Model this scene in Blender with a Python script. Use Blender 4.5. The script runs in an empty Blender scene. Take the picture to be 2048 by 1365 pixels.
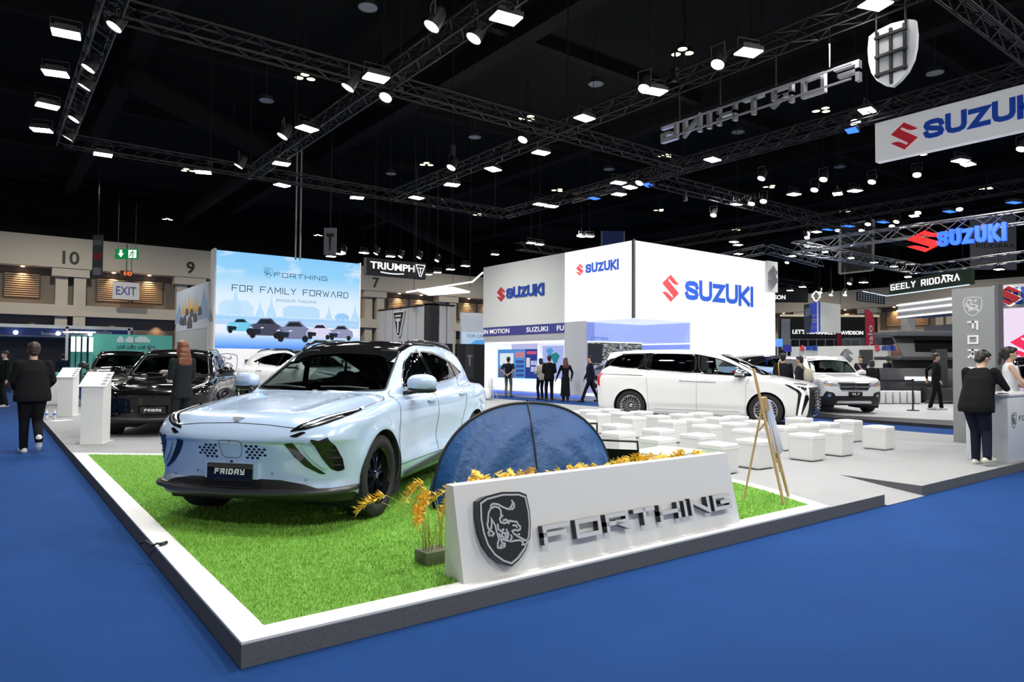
import bpy, bmesh, math, random
import numpy as np
from mathutils import Vector, Matrix
from mathutils.bvhtree import BVHTree
random.seed(7); rng = np.random.default_rng(7)
SC = bpy.context.scene
COL = SC.collection
PI = math.pi

# ------------------------------------------------------------------ camera
CAM_H, FPX = 1.48, 1383.0
YAW, PITCH, ROLL = math.radians(52.86), math.radians(1.72), math.radians(0.4)
_f = Vector((math.cos(YAW)*math.cos(PITCH), math.sin(YAW)*math.cos(PITCH), math.sin(PITCH)))
_r = Vector((math.sin(YAW), -math.cos(YAW), 0)); _u = _r.cross(_f)
_r, _u = _r*math.cos(ROLL)+_u*math.sin(ROLL), _u*math.cos(ROLL)-_r*math.sin(ROLL)
cd = bpy.data.cameras.new('camera'); cam = bpy.data.objects.new('camera', cd); COL.objects.link(cam)
cd.sensor_width = 36.0; cd.lens = FPX/2048*36; cd.clip_end = 400; cd.clip_start = .05
cam.matrix_world = Matrix(((_r.x,_u.x,-_f.x,0),(_r.y,_u.y,-_f.y,0),(_r.z,_u.z,-_f.z,CAM_H),(0,0,0,1)))
SC.camera = cam
EYE = Vector((0,0,CAM_H))
def ray(px, py):
    return _f + _r*((px-1024)/FPX) - _u*((py-682.5)/FPX)
def atz(px, py, z=0.0):
    d = ray(px,py); return EYE + d*((z-CAM_H)/d.z)
def atx(px, py, x):
    d = ray(px,py); return EYE + d*(x/d.x)
def aty(px, py, y):
    d = ray(px,py); return EYE + d*(y/d.y)
def atd(px, py, dep):
    return EYE + ray(px,py)*dep
def zat(px, py, xy):
    d = ray(px,py); t = (xy[0]*_f.x+xy[1]*_f.y)/(d.x*_f.x+d.y*_f.y); return CAM_H+d.z*t

# ------------------------------------------------------------------ world, exposure, hall lights
w = bpy.data.worlds.new('hall_ambient'); SC.world = w; w.use_nodes = True
w.node_tree.nodes['Background'].inputs[0].default_value = (.95,1,.98,1)
w.node_tree.nodes['Background'].inputs[1].default_value = .48
vs = SC.view_settings
vs.view_transform = 'Standard'; vs.look = 'None'; vs.exposure = 0.0; vs.gamma = 1.0
vs.use_curve_mapping = False
SC.cycles.max_bounces = 8; SC.cycles.transparent_max_bounces = 16
SC.cycles.sample_clamp_indirect = 6.0
def area_lamp(name, loc, size, watts, target=None, col=(1,.985,.96), spread=PI, sy=None):
    ld = bpy.data.lights.new(name,'AREA'); ld.energy = watts; ld.color = col; ld.spread = spread
    ld.shape = 'RECTANGLE'; ld.size = size; ld.size_y = sy or size
    o = bpy.data.objects.new(name, ld); COL.objects.link(o); o.location = loc
    d = Vector(target)-Vector(loc) if target is not None else Vector((0,0,-1))
    o.rotation_euler = d.to_track_quat('-Z','Y').to_euler()
    return o
TRUSS_Z = 7.0
# floods hung under the booth's lighting grid (the fixtures themselves are built further down)
FLOOD = [(1.4,6.5),(1.4,12.0),(1.4,17.5),(6.1,5.0),(6.1,10.0),(6.1,15.5),(10.7,5.5),(10.7,11.0),(10.7,16.5),(15.3,7.0),(15.3,13.0),(3.7,4.3),(8.4,4.3),(6.1,20.2),(10.7,20.4),(3.6,20.4)]
for (fx,fy) in FLOOD:
    area_lamp('flood_lamp_light',(fx,fy,TRUSS_Z-.35),.45,140,spread=math.radians(150))
# the neighbouring stands' lamps; the first is added to brighten the grey panel
for (fx,fy,wt) in [(14.2,23.5,330),(20,22,420),(20.5,15,380),(24,9,420),(29,16,380),(30,4,350),(-5,14,70),(-5,26,90),(3,30,240),(12,32,300),(40,20,380),(44,34,380),(9,44,300),(26,44,350),(50,8,300),(62,30,400),(66,12,400)]:
    area_lamp('hall_lamp_light',(fx,fy,7.6),.7,wt,spread=math.radians(150))
# the hall's yellowish roof lamps; those near the walls added to brighten them
for (fx,fy,wt) in [(-12,50,1500),(4,50,1500),(20,50,1500),(36,50,1500),(54,50,1500),(72,46,1300),(72,28,1300),(72,10,1300),(20,30,500),(40,14,500),(5,2,120)]:
    area_lamp('roof_lamp_light',(fx,fy,12.1),.6,wt,col=(1,.93,.78),spread=math.radians(170))
# added fill lights, out of view, brightening the front faces on the turf stand
for (fx,fy) in [(-3,-4),(4,-5),(11,-5),(18,-4)]:
    area_lamp('aisle_fill_light',(fx,fy,9.5),.8,170,target=(fx*.6+2,6.5,.6),spread=math.radians(110))
# ------------------------------------------------------------------ materials
MATS = {}
def mat(name, col, rough=.5, metal=0.0, emit=0.0, ecol=None, spec=.5, coat=0.0, noise=None, bump=None, trans=None, sheen=0.0):
    """noise=(scale,amount) colour mottling; bump=(scale,strength,distance)"""
    if name in MATS: return MATS[name]
    m = bpy.data.materials.new(name); m.use_nodes = True; nt = m.node_tree
    b = nt.nodes['Principled BSDF']
    c = (*col,1)
    b.inputs['Base Color'].default_value = c; b.inputs['Roughness'].default_value = rough
    b.inputs['Metallic'].default_value = metal; b.inputs['Specular IOR Level'].default_value = spec
    if coat: b.inputs['Coat Weight'].default_value = coat; b.inputs['Coat Roughness'].default_value = .03
    if sheen: b.inputs['Sheen Weight'].default_value = sheen
    if emit:
        b.inputs['Emission Color'].default_value = (*(ecol or col),1); b.inputs['Emission Strength'].default_value = emit
    if noise or bump:
        tc = nt.nodes.new('ShaderNodeTexCoord')
    if noise:
        n = nt.nodes.new('ShaderNodeTexNoise'); n.inputs['Scale'].default_value = noise[0]; n.inputs['Detail'].default_value = 6
        nt.links.new(tc.outputs['Object'], n.inputs['Vector'])
        mx = nt.nodes.new('ShaderNodeMix'); mx.data_type = 'RGBA'
        a = noise[1]
        mx.inputs[6].default_value = (*[max(0,v*(1-a)) for v in col],1); mx.inputs[7].default_value = (*[min(1,v*(1+a)) for v in col],1)
        nt.links.new(n.outputs['Fac'], mx.inputs[0]); nt.links.new(mx.outputs[2], b.inputs['Base Color'])
    if bump:
        n2 = nt.nodes.new('ShaderNodeTexNoise'); n2.inputs['Scale'].default_value = bump[0]; n2.inputs['Detail'].default_value = 4
        nt.links.new(tc.outputs['Object'], n2.inputs['Vector'])
        bp = nt.nodes.new('ShaderNodeBump'); bp.inputs['Strength'].default_value = bump[1]; bp.inputs['Distance'].default_value = bump[2]
        nt.links.new(n2.outputs['Fac'], bp.inputs['Height']); nt.links.new(bp.outputs['Normal'], b.inputs['Normal'])
    MATS[name] = m; return m
def cloth(name, col): return mat(name, col, .9, spec=.12)
def glass(name, tint=(.3,.34,.34), refl=.9):
    """thin tinted pane: transparent mixed with a mirror by fresnel"""
    if name in MATS: return MATS[name]
    m = bpy.data.materials.new(name); m.use_nodes = True; nt = m.node_tree; nt.nodes.clear()
    o = nt.nodes.new('ShaderNodeOutputMaterial'); mx = nt.nodes.new('ShaderNodeMixShader')
    t = nt.nodes.new('ShaderNodeBsdfTransparent'); t.inputs[0].default_value = (*tint,1)
    g = nt.nodes.new('ShaderNodeBsdfGlossy'); g.inputs[0].default_value = (refl,refl,refl,1); g.inputs[1].default_value = .02
    f = nt.nodes.new('ShaderNodeLayerWeight'); f.inputs[0].default_value = .5
    pw = nt.nodes.new('ShaderNodeMath'); pw.operation='POWER'; pw.inputs[1].default_value = 4.5
    ma = nt.nodes.new('ShaderNodeMath'); ma.operation='MULTIPLY_ADD'; ma.inputs[1].default_value = .9; ma.inputs[2].default_value = .05
    nt.links.new(f.outputs['Facing'],pw.inputs[0]); nt.links.new(pw.outputs[0],ma.inputs[0]); nt.links.new(ma.outputs[0],mx.inputs[0]); nt.links.new(t.outputs[0],mx.inputs[1]); nt.links.new(g.outputs[0],mx.inputs[2])
    nt.links.new(mx.outputs[0],o.inputs[0]); MATS[name] = m; return m
def lamp_mat(name, col, strength):
    if name in MATS: return MATS[name]
    m = bpy.data.materials.new(name); m.use_nodes = True; nt = m.node_tree; nt.nodes.clear()
    o = nt.nodes.new('ShaderNodeOutputMaterial'); e = nt.nodes.new('ShaderNodeEmission')
    e.inputs[0].default_value = (*col,1); e.inputs[1].default_value = strength
    nt.links.new(e.outputs[0],o.inputs[0]); m.cycles.emission_sampling = 'NONE' if strength>0 else 'AUTO'
    MATS[name] = m; return m

# ------------------------------------------------------------------ things
def put(o, name_parent=None):
    COL.objects.link(o)
    if name_parent is not None: o.parent = name_parent
    return o
def tag(o, label=None, cat=None, group=None, kind=None):
    if label: o['label'] = label
    if cat: o['category'] = cat
    if group: o['group'] = group
    if kind: o['kind'] = kind
    return o
def thing(name, label, cat, loc=(0,0,0), rz=0.0, group=None, rot=None, s=None):
    o = bpy.data.objects.new(name, None); COL.objects.link(o); o.empty_display_size = .1
    o.location = loc; o.rotation_euler = rot or (0,0,rz)
    if s: o.scale = (s,s,s)
    return tag(o,label,cat,group)
def copy_tree(o, parent=None):
    c = o.copy(); COL.objects.link(c); c.parent = parent
    for ch in list(o.children): copy_tree(ch, c)
    return c
class MB:
    """collects shapes, builds ONE mesh object"""
    def __init__(s): s.v=[]; s.f=[]; s.mi=[]
    def add(s, vs, fs, mi=0):
        k=len(s.v); s.v += [tuple(p) for p in vs]; s.f += [tuple(i+k for i in q) for q in fs]; s.mi += [mi]*len(fs); return s
    def box(s, c, d, mi=0, M=None):
        x,y,z = d[0]/2,d[1]/2,d[2]/2
        vs=[Vector((sx*x,sy*y,sz*z)) for sz in(-1,1) for sy in(-1,1) for sx in(-1,1)]
        if M is not None: vs=[M@p for p in vs]
        vs=[p+Vector(c) for p in vs]
        return s.add(vs,[(0,2,3,1),(4,5,7,6),(0,1,5,4),(2,6,7,3),(0,4,6,2),(1,3,7,5)],mi)
    def b2(s, a, b, mi=0):
        return s.box([(a[i]+b[i])/2 for i in range(3)],[abs(b[i]-a[i]) for i in range(3)],mi)
    def tube(s, pts, r, n=8, mi=0, cap=True, closed=False):
        pts=[Vector(p) for p in pts]; m=len(pts)
        rr = r if isinstance(r,(list,tuple)) else [r]*m
        rings=[]; up=None
        for i,p in enumerate(pts):
            if closed: t=(pts[(i+1)%m]-pts[i-1])
            else: t=(pts[min(i+1,m-1)]-pts[max(i-1,0)])
            t = t.normalized() if t.length>1e-9 else Vector((0,0,1))
            if up is None:
                a=Vector((0,0,1)) if abs(t.z)<.9 else Vector((1,0,0)); up=(a-t*a.dot(t)).normalized()
            else:
                up=up-t*up.dot(t); up = up.normalized() if up.length>1e-6 else t.orthogonal().normalized()
            q=t.cross(up); rings.append([p+(up*math.cos(2*PI*k/n)+q*math.sin(2*PI*k/n))*rr[i] for k in range(n)])
        vs=[p for ring in rings for p in ring]; fs=[]
        for i in range(m if closed else m-1):
            j=(i+1)%m
            for k in range(n): l=(k+1)%n; fs.append((i*n+k,i*n+l,j*n+l,j*n+k))
        if cap and not closed: fs.append(tuple(range(n-1,-1,-1))); fs.append(tuple((m-1)*n+k for k in range(n)))
        return s.add(vs,fs,mi)
    def bar(s,a,b,w,h,mi=0,up=(0,0,1)):
        a=Vector(a);b=Vector(b);t=(b-a); L=t.length; t.normalize(); u=Vector(up); u=u-t*u.dot(t)
        u = u.normalized() if u.length>1e-6 else t.orthogonal().normalized()
        q=u.cross(t)
        vs=[]
        for p in(a,b):
            for (i,j) in((-1,-1),(1,-1),(1,1),(-1,1)): vs.append(p+q*(i*w/2)+u*(j*h/2))
        return s.add(vs,[(3,2,1,0),(4,5,6,7),(0,1,5,4),(1,2,6,5),(2,3,7,6),(3,0,4,7)],mi)
    def lathe(s, prof, n=24, mi=0, M=None, capb=True, capt=True):
        vs=[];m=len(prof)
        for (r,z) in prof:
            for k in range(n): vs.append(Vector((r*math.cos(2*PI*k/n),r*math.sin(2*PI*k/n),z)))
        fs=[]
        for i in range(m-1):
            for k in range(n): l=(k+1)%n; fs.append((i*n+k,i*n+l,(i+1)*n+l,(i+1)*n+k))
        if capb: fs.append(tuple(range(n-1,-1,-1)))
        if capt: fs.append(tuple((m-1)*n+k for k in range(n)))
        if M is not None: vs=[M@p for p in vs]
        return s.add(vs,fs,mi)
    def prism(s, poly, h, mi=0, M=None, z0=0.0):
        """2D polygon (ccw) in local xy, extruded z0..z0+h"""
        n=len(poly)
        if sum(poly[i][0]*poly[(i+1)%n][1]-poly[(i+1)%n][0]*poly[i][1] for i in range(n))<0: poly=poly[::-1]
        vs=[Vector((x,y,z0)) for x,y in poly]+[Vector((x,y,z0+h)) for x,y in poly]
        fs=[tuple(range(n-1,-1,-1)),tuple(range(n,2*n))]+[(i,(i+1)%n,n+(i+1)%n,n+i) for i in range(n)]
        if M is not None: vs=[M@p for p in vs]
        return s.add(vs,fs,mi)
    def ell(s, c, r, n=16, m=10, mi=0, M=None, e=1.0):
        vs=[];fs=[]
        pw=lambda t:math.copysign(abs(t)**e,t)
        for i in range(m+1):
            a=-PI/2+PI*i/m
            for k in range(n):
                b=2*PI*k/n; p=Vector((r[0]*pw(math.cos(a))*pw(math.cos(b)),r[1]*pw(math.cos(a))*pw(math.sin(b)),r[2]*pw(math.sin(a))))
                if M is not None: p=M@p
                vs.append(p+Vector(c))
        for i in range(m):
            for k in range(n): l=(k+1)%n; fs.append((i*n+k,i*n+l,(i+1)*n+l,(i+1)*n+k))
        return s.add(vs,fs,mi)
    def quadgrid(s, fn, nu, nv, mi=0):
        vs=[fn(i/nu,j/nv) for j in range(nv+1) for i in range(nu+1)]
        fs=[(j*(nu+1)+i,j*(nu+1)+i+1,(j+1)*(nu+1)+i+1,(j+1)*(nu+1)+i) for j in range(nv) for i in range(nu)]
        return s.add(vs,fs,mi)
    def build(s, name, mats, parent=None, smooth=False, loc=None, angle=None, weld=None):
        me=bpy.data.meshes.new(name); me.from_pydata(s.v,[],s.f)
        if not isinstance(mats,(list,tuple)): mats=[mats]
        for m in mats: me.materials.append(m)
        if len(mats)>1: me.polygons.foreach_set('material_index',s.mi)
        if weld:
            bm=bmesh.new(); bm.from_mesh(me); bmesh.ops.remove_doubles(bm,verts=bm.verts,dist=weld); bm.to_mesh(me); bm.free()
        if smooth:
            me.shade_smooth()
            if angle: 
                try: me.set_sharp_from_angle(angle=angle)
                except Exception: pass
        me.update()
        o=bpy.data.objects.new(name,me); put(o,parent)
        if loc is not None: o.location=loc
        return o
def mbox(name, a, b, m, parent=None, bevel=0, seg=2):
    bm=bmesh.new(); bmesh.ops.create_cube(bm,size=1)
    for v in bm.verts: v.co=Vector([(a[i]+b[i])/2+v.co[i]*abs(b[i]-a[i]) for i in range(3)])
    if bevel: bmesh.ops.bevel(bm,geom=bm.edges[:],offset=bevel,segments=seg,profile=.5,affect='EDGES')
    me=bpy.data.meshes.new(name); bm.to_mesh(me); bm.free(); me.materials.append(m)
    if bevel: me.shade_smooth(); me.set_sharp_from_angle(angle=math.radians(50))
    o=bpy.data.objects.new(name,me); return put(o,parent)
def struct(o): o['kind']='structure'; return o
def axes(o, xd, yd, zd=None):
    """matrix whose local x,y(,z) run along given world directions"""
    xd=Vector(xd).normalized(); yd=Vector(yd).normalized(); zd=Vector(zd).normalized() if zd else xd.cross(yd)
    o=Vector(o)
    return Matrix(((xd.x,yd.x,zd.x,o.x),(xd.y,yd.y,zd.y,o.y),(xd.z,yd.z,zd.z,o.z),(0,0,0,1)))

# ------------------------------------------------------------------ lettering
# (a) built-in font, (b) squared stroke letters
_tx={}
def text_mesh(txt, depth, bold=0.0, fit=None):
    cu=bpy.data.curves.new('t','FONT'); cu.body=txt; cu.extrude=depth/2; cu.offset=bold; cu.resolution_u=3
    cu.align_x='LEFT'; cu.size=1.0
    ob=bpy.data.objects.new('t',cu); COL.objects.link(ob); dg=bpy.context.evaluated_depsgraph_get()
    me=bpy.data.meshes.new_from_object(ob.evaluated_get(dg)); bpy.data.objects.remove(ob); bpy.data.curves.remove(cu)
    return me
def text(name, txt, M, m, w=None, h=None, depth=.01, parent=None, bold=0.0, shear=0.0, center=True):
    """text laid in plane M (local x right, y up, z out), scaled to width w / cap height h"""
    me=text_mesh(txt,1.0,bold); n=len(me.vertices)
    if n==0: return None
    co=np.empty(n*3); me.vertices.foreach_get('co',co); co=co.reshape(-1,3)
    lo=co.min(0);hi=co.max(0)
    co[:,0]-=lo[0]; co[:,1]-=lo[1]; W=hi[0]-lo[0];Hh=hi[1]-lo[1]
    sx=(w/W) if w else h/Hh; sy=(h/Hh) if h else sx
    co[:,0]+=shear*co[:,1]
    co[:,0]*=sx; co[:,1]*=sy; co[:,2]=(co[:,2]+.5)*depth
    if center: co[:,0]-=W*sx/2; co[:,1]-=Hh*sy/2
    me.vertices.foreach_set('co',co.ravel()); me.transform(M); me.update()
    me.materials.clear(); me.materials.append(m); me.name=name
    o=bpy.data.objects.new(name,me); return put(o,parent)
# stroke glyphs on a unit cell (0..w,0..1): list of polylines
SG={'F':(1.15,[[(0,0),(0,1),(1.15,1)],[(0,.52),(.95,.52)]]),
 'O':(1.15,[[(0,0),(0,1),(1.15,1),(1.15,0),(0,0)]]),
 'R':(1.15,[[(0,0),(0,1),(1.1,1),(1.1,.45),(0,.45)],[(.55,.45),(1.15,0)]]),
 'T':(1.1,[[(0,1),(1.1,1)],[(.55,1),(.55,0)]]),
 'H':(1.15,[[(0,0),(0,1)],[(1.15,0),(1.15,1)],[(0,.5),(1.15,.5)]]),
 'I':(.0,[[(0,0),(0,1)]]),
 'N':(1.15,[[(0,0),(0,1),(1.15,0),(1.15,1)]]),
 'G':(1.15,[[(1.1,1),(0,1),(0,0),(1.12,0),(1.12,.48),(.5,.48)]]),
 'D':(1.1,[[(0,0),(0,1),(.9,1),(1.1,.8),(1.1,.2),(.9,0),(0,0)]]),
 'A':(1.15,[[(0,0),(0,.75),(.25,1),(1.15,1),(1.15,0)],[(0,.42),(1.15,.42)]]),
 'Y':(1.1,[[(0,1),(.1,.5),(1.1,.5)],[(1.1,1),(1.1,0),(.1,0)]]),
 'E':(1.05,[[(1.05,1),(0,1),(0,0),(1.05,0)],[(0,.5),(.95,.5)]]),
 'L':(1.0,[[(0,1),(0,0),(1.0,0)]]),
 'M':(1.3,[[(0,0),(0,1),(.65,.3),(1.3,1),(1.3,0)]]),
 'W':(1.5,[[(0,1),(.4,0),(.75,.8),(1.1,0),(1.5,1)]]),
 'V':(1.2,[[(0,1),(.6,0),(1.2,1)]]),
 'X':(1.1,[[(0,0),(1.1,1)],[(0,1),(1.1,0)]]),
 'a':(1.2,[[(0,0),(.6,1),(1.2,0)]]),
 'y':(1.1,[[(0,1),(.55,.5),(1.1,1)],[(.55,.5),(.55,0)]]),
 'B':(1.1,[[(0,0),(0,1),(1.05,1),(1.05,.52),(0,.52)],[(1.05,.52),(1.1,.5),(1.1,0),(0,0)]]),
 'S':(1.1,[[(1.1,1),(0,1),(0,.5),(1.1,.5),(1.1,0),(0,0)]]),
 'K':(1.1,[[(0,0),(0,1)],[(1.05,1),(.1,.5),(1.1,0)]]),
 '7':(1.05,[[(0,1),(1.05,1),(.35,0)]]),
 ' ':(.8,[])}
# heavy rounded capitals for the neighbour's name
HG={'S':(1.0,[[(1.0,.76),(.93,.92),(.72,1.0),(.3,1.0),(.07,.92),(0,.77),(.07,.63),(.3,.56),(.7,.45),(.93,.38),(1.0,.23),(.93,.07),(.7,0),(.28,0),(.07,.08),(0,.24)]]),
 'U':(1.0,[[(0,1.12),(0,.30),(.09,.09),(.3,0),(.7,0),(.91,.09),(1,.30),(1,1.12)]]),'Z':(1.0,[[(0,1),(.92,1),(.08,0),(1,0)]]),
 'K':(.98,[[(0,-.12),(0,1.12)],[(.93,1.1),(.2,.5),(.98,-.1)]]),'I':(0,[[(0,-.12),(0,1.12)]])}
def heavy_text(name, txt, M, m, w, h, depth, parent=None, left=False):
    global SG
    t=.25*h; old=SG; SG={**SG,**HG}
    try: o=stroke_text(name,txt,M@(Matrix.Translation((w/2,h/2,0)) if left else Matrix.Identity(4)),m,h,t,depth,parent,w=w,gap=.07*h)
    finally: SG=old
    return o
def stroke_poly(pts, t):
    """miter outline of a polyline -> list of quads (2D)"""
    pts=[Vector((p[0],p[1])) for p in pts]; n=len(pts); closed=(pts[0]-pts[-1]).length<1e-6
    if closed: pts=pts[:-1]; n-=1
    L=[];R=[]
    for i in range(n):
        a = pts[i-1] if (i>0 or closed) else None
        b = pts[(i+1)%n] if (i<n-1 or closed) else None
        d1=(pts[i]-a).normalized() if a is not None else None
        d2=(b-pts[i]).normalized() if b is not None else None
        if d1 is None: d1=d2
        if d2 is None: d2=d1
        nn=Vector((-d1.y,d1.x))+Vector((-d2.y,d2.x))
        if nn.length<.15: nn=Vector((-d1.y,d1.x))
        nn.normalize(); c=max(.35,nn.dot(Vector((-d1.y,d1.x))))
        off=nn*(t/2/c)
        p=pts[i]
        if not closed and i==0: p=p-d2*t/2
        if not closed and i==n-1: p=p+d1*t/2
        L.append(p+off);R.append(p-off)
    return L,R,closed
def strokes(mb, lines, t, depth, M, mi=0, z0=0.0):
    for pl in lines:
        tt=t
        L,R,cl=stroke_poly(pl,tt); n=len(L)
        for i in range(n if cl else n-1):
            j=(i+1)%n; mb.prism([tuple(R[i]),tuple(R[j]),tuple(L[j]),tuple(L[i])],depth,mi,M,z0)
def stroke_word(txt, h, t, gap, xs=1.0, shear=0.0):
    """returns [(char, lines)], total width; h = cap height incl. stroke"""
    x=0;out=[];hh=h-t
    for ch in txt:
        wd,ls=SG[ch]
        wpx=wd*hh*xs
        out.append((ch,[[(x+p[0]*hh*xs+shear*p[1]*hh,p[1]*hh+t/2) for p in l] for l in ls]))
        x+=wpx+gap+t
    return out,x-gap-t
def stroke_text(name, txt, M, m, h, t, depth, parent=None, xs=1.0, gap=None, shear=0.0, center=True, per_letter=None, w=None):
    gap = gap if gap is not None else .35*h
    if w:
        _,W0=stroke_word(txt,h,t,gap,1.0,0); 
        lo,hi=.2,6
        for _ in range(30):
            xs=(lo+hi)/2; _,W=stroke_word(txt,h,t,gap,xs,0)
            if W>w-t: hi=xs
            else: lo=xs
    ls,W=stroke_word(txt,h,t,gap,xs,shear)
    off=Matrix.Translation((-W/2,-h/2,0)) if center else Matrix.Identity(4)
    if per_letter:
        for ch,l in ls:
            if not l: continue
            mb=MB(); strokes(mb,l,t,depth,M@off); mb.build(per_letter,m,parent)
        return None
    mb=MB()
    for ch,l in ls: strokes(mb,l,t,depth,M@off)
    return mb.build(name,m,parent)
# emblem outlines (unit square about the origin)
def s_emblem():
    h=[(0,.5),(-.5,.16),(.13,-.27),(.15,-.31),(.10,-.355),(-.14,-.20),(-.26,-.155),(-.38,-.15),(-.5,-.17)]
    return [h[:-1]+[h[-1]]+[(-x,-y) for x,y in h]]
SHIELD=[(-.42,.42),(-.3,.47),(0,.5),(.3,.47),(.42,.42),(.445,.2),(.43,0),(.38,-.18),(.28,-.33),(.14,-.44),(0,-.5),(-.14,-.44),(-.28,-.33),(-.38,-.18),(-.43,0),(-.445,.2)]
LION=[[(-0.079,0.188),(-0.069,0.25),(-0.095,0.294),(-0.164,0.319),(-0.234,0.3),(-0.224,0.344),(-0.18,0.36),(-0.111,0.344),(-0.025,0.294),(0.061,0.256),(0.131,0.25),(0.166,0.269),(0.175,0.312),(0.142,0.362)],[(0.096,0.269),(0.132,0.297),(0.146,0.325)],[(-0.242,0.294),(-0.278,0.25),(-0.297,0.188),(-0.306,0.138),(-0.324,0.1),(-0.317,0.05),(-0.3,0.013),(-0.327,-0.013),(-0.319,-0.044),(-0.258,-0.056),(-0.231,-0.031),(-0.266,0.0)],[(-0.288,0.013),(-0.261,0.056),(-0.246,0.125),(-0.245,0.163),(-0.195,0.069),(-0.187,0.0),(-0.171,-0.075),(-0.164,-0.125),(-0.191,-0.175),(-0.2,-0.219),(-0.157,-0.237),(-0.079,-0.225),(-0.069,-0.188),(-0.121,-0.169),(-0.129,-0.113),(-0.145,-0.05)],[(-0.053,0.181),(-0.106,0.15),(-0.098,0.1),(-0.029,0.075),(0.032,0.1),(-0.002,0.125),(-0.046,0.119)],[(-0.151,0.075),(-0.152,0.013),(-0.101,-0.025),(-0.066,0.0)],[(0.031,0.069),(0.067,0.1),(0.101,0.087),(0.179,0.069),(0.196,0.031),(0.23,0.0),(0.221,-0.037),(0.177,-0.05),(0.125,-0.031),(0.081,-0.044),(0.107,-0.087),(0.167,-0.113),(0.193,-0.1)],[(-0.015,-0.062),(-0.084,-0.037),(-0.111,-0.081),(-0.068,-0.113),(-0.024,-0.094),(-0.05,-0.069)],[(-0.014,-0.013),(0.015,-0.075),(-0.016,-0.125),(-0.085,-0.125)],[(0.109,0.031),(0.152,0.025),(0.169,0.0)],[(-0.103,-0.131),(-0.034,-0.152),(0.035,-0.175),(0.122,-0.175),(0.192,-0.181),(0.243,-0.206),(0.225,-0.244),(0.277,-0.25),(0.347,-0.231),(0.339,-0.194),(0.278,-0.194),(0.21,-0.15),(0.15,-0.119)],[(0.018,-0.172),(0.062,-0.125),(0.054,-0.1)],[(-0.318,-0.028),(-0.284,-0.05)],[(-0.157,-0.231),(-0.136,-0.2)],[(-0.114,-0.231),(-0.096,-0.2)]]
def prism_obj(name, polys, depth, M, m, parent=None, s=(1,1), z0=0.0):
    mb=MB()
    for p in polys: mb.prism([(x*s[0],y*s[1]) for x,y in p],depth,0,M,z0)
    return mb.build(name,m,parent)
def shield_at(M, h, mback, mline, parent, depth=.03, ratio=.72, lw=.012, name='shield_plate', border=True, lion='lion_emblem', fill=True):
    s=(h*ratio/.89,h)
    if fill: prism_obj(name,[SHIELD],depth,M,mback,parent,s)
    z=depth if fill else 0
    mb=MB()
    if border:
        pl=[(x*s[0]*.92,y*s[1]*.92) for x,y in SHIELD]; strokes(mb,[pl+[pl[0]]],lw,.004,M,0,z); mb.build('shield_border',mline,parent); mb=MB()
    strokes(mb,[[(x*s[0],y*s[1]) for x,y in l] for l in LION],lw,.004,M,0,z); return mb.build(lion,mline,parent)
# ------------------------------------------------------------------ car bodies
def spl(x, pts):
    """monotone cubic through points"""
    xs=np.array([p[0] for p in pts],float); ys=np.array([p[1] for p in pts],float)
    h=np.diff(xs); d=np.diff(ys)/h; m=np.empty(len(xs)); m[0]=d[0]; m[-1]=d[-1]
    for i in range(1,len(xs)-1):
        m[i]=0 if d[i-1]*d[i]<=0 else 2*d[i-1]*d[i]/(d[i-1]+d[i])
    x=np.asarray(x,float); xc=np.clip(x,xs[0],xs[-1]); i=np.clip(np.searchsorted(xs,xc)-1,0,len(xs)-2)
    t=(xc-xs[i])/h[i]; t2=t*t; t3=t2*t
    r=(2*t3-3*t2+1)*ys[i]+(t3-2*t2+t)*h[i]*m[i]+(-2*t3+3*t2)*ys[i+1]+(t3-t2)*h[i]*m[i+1]
    return r+np.where(x<xs[0],(x-xs[0])*m[0],0)+np.where(x>xs[-1],(x-xs[-1])*m[-1],0)
def smax(a,b,k):
    h=np.maximum(k-np.abs(a-b),0)/k; return np.maximum(a,b)+h*h*k*.25
def smin(a,b,k): return -smax(-a,-b,k)
def sdf_poly(P, poly):
    poly=np.asarray(poly,float); n=len(poly); d=np.full(len(P),1e9); ins=np.zeros(len(P),bool)
    for i in range(n):
        a=poly[i]; b=poly[(i+1)%n]; e=b-a; w=P-a
        t=np.clip((w@e)/max(e@e,1e-12),0,1); q=w-t[:,None]*e; d=np.minimum(d,(q*q).sum(1))
        c=((a[1]>P[:,1])!=(b[1]>P[:,1])); 
        with np.errstate(divide='ignore',invalid='ignore'): xx=(b[0]-a[0])*(P[:,1]-a[1])/(b[1]-a[1])+a[0]
        ins^=c&(P[:,0]<xx)
    d=np.sqrt(d); return np.where(ins,-d,d)
def rounded(poly, it=2, q=.25):
    p=[np.array(v,float) for v in poly]
    for _ in range(it):
        r=[]
        for i in range(len(p)):
            a=p[i];b=p[(i+1)%len(p)]; r+= [a*(1-q)+b*q, a*q+b*(1-q)]
        p=r
    return p
def dens(pts, step=.03):
    o=[]
    for a,b in zip(pts[:-1],pts[1:]):
        n=max(1,int(math.dist(a,b)/step)); o+=[tuple(a[k]+(b[k]-a[k])*i/n for k in range(len(a))) for i in range(n)]
    return o+[tuple(pts[-1])]
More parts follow.
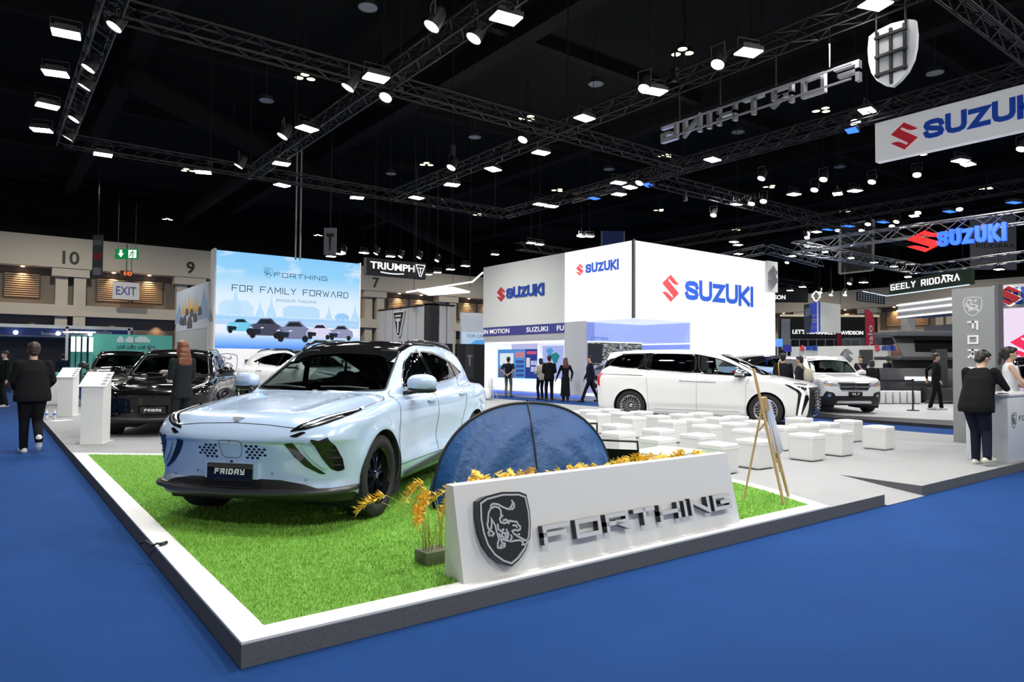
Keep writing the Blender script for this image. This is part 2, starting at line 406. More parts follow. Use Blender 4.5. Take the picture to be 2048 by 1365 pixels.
class Surf:
    def __init__(s,V,N,T): s.V=V; s.N=N; s.T=T
    def clip(s, fv, T=None):
        T = s.T if T is None else T
        fv=np.where(np.abs(fv)<1e-6,1e-6,fv); i=(fv<0)[T].sum(1)
        tin=[T[i==3]]; tout=[T[i==0]]; mix=T[(i>0)&(i<3)]
        newV=[];newN=[];key={};base=len(s.V); a_in=[];a_out=[]
        def cut(p,q):
            k=(p,q) if p<q else (q,p)
            if k not in key:
                t=fv[k[0]]/(fv[k[0]]-fv[k[1]]); newV.append(s.V[k[0]]*(1-t)+s.V[k[1]]*t); nn=s.N[k[0]]*(1-t)+s.N[k[1]]*t
                newN.append(nn/max(np.linalg.norm(nn),1e-9)); key[k]=base+len(newV)-1
            return key[k]
        for t in mix.tolist():
            ins=[fv[v]<0 for v in t]; one = ins.index(True) if sum(ins)==1 else ins.index(False)
            a,b,c=t[one],t[(one+1)%3],t[(one+2)%3]; p=cut(a,b);q=cut(a,c)
            A=[(a,p,q)];B=[(p,b,c),(p,c,q)]
            if ins[one]: a_in+=A;a_out+=B
            else: a_in+=B;a_out+=A
        if newV: s.V=np.vstack([s.V,newV]); s.N=np.vstack([s.N,newN])
        if a_in: tin.append(np.array(a_in)); tout.append(np.array(a_out))
        return np.vstack(tin),np.vstack(tout)
    def obj(s, T, name, m, parent, mirror='both', off=0.0):
        """mirror: 'both' one mesh with both halves; +1 / -1 one side only"""
        if len(T)==0: return None
        u,inv=np.unique(T,return_inverse=True); V=s.V[u]+s.N[u]*off; N=s.N[u]; F=inv.reshape(-1,3)
        Mi=np.array([1,-1,1.]); Vs=[];Ns=[];Fs=[]
        if mirror in('both',1): Vs.append(V);Ns.append(N);Fs.append(F)
        if mirror in('both',-1):
            k=len(V) if mirror=='both' else 0; Vs.append(V*Mi);Ns.append(N*Mi);Fs.append(F[:,::-1]+k)
        return np_mesh(name,np.vstack(Vs),np.vstack(Fs),m,parent,np.vstack(Ns))
def np_mesh(name,V,F,m,parent=None,N=None):
    me=bpy.data.meshes.new(name); nv=len(V);nf=len(F);k=F.shape[1]
    me.vertices.add(nv); me.vertices.foreach_set('co',np.ascontiguousarray(V,dtype=np.float32).ravel())
    me.loops.add(nf*k); me.loops.foreach_set('vertex_index',np.ascontiguousarray(F,dtype=np.int32).ravel())
    me.polygons.add(nf); me.polygons.foreach_set('loop_start',np.arange(0,nf*k,k,dtype=np.int32))
    me.update(calc_edges=True); me.materials.append(m); me.shade_smooth()
    if N is not None: me.normals_split_custom_set_from_vertices(np.ascontiguousarray(N,dtype=np.float32))
    o=bpy.data.objects.new(name,me); return put(o,parent)
class Car:
    def __init__(s, P): s.P=P
    def f(s,x,y,z):
        P=s.P; y=np.abs(y); W=P['W']
        zt=spl(x,P['top'])-P.get('crown',.06)*(y/W)**P.get('crown_p',2.5)
        for (xa,xb,ya,yb,dz) in P.get('hoodlines',[]): # raised power bulge ridge
            zt=zt+dz*np.exp(-((y-(ya+(yb-ya)*np.clip((x-xa)/(xb-xa),0,1)))/.09)**2)*np.clip((xb-x)/.3,0,1)
        top=(z-zt)*.95
        wd=spl(x,P['wplan'])+spl(z,P['wsec'])
        for (cx,cz,sx,sz,am) in P.get('dents',[]): wd=wd+am*np.exp(-((x-cx)/sx)**2-((z-cz)/sz)**2)
        for (ax,az,ar) in P['arches']:
            r=np.sqrt((x-ax)**2+(z-az)**2); wd=wd+P.get('flare',.018)*np.exp(-((r-ar-.015)/.06)**2)
        side=y-wd
        nose=(spl(z,P['nose'])+spl(y/W,P['nose_c'])-x)*.95
        tail=(x-spl(z,P['tail'])+spl(y/W,P['tail_c']))*.95
        low=smax(smax(smax(top,side,P.get('k_sh',.07)),smax(nose,tail,.05),P.get('k_n',.09)),spl(x,P['bot'])-z,.04)
        # cabin
        roof=(z-(spl(x,P['roof'])-P.get('rcrown',.05)*(y/.6)**2))
        cs=(y-spl(z,P['cab'])-spl(x,P['cabx']))*.93
        (x0,z0),(x1,z1)=P['ws']; L=math.hypot(x1-x0,z1-z0); ux,uz=(x1-x0)/L,(z1-z0)/L
        wsd=(-uz*(x-P.get('wsc',.10)*(y/.7)**2-x0)+ux*(z-z0))
        (x0,z0),(x1,z1)=P['rw']; L=math.hypot(x1-x0,z1-z0); ux,uz=(x1-x0)/L,(z1-z0)/L
        rwd=(-uz*(x+P.get('rwc',.10)*(y/.7)**2-x0)+ux*(z-z0))
        cab=smax(smax(smax(roof,wsd,P.get('k_ws',.12)),rwd,P.get('k_rw',.10)),cs,P.get('k_cs',.10))
        cab=smax(cab,P.get('cabz',.85)-z,.02)
        return smin(low,cab,P.get('k_u',.03))
    def grad(s,V):
        e=.004; g=np.empty_like(V)
        for k in range(3):
            d=np.zeros(3);d[k]=e; a=V+d;b=V-d
            g[:,k]=s.f(a[:,0],a[:,1],a[:,2])-s.f(b[:,0],b[:,1],b[:,2])
        return g/np.maximum(np.linalg.norm(g,axis=1),1e-9)[:,None]
    def root(s,o,d,R):
        lo=np.zeros(len(o));hi=np.full(len(o),R)
        for _ in range(22):
            m=(lo+hi)/2; p=o+d*m[:,None]; i=s.f(p[:,0],p[:,1],p[:,2])<0; lo=np.where(i,m,lo);hi=np.where(i,hi,m)
        return o+d*lo[:,None]
    def surface(s,res=.025):
        P=s.P;a,b=P['spine'];z0=P['z0']; U=[]
        nc=int(1.5/res)
        for i in range(nc): U.append((a,-PI/2*(1-i/nc)))
        nm=int((b-a)/res)
        for i in range(nm+1): U.append((a+(b-a)*i/nm,0))
        for i in range(1,nc+1): U.append((b,PI/2*i/nc))
        nt=int(2.6/res); th=np.linspace(-PI/2,PI/2,nt+1); U=np.array(U); nu=len(U)
        ox=np.repeat(U[:,0],nt+1);ph=np.repeat(U[:,1],nt+1);tt=np.tile(th,nu)
        o=np.stack([ox,np.zeros_like(ox),np.full_like(ox,z0)],1)
        d=np.stack([np.sin(ph),np.cos(ph)*np.cos(tt),np.cos(ph)*np.sin(tt)],1)
        V=s.root(o,d,2.6); V[:,1]=np.maximum(V[:,1],0); N=s.grad(V)
        ii,jj=np.meshgrid(np.arange(nu-1),np.arange(nt),indexing='ij'); p=(ii*(nt+1)+jj).ravel()
        q=p+nt+1; T=np.vstack([np.stack([p,q+1,q],1),np.stack([p,p+1,q+1],1)])
        return Surf(V,N,T)
    def proj(s,axis,A):
        """axis 'y': (x,z)->side ; 'f': (y,z)->front ; 'r': (y,z)->rear ; 't': (x,y)->top"""
        A=np.asarray(A,float); n=len(A); Z=np.zeros(n)
        if axis=='y': o=np.stack([A[:,0],Z,A[:,1]],1); d=np.array([0,1,0.])
        elif axis=='f': o=np.stack([Z+s.P.get('mid_f',-.2),A[:,0],A[:,1]],1); d=np.array([-1,0,0.])
        elif axis=='w': o=np.stack([Z+s.P.get('xcab',1.5),A[:,0],A[:,1]],1); d=np.array([-1,0,0.])
        elif axis=='r': o=np.stack([Z+s.P['spine'][1]-.1,A[:,0],A[:,1]],1); d=np.array([1.,0,0])
        else: o=np.stack([A[:,0],A[:,1],Z+s.P['z0']],1); d=np.array([0,0,1.])
        V=s.root(o,np.tile(d,(n,1)),2.6); return V,s.grad(V)
    def patch(s,axis,poly,name,m,parent,res=.02,off=.003,mirror=1,rnd=0,centre=False):
        if rnd: poly=rounded(poly,rnd)
        poly=np.asarray(poly,float); lo=poly.min(0)-res;hi=poly.max(0)+res; nx,ny=[max(2,int((hi[k]-lo[k])/res)+1) for k in(0,1)]
        gx=np.linspace(lo[0],hi[0],nx);gy=np.linspace(lo[1],hi[1],ny); A=np.stack(np.meshgrid(gx,gy,indexing='ij'),-1).reshape(-1,2)
        V,N=s.proj(axis,A); ii,jj=np.meshgrid(np.arange(nx-1),np.arange(ny-1),indexing='ij'); p=(ii*ny+jj).ravel();q=p+ny
        T=np.vstack([np.stack([p,q,q+1],1),np.stack([p,q+1,p+1],1)])
        fl = axis in('y','f','w'); 
        if fl: T=T[:,::-1]
        S=Surf(V,N,T); Ti,_=S.clip(sdf_poly(A,poly))
        o=S.obj(Ti,name,m,parent,mirror=mirror,off=off)
        return o
    def line(s,axis,pts,name,m,parent,r=.003,off=.0,mirror=1,n=6,step=.03,closed=False):
        if closed: pts=list(pts)+[pts[0]]
        A=np.array(dens(pts,step)); V,N=s.proj(axis,A); V=V+N*off
        if closed: V=V[:-1]
        if mirror==-1: V=V*np.array([1,-1,1.])
        mb=MB(); mb.tube([Vector(v) for v in V],r,n,closed=closed); return mb.build(name,m,parent,smooth=True)

TYRE=mat('tyre_rubber',(.012,.012,.013),.75,bump=(60,.15,.004))
TRIM=mat('black_trim',(.012,.012,.013),.38)
GLOSSBLK=mat('gloss_black',(.006,.006,.007),.06,spec=.6)
CHROME=mat('chrome',(.75,.76,.78),.12,1.0)
SILVER=mat('satin_silver',(.62,.63,.65),.3,.9)
LINING=mat('cabin_lining',(.012,.013,.015),.8)
SEATM=mat('seat_leather_black',(.02,.02,.022),.5)
WHITEPLASTIC=mat('white_plastic',(.8,.8,.8),.4)
GLASS_C=glass('window_glass_clear',(.52,.58,.57))
GLASS_D=glass('window_glass_dark',(.045,.05,.05))
HEADL=mat('lamp_reflector',(.55,.57,.6),.18,.8)
LAMPG=glass('lamp_cover_glass',(.8,.82,.84))
DRL=mat('daytime_lamp_white',(.9,.92,.95),.2,emit=.5,ecol=(1,1,1))
RED=mat('tail_lamp_red',(.45,.01,.015),.15,spec=.6)
def wheel(car,loc,side,r=.355,wd=.235,rr=.245,style='y5',fin=None,dark=None):
    """tyre with rim, hub and disc; outer face on +y*side"""
    fin=fin or GLOSSBLK
    M=Matrix.Translation(loc)@Matrix.Rotation(-PI/2*side,4,'X')   # lathe z -> outward y*side
    w=wd/2; mb=MB()
    mb.lathe([(rr-.005,-w*.8),(rr+.02,-w*.95),(r-.05,-w),(r-.015,-w*.85),(r,-w*.6)],48,0,M,False,False)
    nb=72; 
    for (za,zb,ra,rb) in [(-.6,-.36,1,1),(-.36,-.32,1,.975),(-.32,-.28,.975,1),(-.28,-.02,1,1),(-.02,.02,.975,.975),(.02,.28,1,1),(.28,.32,1,.975),(.32,.36,.975,1),(.36,.6,1,1)]:
        mb.lathe([(r*ra,w*za),(r*rb,w*zb)],48,0,M,False,False)
    mb.lathe([(r,w*.6),(r-.012,w*.85),(r-.05,w),(rr+.02,w*.97),(rr-.004,w*.82),(rr-.012,w*.3)],48,0,M,False,False)
    for k in range(nb): # tread blocks on the shoulder
        a=2*PI*k/nb; R=M@Matrix.Rotation(a,4,'Z')
        for zz in(-.72,.72): mb.add([R@Vector(p) for p in[(r-.016,-.006,w*zz-w*.16),(r+.001,-.006,w*zz-w*.16*(1 if zz>0 else 1)),(r+.001,.006,w*zz-w*.16),(r-.016,.006,w*zz-w*.16),(r-.016,-.006,w*zz+w*.1),(r-.004,-.006,w*zz+w*.1),(r-.004,.006,w*zz+w*.1),(r-.016,.006,w*zz+w*.1)]],[(0,1,2,3),(4,7,6,5),(0,4,5,1),(1,5,6,2),(2,6,7,3)])
    t=mb.build('wheel',TYRE,car,smooth=True,angle=math.radians(40))
    mb=MB(); zf=w*.55
    mb.lathe([(rr-.012,-w*.9),(rr-.03,-w*.6),(rr-.035,w*.2),(rr-.02,w*.7),(rr-.004,w*.86),(rr+.004,w*.84),(rr-.004,w*.6)],48,0,M,False,False)
    mb.lathe([(.0,zf+.012),(.035,zf+.01),(.045,zf),(.06,zf-.03),(.06,-.02)],20,0,M,False,False)
    def spoke(a,pts,wid,th=.03):
        R=M@Matrix.Rotation(a,4,'Z')
        for (p,q) in zip(pts[:-1],pts[1:]):
            p3=Vector((p[0],p[1],p[2]));q3=Vector((q[0],q[1],q[2])); d=(q3-p3); s_=Vector((-d.y,d.x,0)).normalized()*wid/2
            vs=[p3-s_,p3+s_,q3+s_,q3-s_]; vs2=[v-Vector((0,0,th)) for v in vs]
            mb.add([R@v for v in vs+vs2],[(3,2,1,0),(4,5,6,7),(0,1,5,4),(2,3,7,6),(1,2,6,5),(3,0,4,7)])
    ro=rr-.015
    if style=='y5':
        for k in range(5):
            a=2*PI*k/5+PI/2
            for sg in(-1,1):
                spoke(a,[(.04,sg*.016,zf),(.12,sg*.022,zf-.004),(ro,sg*.085,zf-.012)],.026,.035)
                spoke(a,[(.12,sg*.022,zf-.004),(ro,sg*.012,zf-.016)],.016,.03)
    elif style=='loops':
        for k in range(10):
            a=2*PI*k/10
            for sg in(-1,1): spoke(a,[(.075,sg*.010,zf-.003),(.13,sg*.022,zf),(ro-.01,sg*.034,zf-.005)],.011,.02)
            spoke(a,[(ro-.012,-.036,zf-.005),(ro-.012,.036,zf-.005)],.012,.02)
    else:
        for k in range(5):
            a=2*PI*k/5+PI/2
            for sg in(-1,1): spoke(a,[(.04,sg*.02,zf),(ro,sg*.045,zf-.012)],.03,.035)
    mb.build('rim',fin,t)
    mb=MB(); mb.lathe([(.05,-.02),(.15,-.02),(.15,-.035),(.05,-.035)],28,0,M,False,False); mb.build('brake_disc',SILVER if not dark else TRIM,t)
    if style=='loops':
        mb=MB(); mb.lathe([(.02,zf-.03),(ro,zf-.035)],32,0,M,False,False); mb.build('rim_backing',GLOSSBLK,t)
    mb=MB(); mb.lathe([(.0,zf+.014),(.028,zf+.013)],20,0,M,False,False); mb.build('hub_cap',SILVER,t)
    return t
def seats(car, rows, zc=.42, m=None, hw=.36, h=.62):
    m=m or SEATM
    for (x,rear) in rows:
        for sy in ((-1,1) if not rear else (-1,0,1)):
            y=sy*(hw if not rear else .44)
            wd=.25 if not rear else .22
            mb=MB(); mb.ell((x,y,zc),(.27,wd,.10),16,8,0,None,.6)
            mb.ell((x+.24,y,zc+.33),(.10,wd*.95,.36),16,10,0,Matrix.Rotation(.22,4,'Y'),.6)
            mb.ell((x+.36,y,zc+.74),(.05,.13,.09),12,8,0,None,.7)
            mb.build('seat',m,car,smooth=True)
def dashboard(car,x0,x1,z,hw,m=None,ysteer=.36):
    m=m or TRIM
    mb=MB(); 
    mb.quadgrid(lambda u,v:Vector((x0+(x1-x0)*v, -hw+2*hw*u, z-.03-.10*v**3+.03*math.sin(PI*v))),12,8)
    mb.quadgrid(lambda u,v:Vector((x1-.08*v, -hw+2*hw*u, z-.13-.45*v)),12,4)
    mb.build('dashboard',m,car,smooth=True)
    mb=MB(); c=Vector((x1+.14,ysteer,z-.08)); R=Matrix.Rotation(-.45,4,'Y')
    mb.tube([c+R@Vector((0,.18*math.cos(a),.18*math.sin(a))) for a in np.linspace(0,2*PI,28,endpoint=False)],.014,8,closed=True)
    for a in(0,PI,-PI/2): mb.tube([c,c+R@Vector((0,.18*math.cos(a),.18*math.sin(a)))],.016,6)
    mb.tube([c,c+Vector((-.25,0,-.1))],.03,8); mb.build('steering_wheel',SEATM,car,smooth=True)
    mb=MB(); mb.box((x1-.05,0,z+.02),(.02,.5,.16)); mb.build('centre_screen',GLOSSBLK,car)
def build_car(root, P, paint, res=.025, glass_m=None, ws_glass=None, roof_m=None, hood_poly=None, doors=(), windows=(), ws_poly=None, rw_poly=None, interior=True, wheel_kw=None, zwheel=None, rub=None, seat_rows=None, win_trim=None, seat_m=None, lin=None, lower_m=None, dash=None, roof_split=None, wells=True, win_mats=None):
    C=Car(P); S=C.surface(res); V=S.V
    rest=S.T
    glass_m=glass_m or GLASS_D; ws_glass=ws_glass or glass_m; lin=lin or LINING
    def fld(axis,poly):
        V=S.V
        if axis=='y': return sdf_poly(V[:,[0,2]],poly)
        if axis=='f': return np.maximum(sdf_poly(V[:,[1,2]],poly),V[:,0]-P['xmid'])
        if axis=='r': return np.maximum(sdf_poly(V[:,[1,2]],poly),P['xmid']-V[:,0])
        return np.maximum(sdf_poly(V[:,[0,1]],poly),P['z0']+.1-V[:,2])
    # wheel openings
    for (ax,az,ar) in P['arches']:
        V=S.V; fv=np.maximum(np.sqrt((V[:,0]-ax)**2+(V[:,2]-az)**2)-ar, .45-V[:,1])
        _,rest=S.clip(fv,rest)
    # window openings
    wins=[]
    for poly in windows:
        p=rounded(poly,2,.18); _,rest=S.clip(fld('y',p),rest); wins.append(p)
    if ws_poly:
        p=rounded(ws_poly,2,.15); p=[q for q in p]; full=list(p)
        _,rest=S.clip(fld('f',full),rest); wsf=full
    if rw_poly:
        p=rounded(rw_poly,2,.15); _,rest=S.clip(fld('r',p),rest); rwf=p
    body=rest
    S.obj(body,'cabin_lining',lin,root,off=-.03)
    if roof_m:
        ri,body=S.clip(fld('t',roof_split),body); S.obj(ri,'roof_panel',roof_m,root)
    if lower_m:
        V=S.V; li,body=S.clip(V[:,2]-spl(V[:,0],P['clad']),body); S.obj(li,'lower_cladding',lower_m,root)
    if hood_poly:
        hi,body=S.clip(fld('t',hood_poly),body); S.obj(hi,'hood',paint,root)
        pl=[(a,b) for a,b in hood_poly]
    for poly in doors:
        di,body=S.clip(fld('y',poly),body)
        for sd in(1,-1): S.obj(di,'door',paint,root,mirror=sd)
    S.obj(body,'body',paint,root)
    # panes
    for wi,p in enumerate(wins):
        gm=(win_mats or {}).get(wi,glass_m)
        for sd in(1,-1):
            o=C.patch('y',p,'side_window',gm,root,res=.04,off=-.004,mirror=sd)
            C.line('y',[tuple(q) for q in p],'window_trim',win_trim or TRIM,root,r=.010,off=.0,mirror=sd,closed=True,step=.06)
    if ws_poly:
        C.patch('w',wsf,'windscreen',ws_glass,root,res=.05,off=-.004,mirror='both')
        ed=[tuple(q) for q in wsf]; ed=[q for q in ed if q[0]>.01]
        for sd in(1,-1): C.line('w',ed,'windscreen_seal',TRIM,root,r=.010,mirror=sd,step=.06)
    if rw_poly: C.patch('r',rwf,'rear_window',glass_m,root,res=.05,off=-.004,mirror='both')
    # wheels and wells
    r=P['tyre_r']
    for (ax,az,ar) in P['arches']:
        for sd in(1,-1):
            if wells:
                mb=MB(); ins=.36; wo=float(C.proj('y',[(ax,az+ar+.01)])[0][0][1])-.012
                def well(u,v):
                    a=-.55+ (PI+1.1)*u; return Vector((ax+(ar+.004)*math.cos(a),sd*(ins+(wo-ins)*v),az+(ar+.004)*math.sin(a)))
                mb.quadgrid(well,24,2); mb.add([(ax+(ar+.004)*math.cos(a),sd*ins,az+(ar+.004)*math.sin(a)) for a in np.linspace(-.55,PI+.55,25)],[tuple(range(25))]); mb.build('wheel_well',lin,root)
            kw=dict(r=r,rr=r*.69); kw.update(wheel_kw or {})
            wheel(root,(ax,sd*(P['track']),r),sd,**kw)
    mb=MB(); mb.b2((P['arches'][0][0]-.35,-.55,r*.75),(P['arches'][1][0]+.35,.55,r*.95)); mb.build('underbody',lin,root)
    if interior:
        seats(root,seat_rows or [(1.25,False),(2.15,True)],m=seat_m)
        if dash: dashboard(root,*dash)
    return C
def mirror_pair(root, paint, loc, sy=1, size=(.10,.13,.085), base=None, foot=None):
    for sd in(1,-1):
        x,y,z=loc; mb=MB(); mb.ell((x,sd*y,z),size,20,12,0,Matrix.Rotation(-.25*sd,4,'Z'),.82); h=mb.build('door_mirror',paint,root,smooth=True)
        mb=MB(); fx,fy,fz=foot or (x-.06,y-.16,z-.13)
        mb.tube([(fx,sd*fy,fz),(x-.02,sd*(y-.04),z-.07)],[.022,.03],8); mb.ell((x+.005,sd*y,z-size[2]*.72),(size[0]*.96,size[1]*.97,size[2]*.4),16,8,0,Matrix.Rotation(-.25*sd,4,'Z'),.72); mb.build('mirror_foot',TRIM,h,smooth=True)
# ------------------------------------------------------------------ hall shell and platforms
PH=.115
CARPET=mat('carpet_blue',(.0115,.054,.20),.95,noise=(1.3,.16),bump=(900,.5,.004),spec=.15)
CARPET_G=mat('carpet_grey',(.315,.32,.325),.95,noise=(3,.06),bump=(700,.4,.003),spec=.15)
CARPET_D=mat('carpet_edge_grey',(.115,.12,.13),.95,noise=(60,.35),spec=.1)
WHITE=mat('white_laminate',(.78,.78,.77),.45)
WHITE_M=mat('white_matt_paint',(.74,.745,.74),.7)
TURFBASE=mat('turf_green',(.13,.30,.035),.9,noise=(40,.4))
DARK=mat('ceiling_black',(.010,.0105,.0098),.95,spec=.05)
STEEL_D=mat('roof_steel_dark',(.011,.011,.010),.9,spec=.1)
mb=MB(); mb.b2((-60,-25,-.2),(95,61,0)); struct(mb.build('floor',CARPET))
# the stand's platform with its ramp notch
out=[(1.0,3.45),(7.53,3.45),(7.53,4.42),(8.42,4.42),(8.42,3.45),(15.0,3.45),(15.0,27.5),(1.0,27.5)]
mb=MB(); mb.prism(out,PH-.004); o=struct(mb.build('floor_platform',CARPET_D))
mb=MB(); mb.prism([(x,y) for x,y in out],.004,0,None,PH-.004); mb.build('platform_carpet',CARPET_G,o)
mb=MB(); mb.add([(7.53,4.42,PH),(8.42,4.42,PH),(8.42,3.42,.006),(7.53,3.42,.006)],[(0,3,2,1)]); mb.build('ramp',CARPET_G,o)
# turf bed with a white border
grass=[(1.0,3.45),(6.42,3.45),(6.55,3.72),(6.76,4.18),(6.93,4.65),(7.0,5.05),(6.98,5.5),(6.72,6.3),(6.2,7.2),(5.4,8.15),(4.2,9.25),(2.9,10.3),(1.0,11.78)]
def inset(poly,d):
    n=len(poly);r=[]
    for i in range(n):
        a=Vector(poly[i-1]);b=Vector(poly[i]);c=Vector(poly[(i+1)%n]); u=(b-a).normalized();v=(c-b).normalized()
        n1=Vector((-u.y,u.x));n2=Vector((-v.y,v.x)); m=(n1+n2); m=m/max(m.dot(n1),.3); r.append((b.x+m.x*d,b.y+m.y*d))
    return r
gin=inset(grass,.155)
mb=MB(); n=len(grass)
for i in range(n):
    j=(i+1)%n; q=[grass[i],grass[j],gin[j],gin[i]]
    mb.prism(q,.012,0,None,PH)
struct(mb.build('trim_1',WHITE))
mb=MB(); mb.prism(gin,.010,0,None,PH); tb=mb.build('turf_bed',TURFBASE); tag(tb,'bright green artificial turf bed under the blue SUV','lawn')
def in_poly(P,poly): return sdf_poly(P,poly)<0
N=150000
# denser near the viewer
P=rng.random((N*3,2))*np.array([6.1,8.4])+np.array([1.0,3.4]); keep=rng.random(len(P))<np.clip(1.25-(P[:,0]*.604+P[:,1]*.797-4)/6,.18,1); P=P[keep]; P=P[in_poly(P,gin)][:N]
n=len(P); a=rng.random(n)*2*PI; h=.012+.016*rng.random(n); w_=.0022+.0018*rng.random(n); ln=rng.normal(0,.010,(n,2))
b0=np.c_[P[:,0]-np.cos(a)*w_,P[:,1]-np.sin(a)*w_,np.full(n,PH+.008)]; b1=np.c_[P[:,0]+np.cos(a)*w_,P[:,1]+np.sin(a)*w_,np.full(n,PH+.008)]; tp=np.c_[P+ln,PH+.008+h]
V=np.stack([b0,b1,tp],1).reshape(-1,3); F=np.arange(n*3).reshape(-1,3)
TURF=mat('turf_blades',(.235,.49,.06),.6,noise=(25,.28))
tf=np_mesh('turf_blades',V,F,TURF,tb); tf['kind']='stuff'; tf.data.shade_flat()
# neighbouring stand platform
SUZ_G=mat('stage_floor_grey',(.42,.43,.45),.5)
def platform(name,poly,h,m,top=None):
    mb=MB(); mb.prism(poly,h); o=struct(mb.build(name,m))
    if top: mb=MB(); mb.prism(poly,.004,0,None,h); mb.build('stage_carpet',top,o)
    return o
BLKFLOOR=mat('stage_floor_black',(.03,.03,.033),.35)
platform('floor_stage_neighbour',[(17.75,6.0),(17.75,9.4),(19.9,14.5),(30,14.5),(30,-2),(17.0,-2),(17.2,4.0)],.08,BLKFLOOR)
platform('floor_stage_grey',[(18.6,9.6),(20.5,13.8),(29.6,13.8),(29.6,-1.5),(20.6,-1.5),(20.6,6.2),(19.4,6.6)],.095,SUZ_G)
platform('floor_stage_wall',[(17.75,16.2),(17.75,27.0),(28,27.0),(28,16.2)],.06,mat('stage_edge_blue_grey',(.25,.28,.42),.5))
# hall walls: long wall (back) and end wall (right)
WALLP=mat('wall_panel_taupe',(.155,.135,.12),.85,noise=(.3,.12)); WALLC=mat('wall_cream',(.42,.39,.34),.8); WALLD=mat('wall_dark_panel',(.07,.058,.055),.8)
LOUV=mat('louvre_tan',(.30,.22,.15),.7); SHUT=mat('shutter_brown',(.13,.085,.075),.7)
WARM=lamp_mat('warm_downlight_lens',(1,.72,.42),6)
YW=60.0; XW=82.0; TOPZ=10.2
def hall_wall(name,P0,xd,length,bays,first,nums):
    """P0 start corner; xd direction; wall built in local x (along), y (up), z (towards the hall)"""
    M=axes(P0,xd,(0,0,1)); r=MB(); r.prism([(0,0),(length,0),(length,TOPZ),(0,TOPZ)],.3,0,M@Matrix.Translation((0,0,-.3))); wl=struct(r.build(name,WALLP))
    r=MB(); r.prism([(0,TOPZ),(length,TOPZ),(length,14),(0,14)],.3,0,M@Matrix.Translation((0,0,-.3))); r.build('dark_upper_wall',DARK,wl)
    def bx(nm,x0,x1,y0,y1,z0,z1,m,par=wl):
        b=MB(); b.prism([(x0,y0),(x1,y0),(x1,y1),(x0,y1)],z1-z0,0,M,z0); return b.build(nm,m,par)
    bx('upper_fascia',0,length,8.0,TOPZ,0,1.2,WALLC); bx('lower_fascia',0,length,4.55,5.35,0,1.0,WALLC)
    for i in range(bays):
        x=first+8.0*i
        if x<1 or x>length-1: continue
        for k in(-.75,.35): bx('column',x+k,x+k+.75,0,8.0,0,.75+.2*(k>0),WALLC)
        bx('column_head',x-1.0,x+1.3,7.4,8.0,0,1.1,WALLC)
        for (a,b) in((1.9,3.9),(4.3,6.3)):
            if x+b>length: continue
            pn=bx('louvre_panel',x+a-.1,x+b+.1,5.75,7.55,.0,.10,WALLD)
            mb=MB()
            for k in range(11):
                z=5.85+.155*k; mb=MB(); mb.prism([(x+a,z),(x+b,z),(x+b,z+.085),(x+a,z+.085)],.10,0,M,.10); mb.build('louvre_slat',LOUV,pn)
            lx=x+(a+b)/2; b_=MB(); b_.lathe([(.13,0),(.10,-.06)],12,0,M@Matrix.Translation((lx,7.92,.55))@Matrix.Rotation(PI/2,4,'X')); b_.build('wall_lamp',WARM,wl)
            dl=area_lamp('wall_downlight',tuple(M@Vector((lx,7.85,.45))),.15,38,target=tuple(M@Vector((lx,5.2,.12))),col=(1,.62,.32),spread=math.radians(85))
        for (a,b) in((1.6,4.3),(4.7,7.2)):
            if x+b<length: bx('shutter_door',x+a,x+b,0,3.6,0,.12,SHUT)
            if x+b<length: area_lamp('wall_downlight',tuple(M@Vector((x+(a+b)/2,4.4,.45))),.12,14,target=tuple(M@Vector((x+(a+b)/2,2.0,.1))),col=(1,.62,.32),spread=math.radians(80))
        if i<len(nums) and nums[i]:
            text('bay_number',nums[i],M@Matrix.Translation((x+.1,8.75,1.21)),mat('number_black',(.01,.01,.01),.6),h=.95,depth=.03,parent=wl,bold=.02)
    return wl
hall_wall('wall_back',(-50,YW,0),(1,0,0),142,18,50+4.5-48,['','','','','','','10','9','8','7','6','5','4','3','2','1'])
hall_wall('wall_right',(XW,60,0),(0,-1,0),84,11,5,[])
mb=MB(); mb.b2((-60,-25,14.0),(95,61,14.3)); ce=struct(mb.build('ceiling',DARK))
for i in range(12):
    x=-40+11*i; mb=MB(); mb.b2((x,-24,13.2),(x+.7,60,14.0)); mb.build('ceiling_beam',STEEL_D,ce)
for i in range(7):
    y=2+9*i; mb=MB(); mb.b2((-55,y,13.5),(90,y+.35,14.0)); mb.build('ceiling_beam',STEEL_D,ce)
# big slanting duct
mb=MB(); mb.tube([(4,30,12.4),(40,60,12.4)],.55,16); mb.build('air_duct',STEEL_D,ce,smooth=True)
mb=MB(); mb.tube([(12,5,12.6),(12,58,12.6)],.45,16); mb.build('air_duct',STEEL_D,ce,smooth=True)
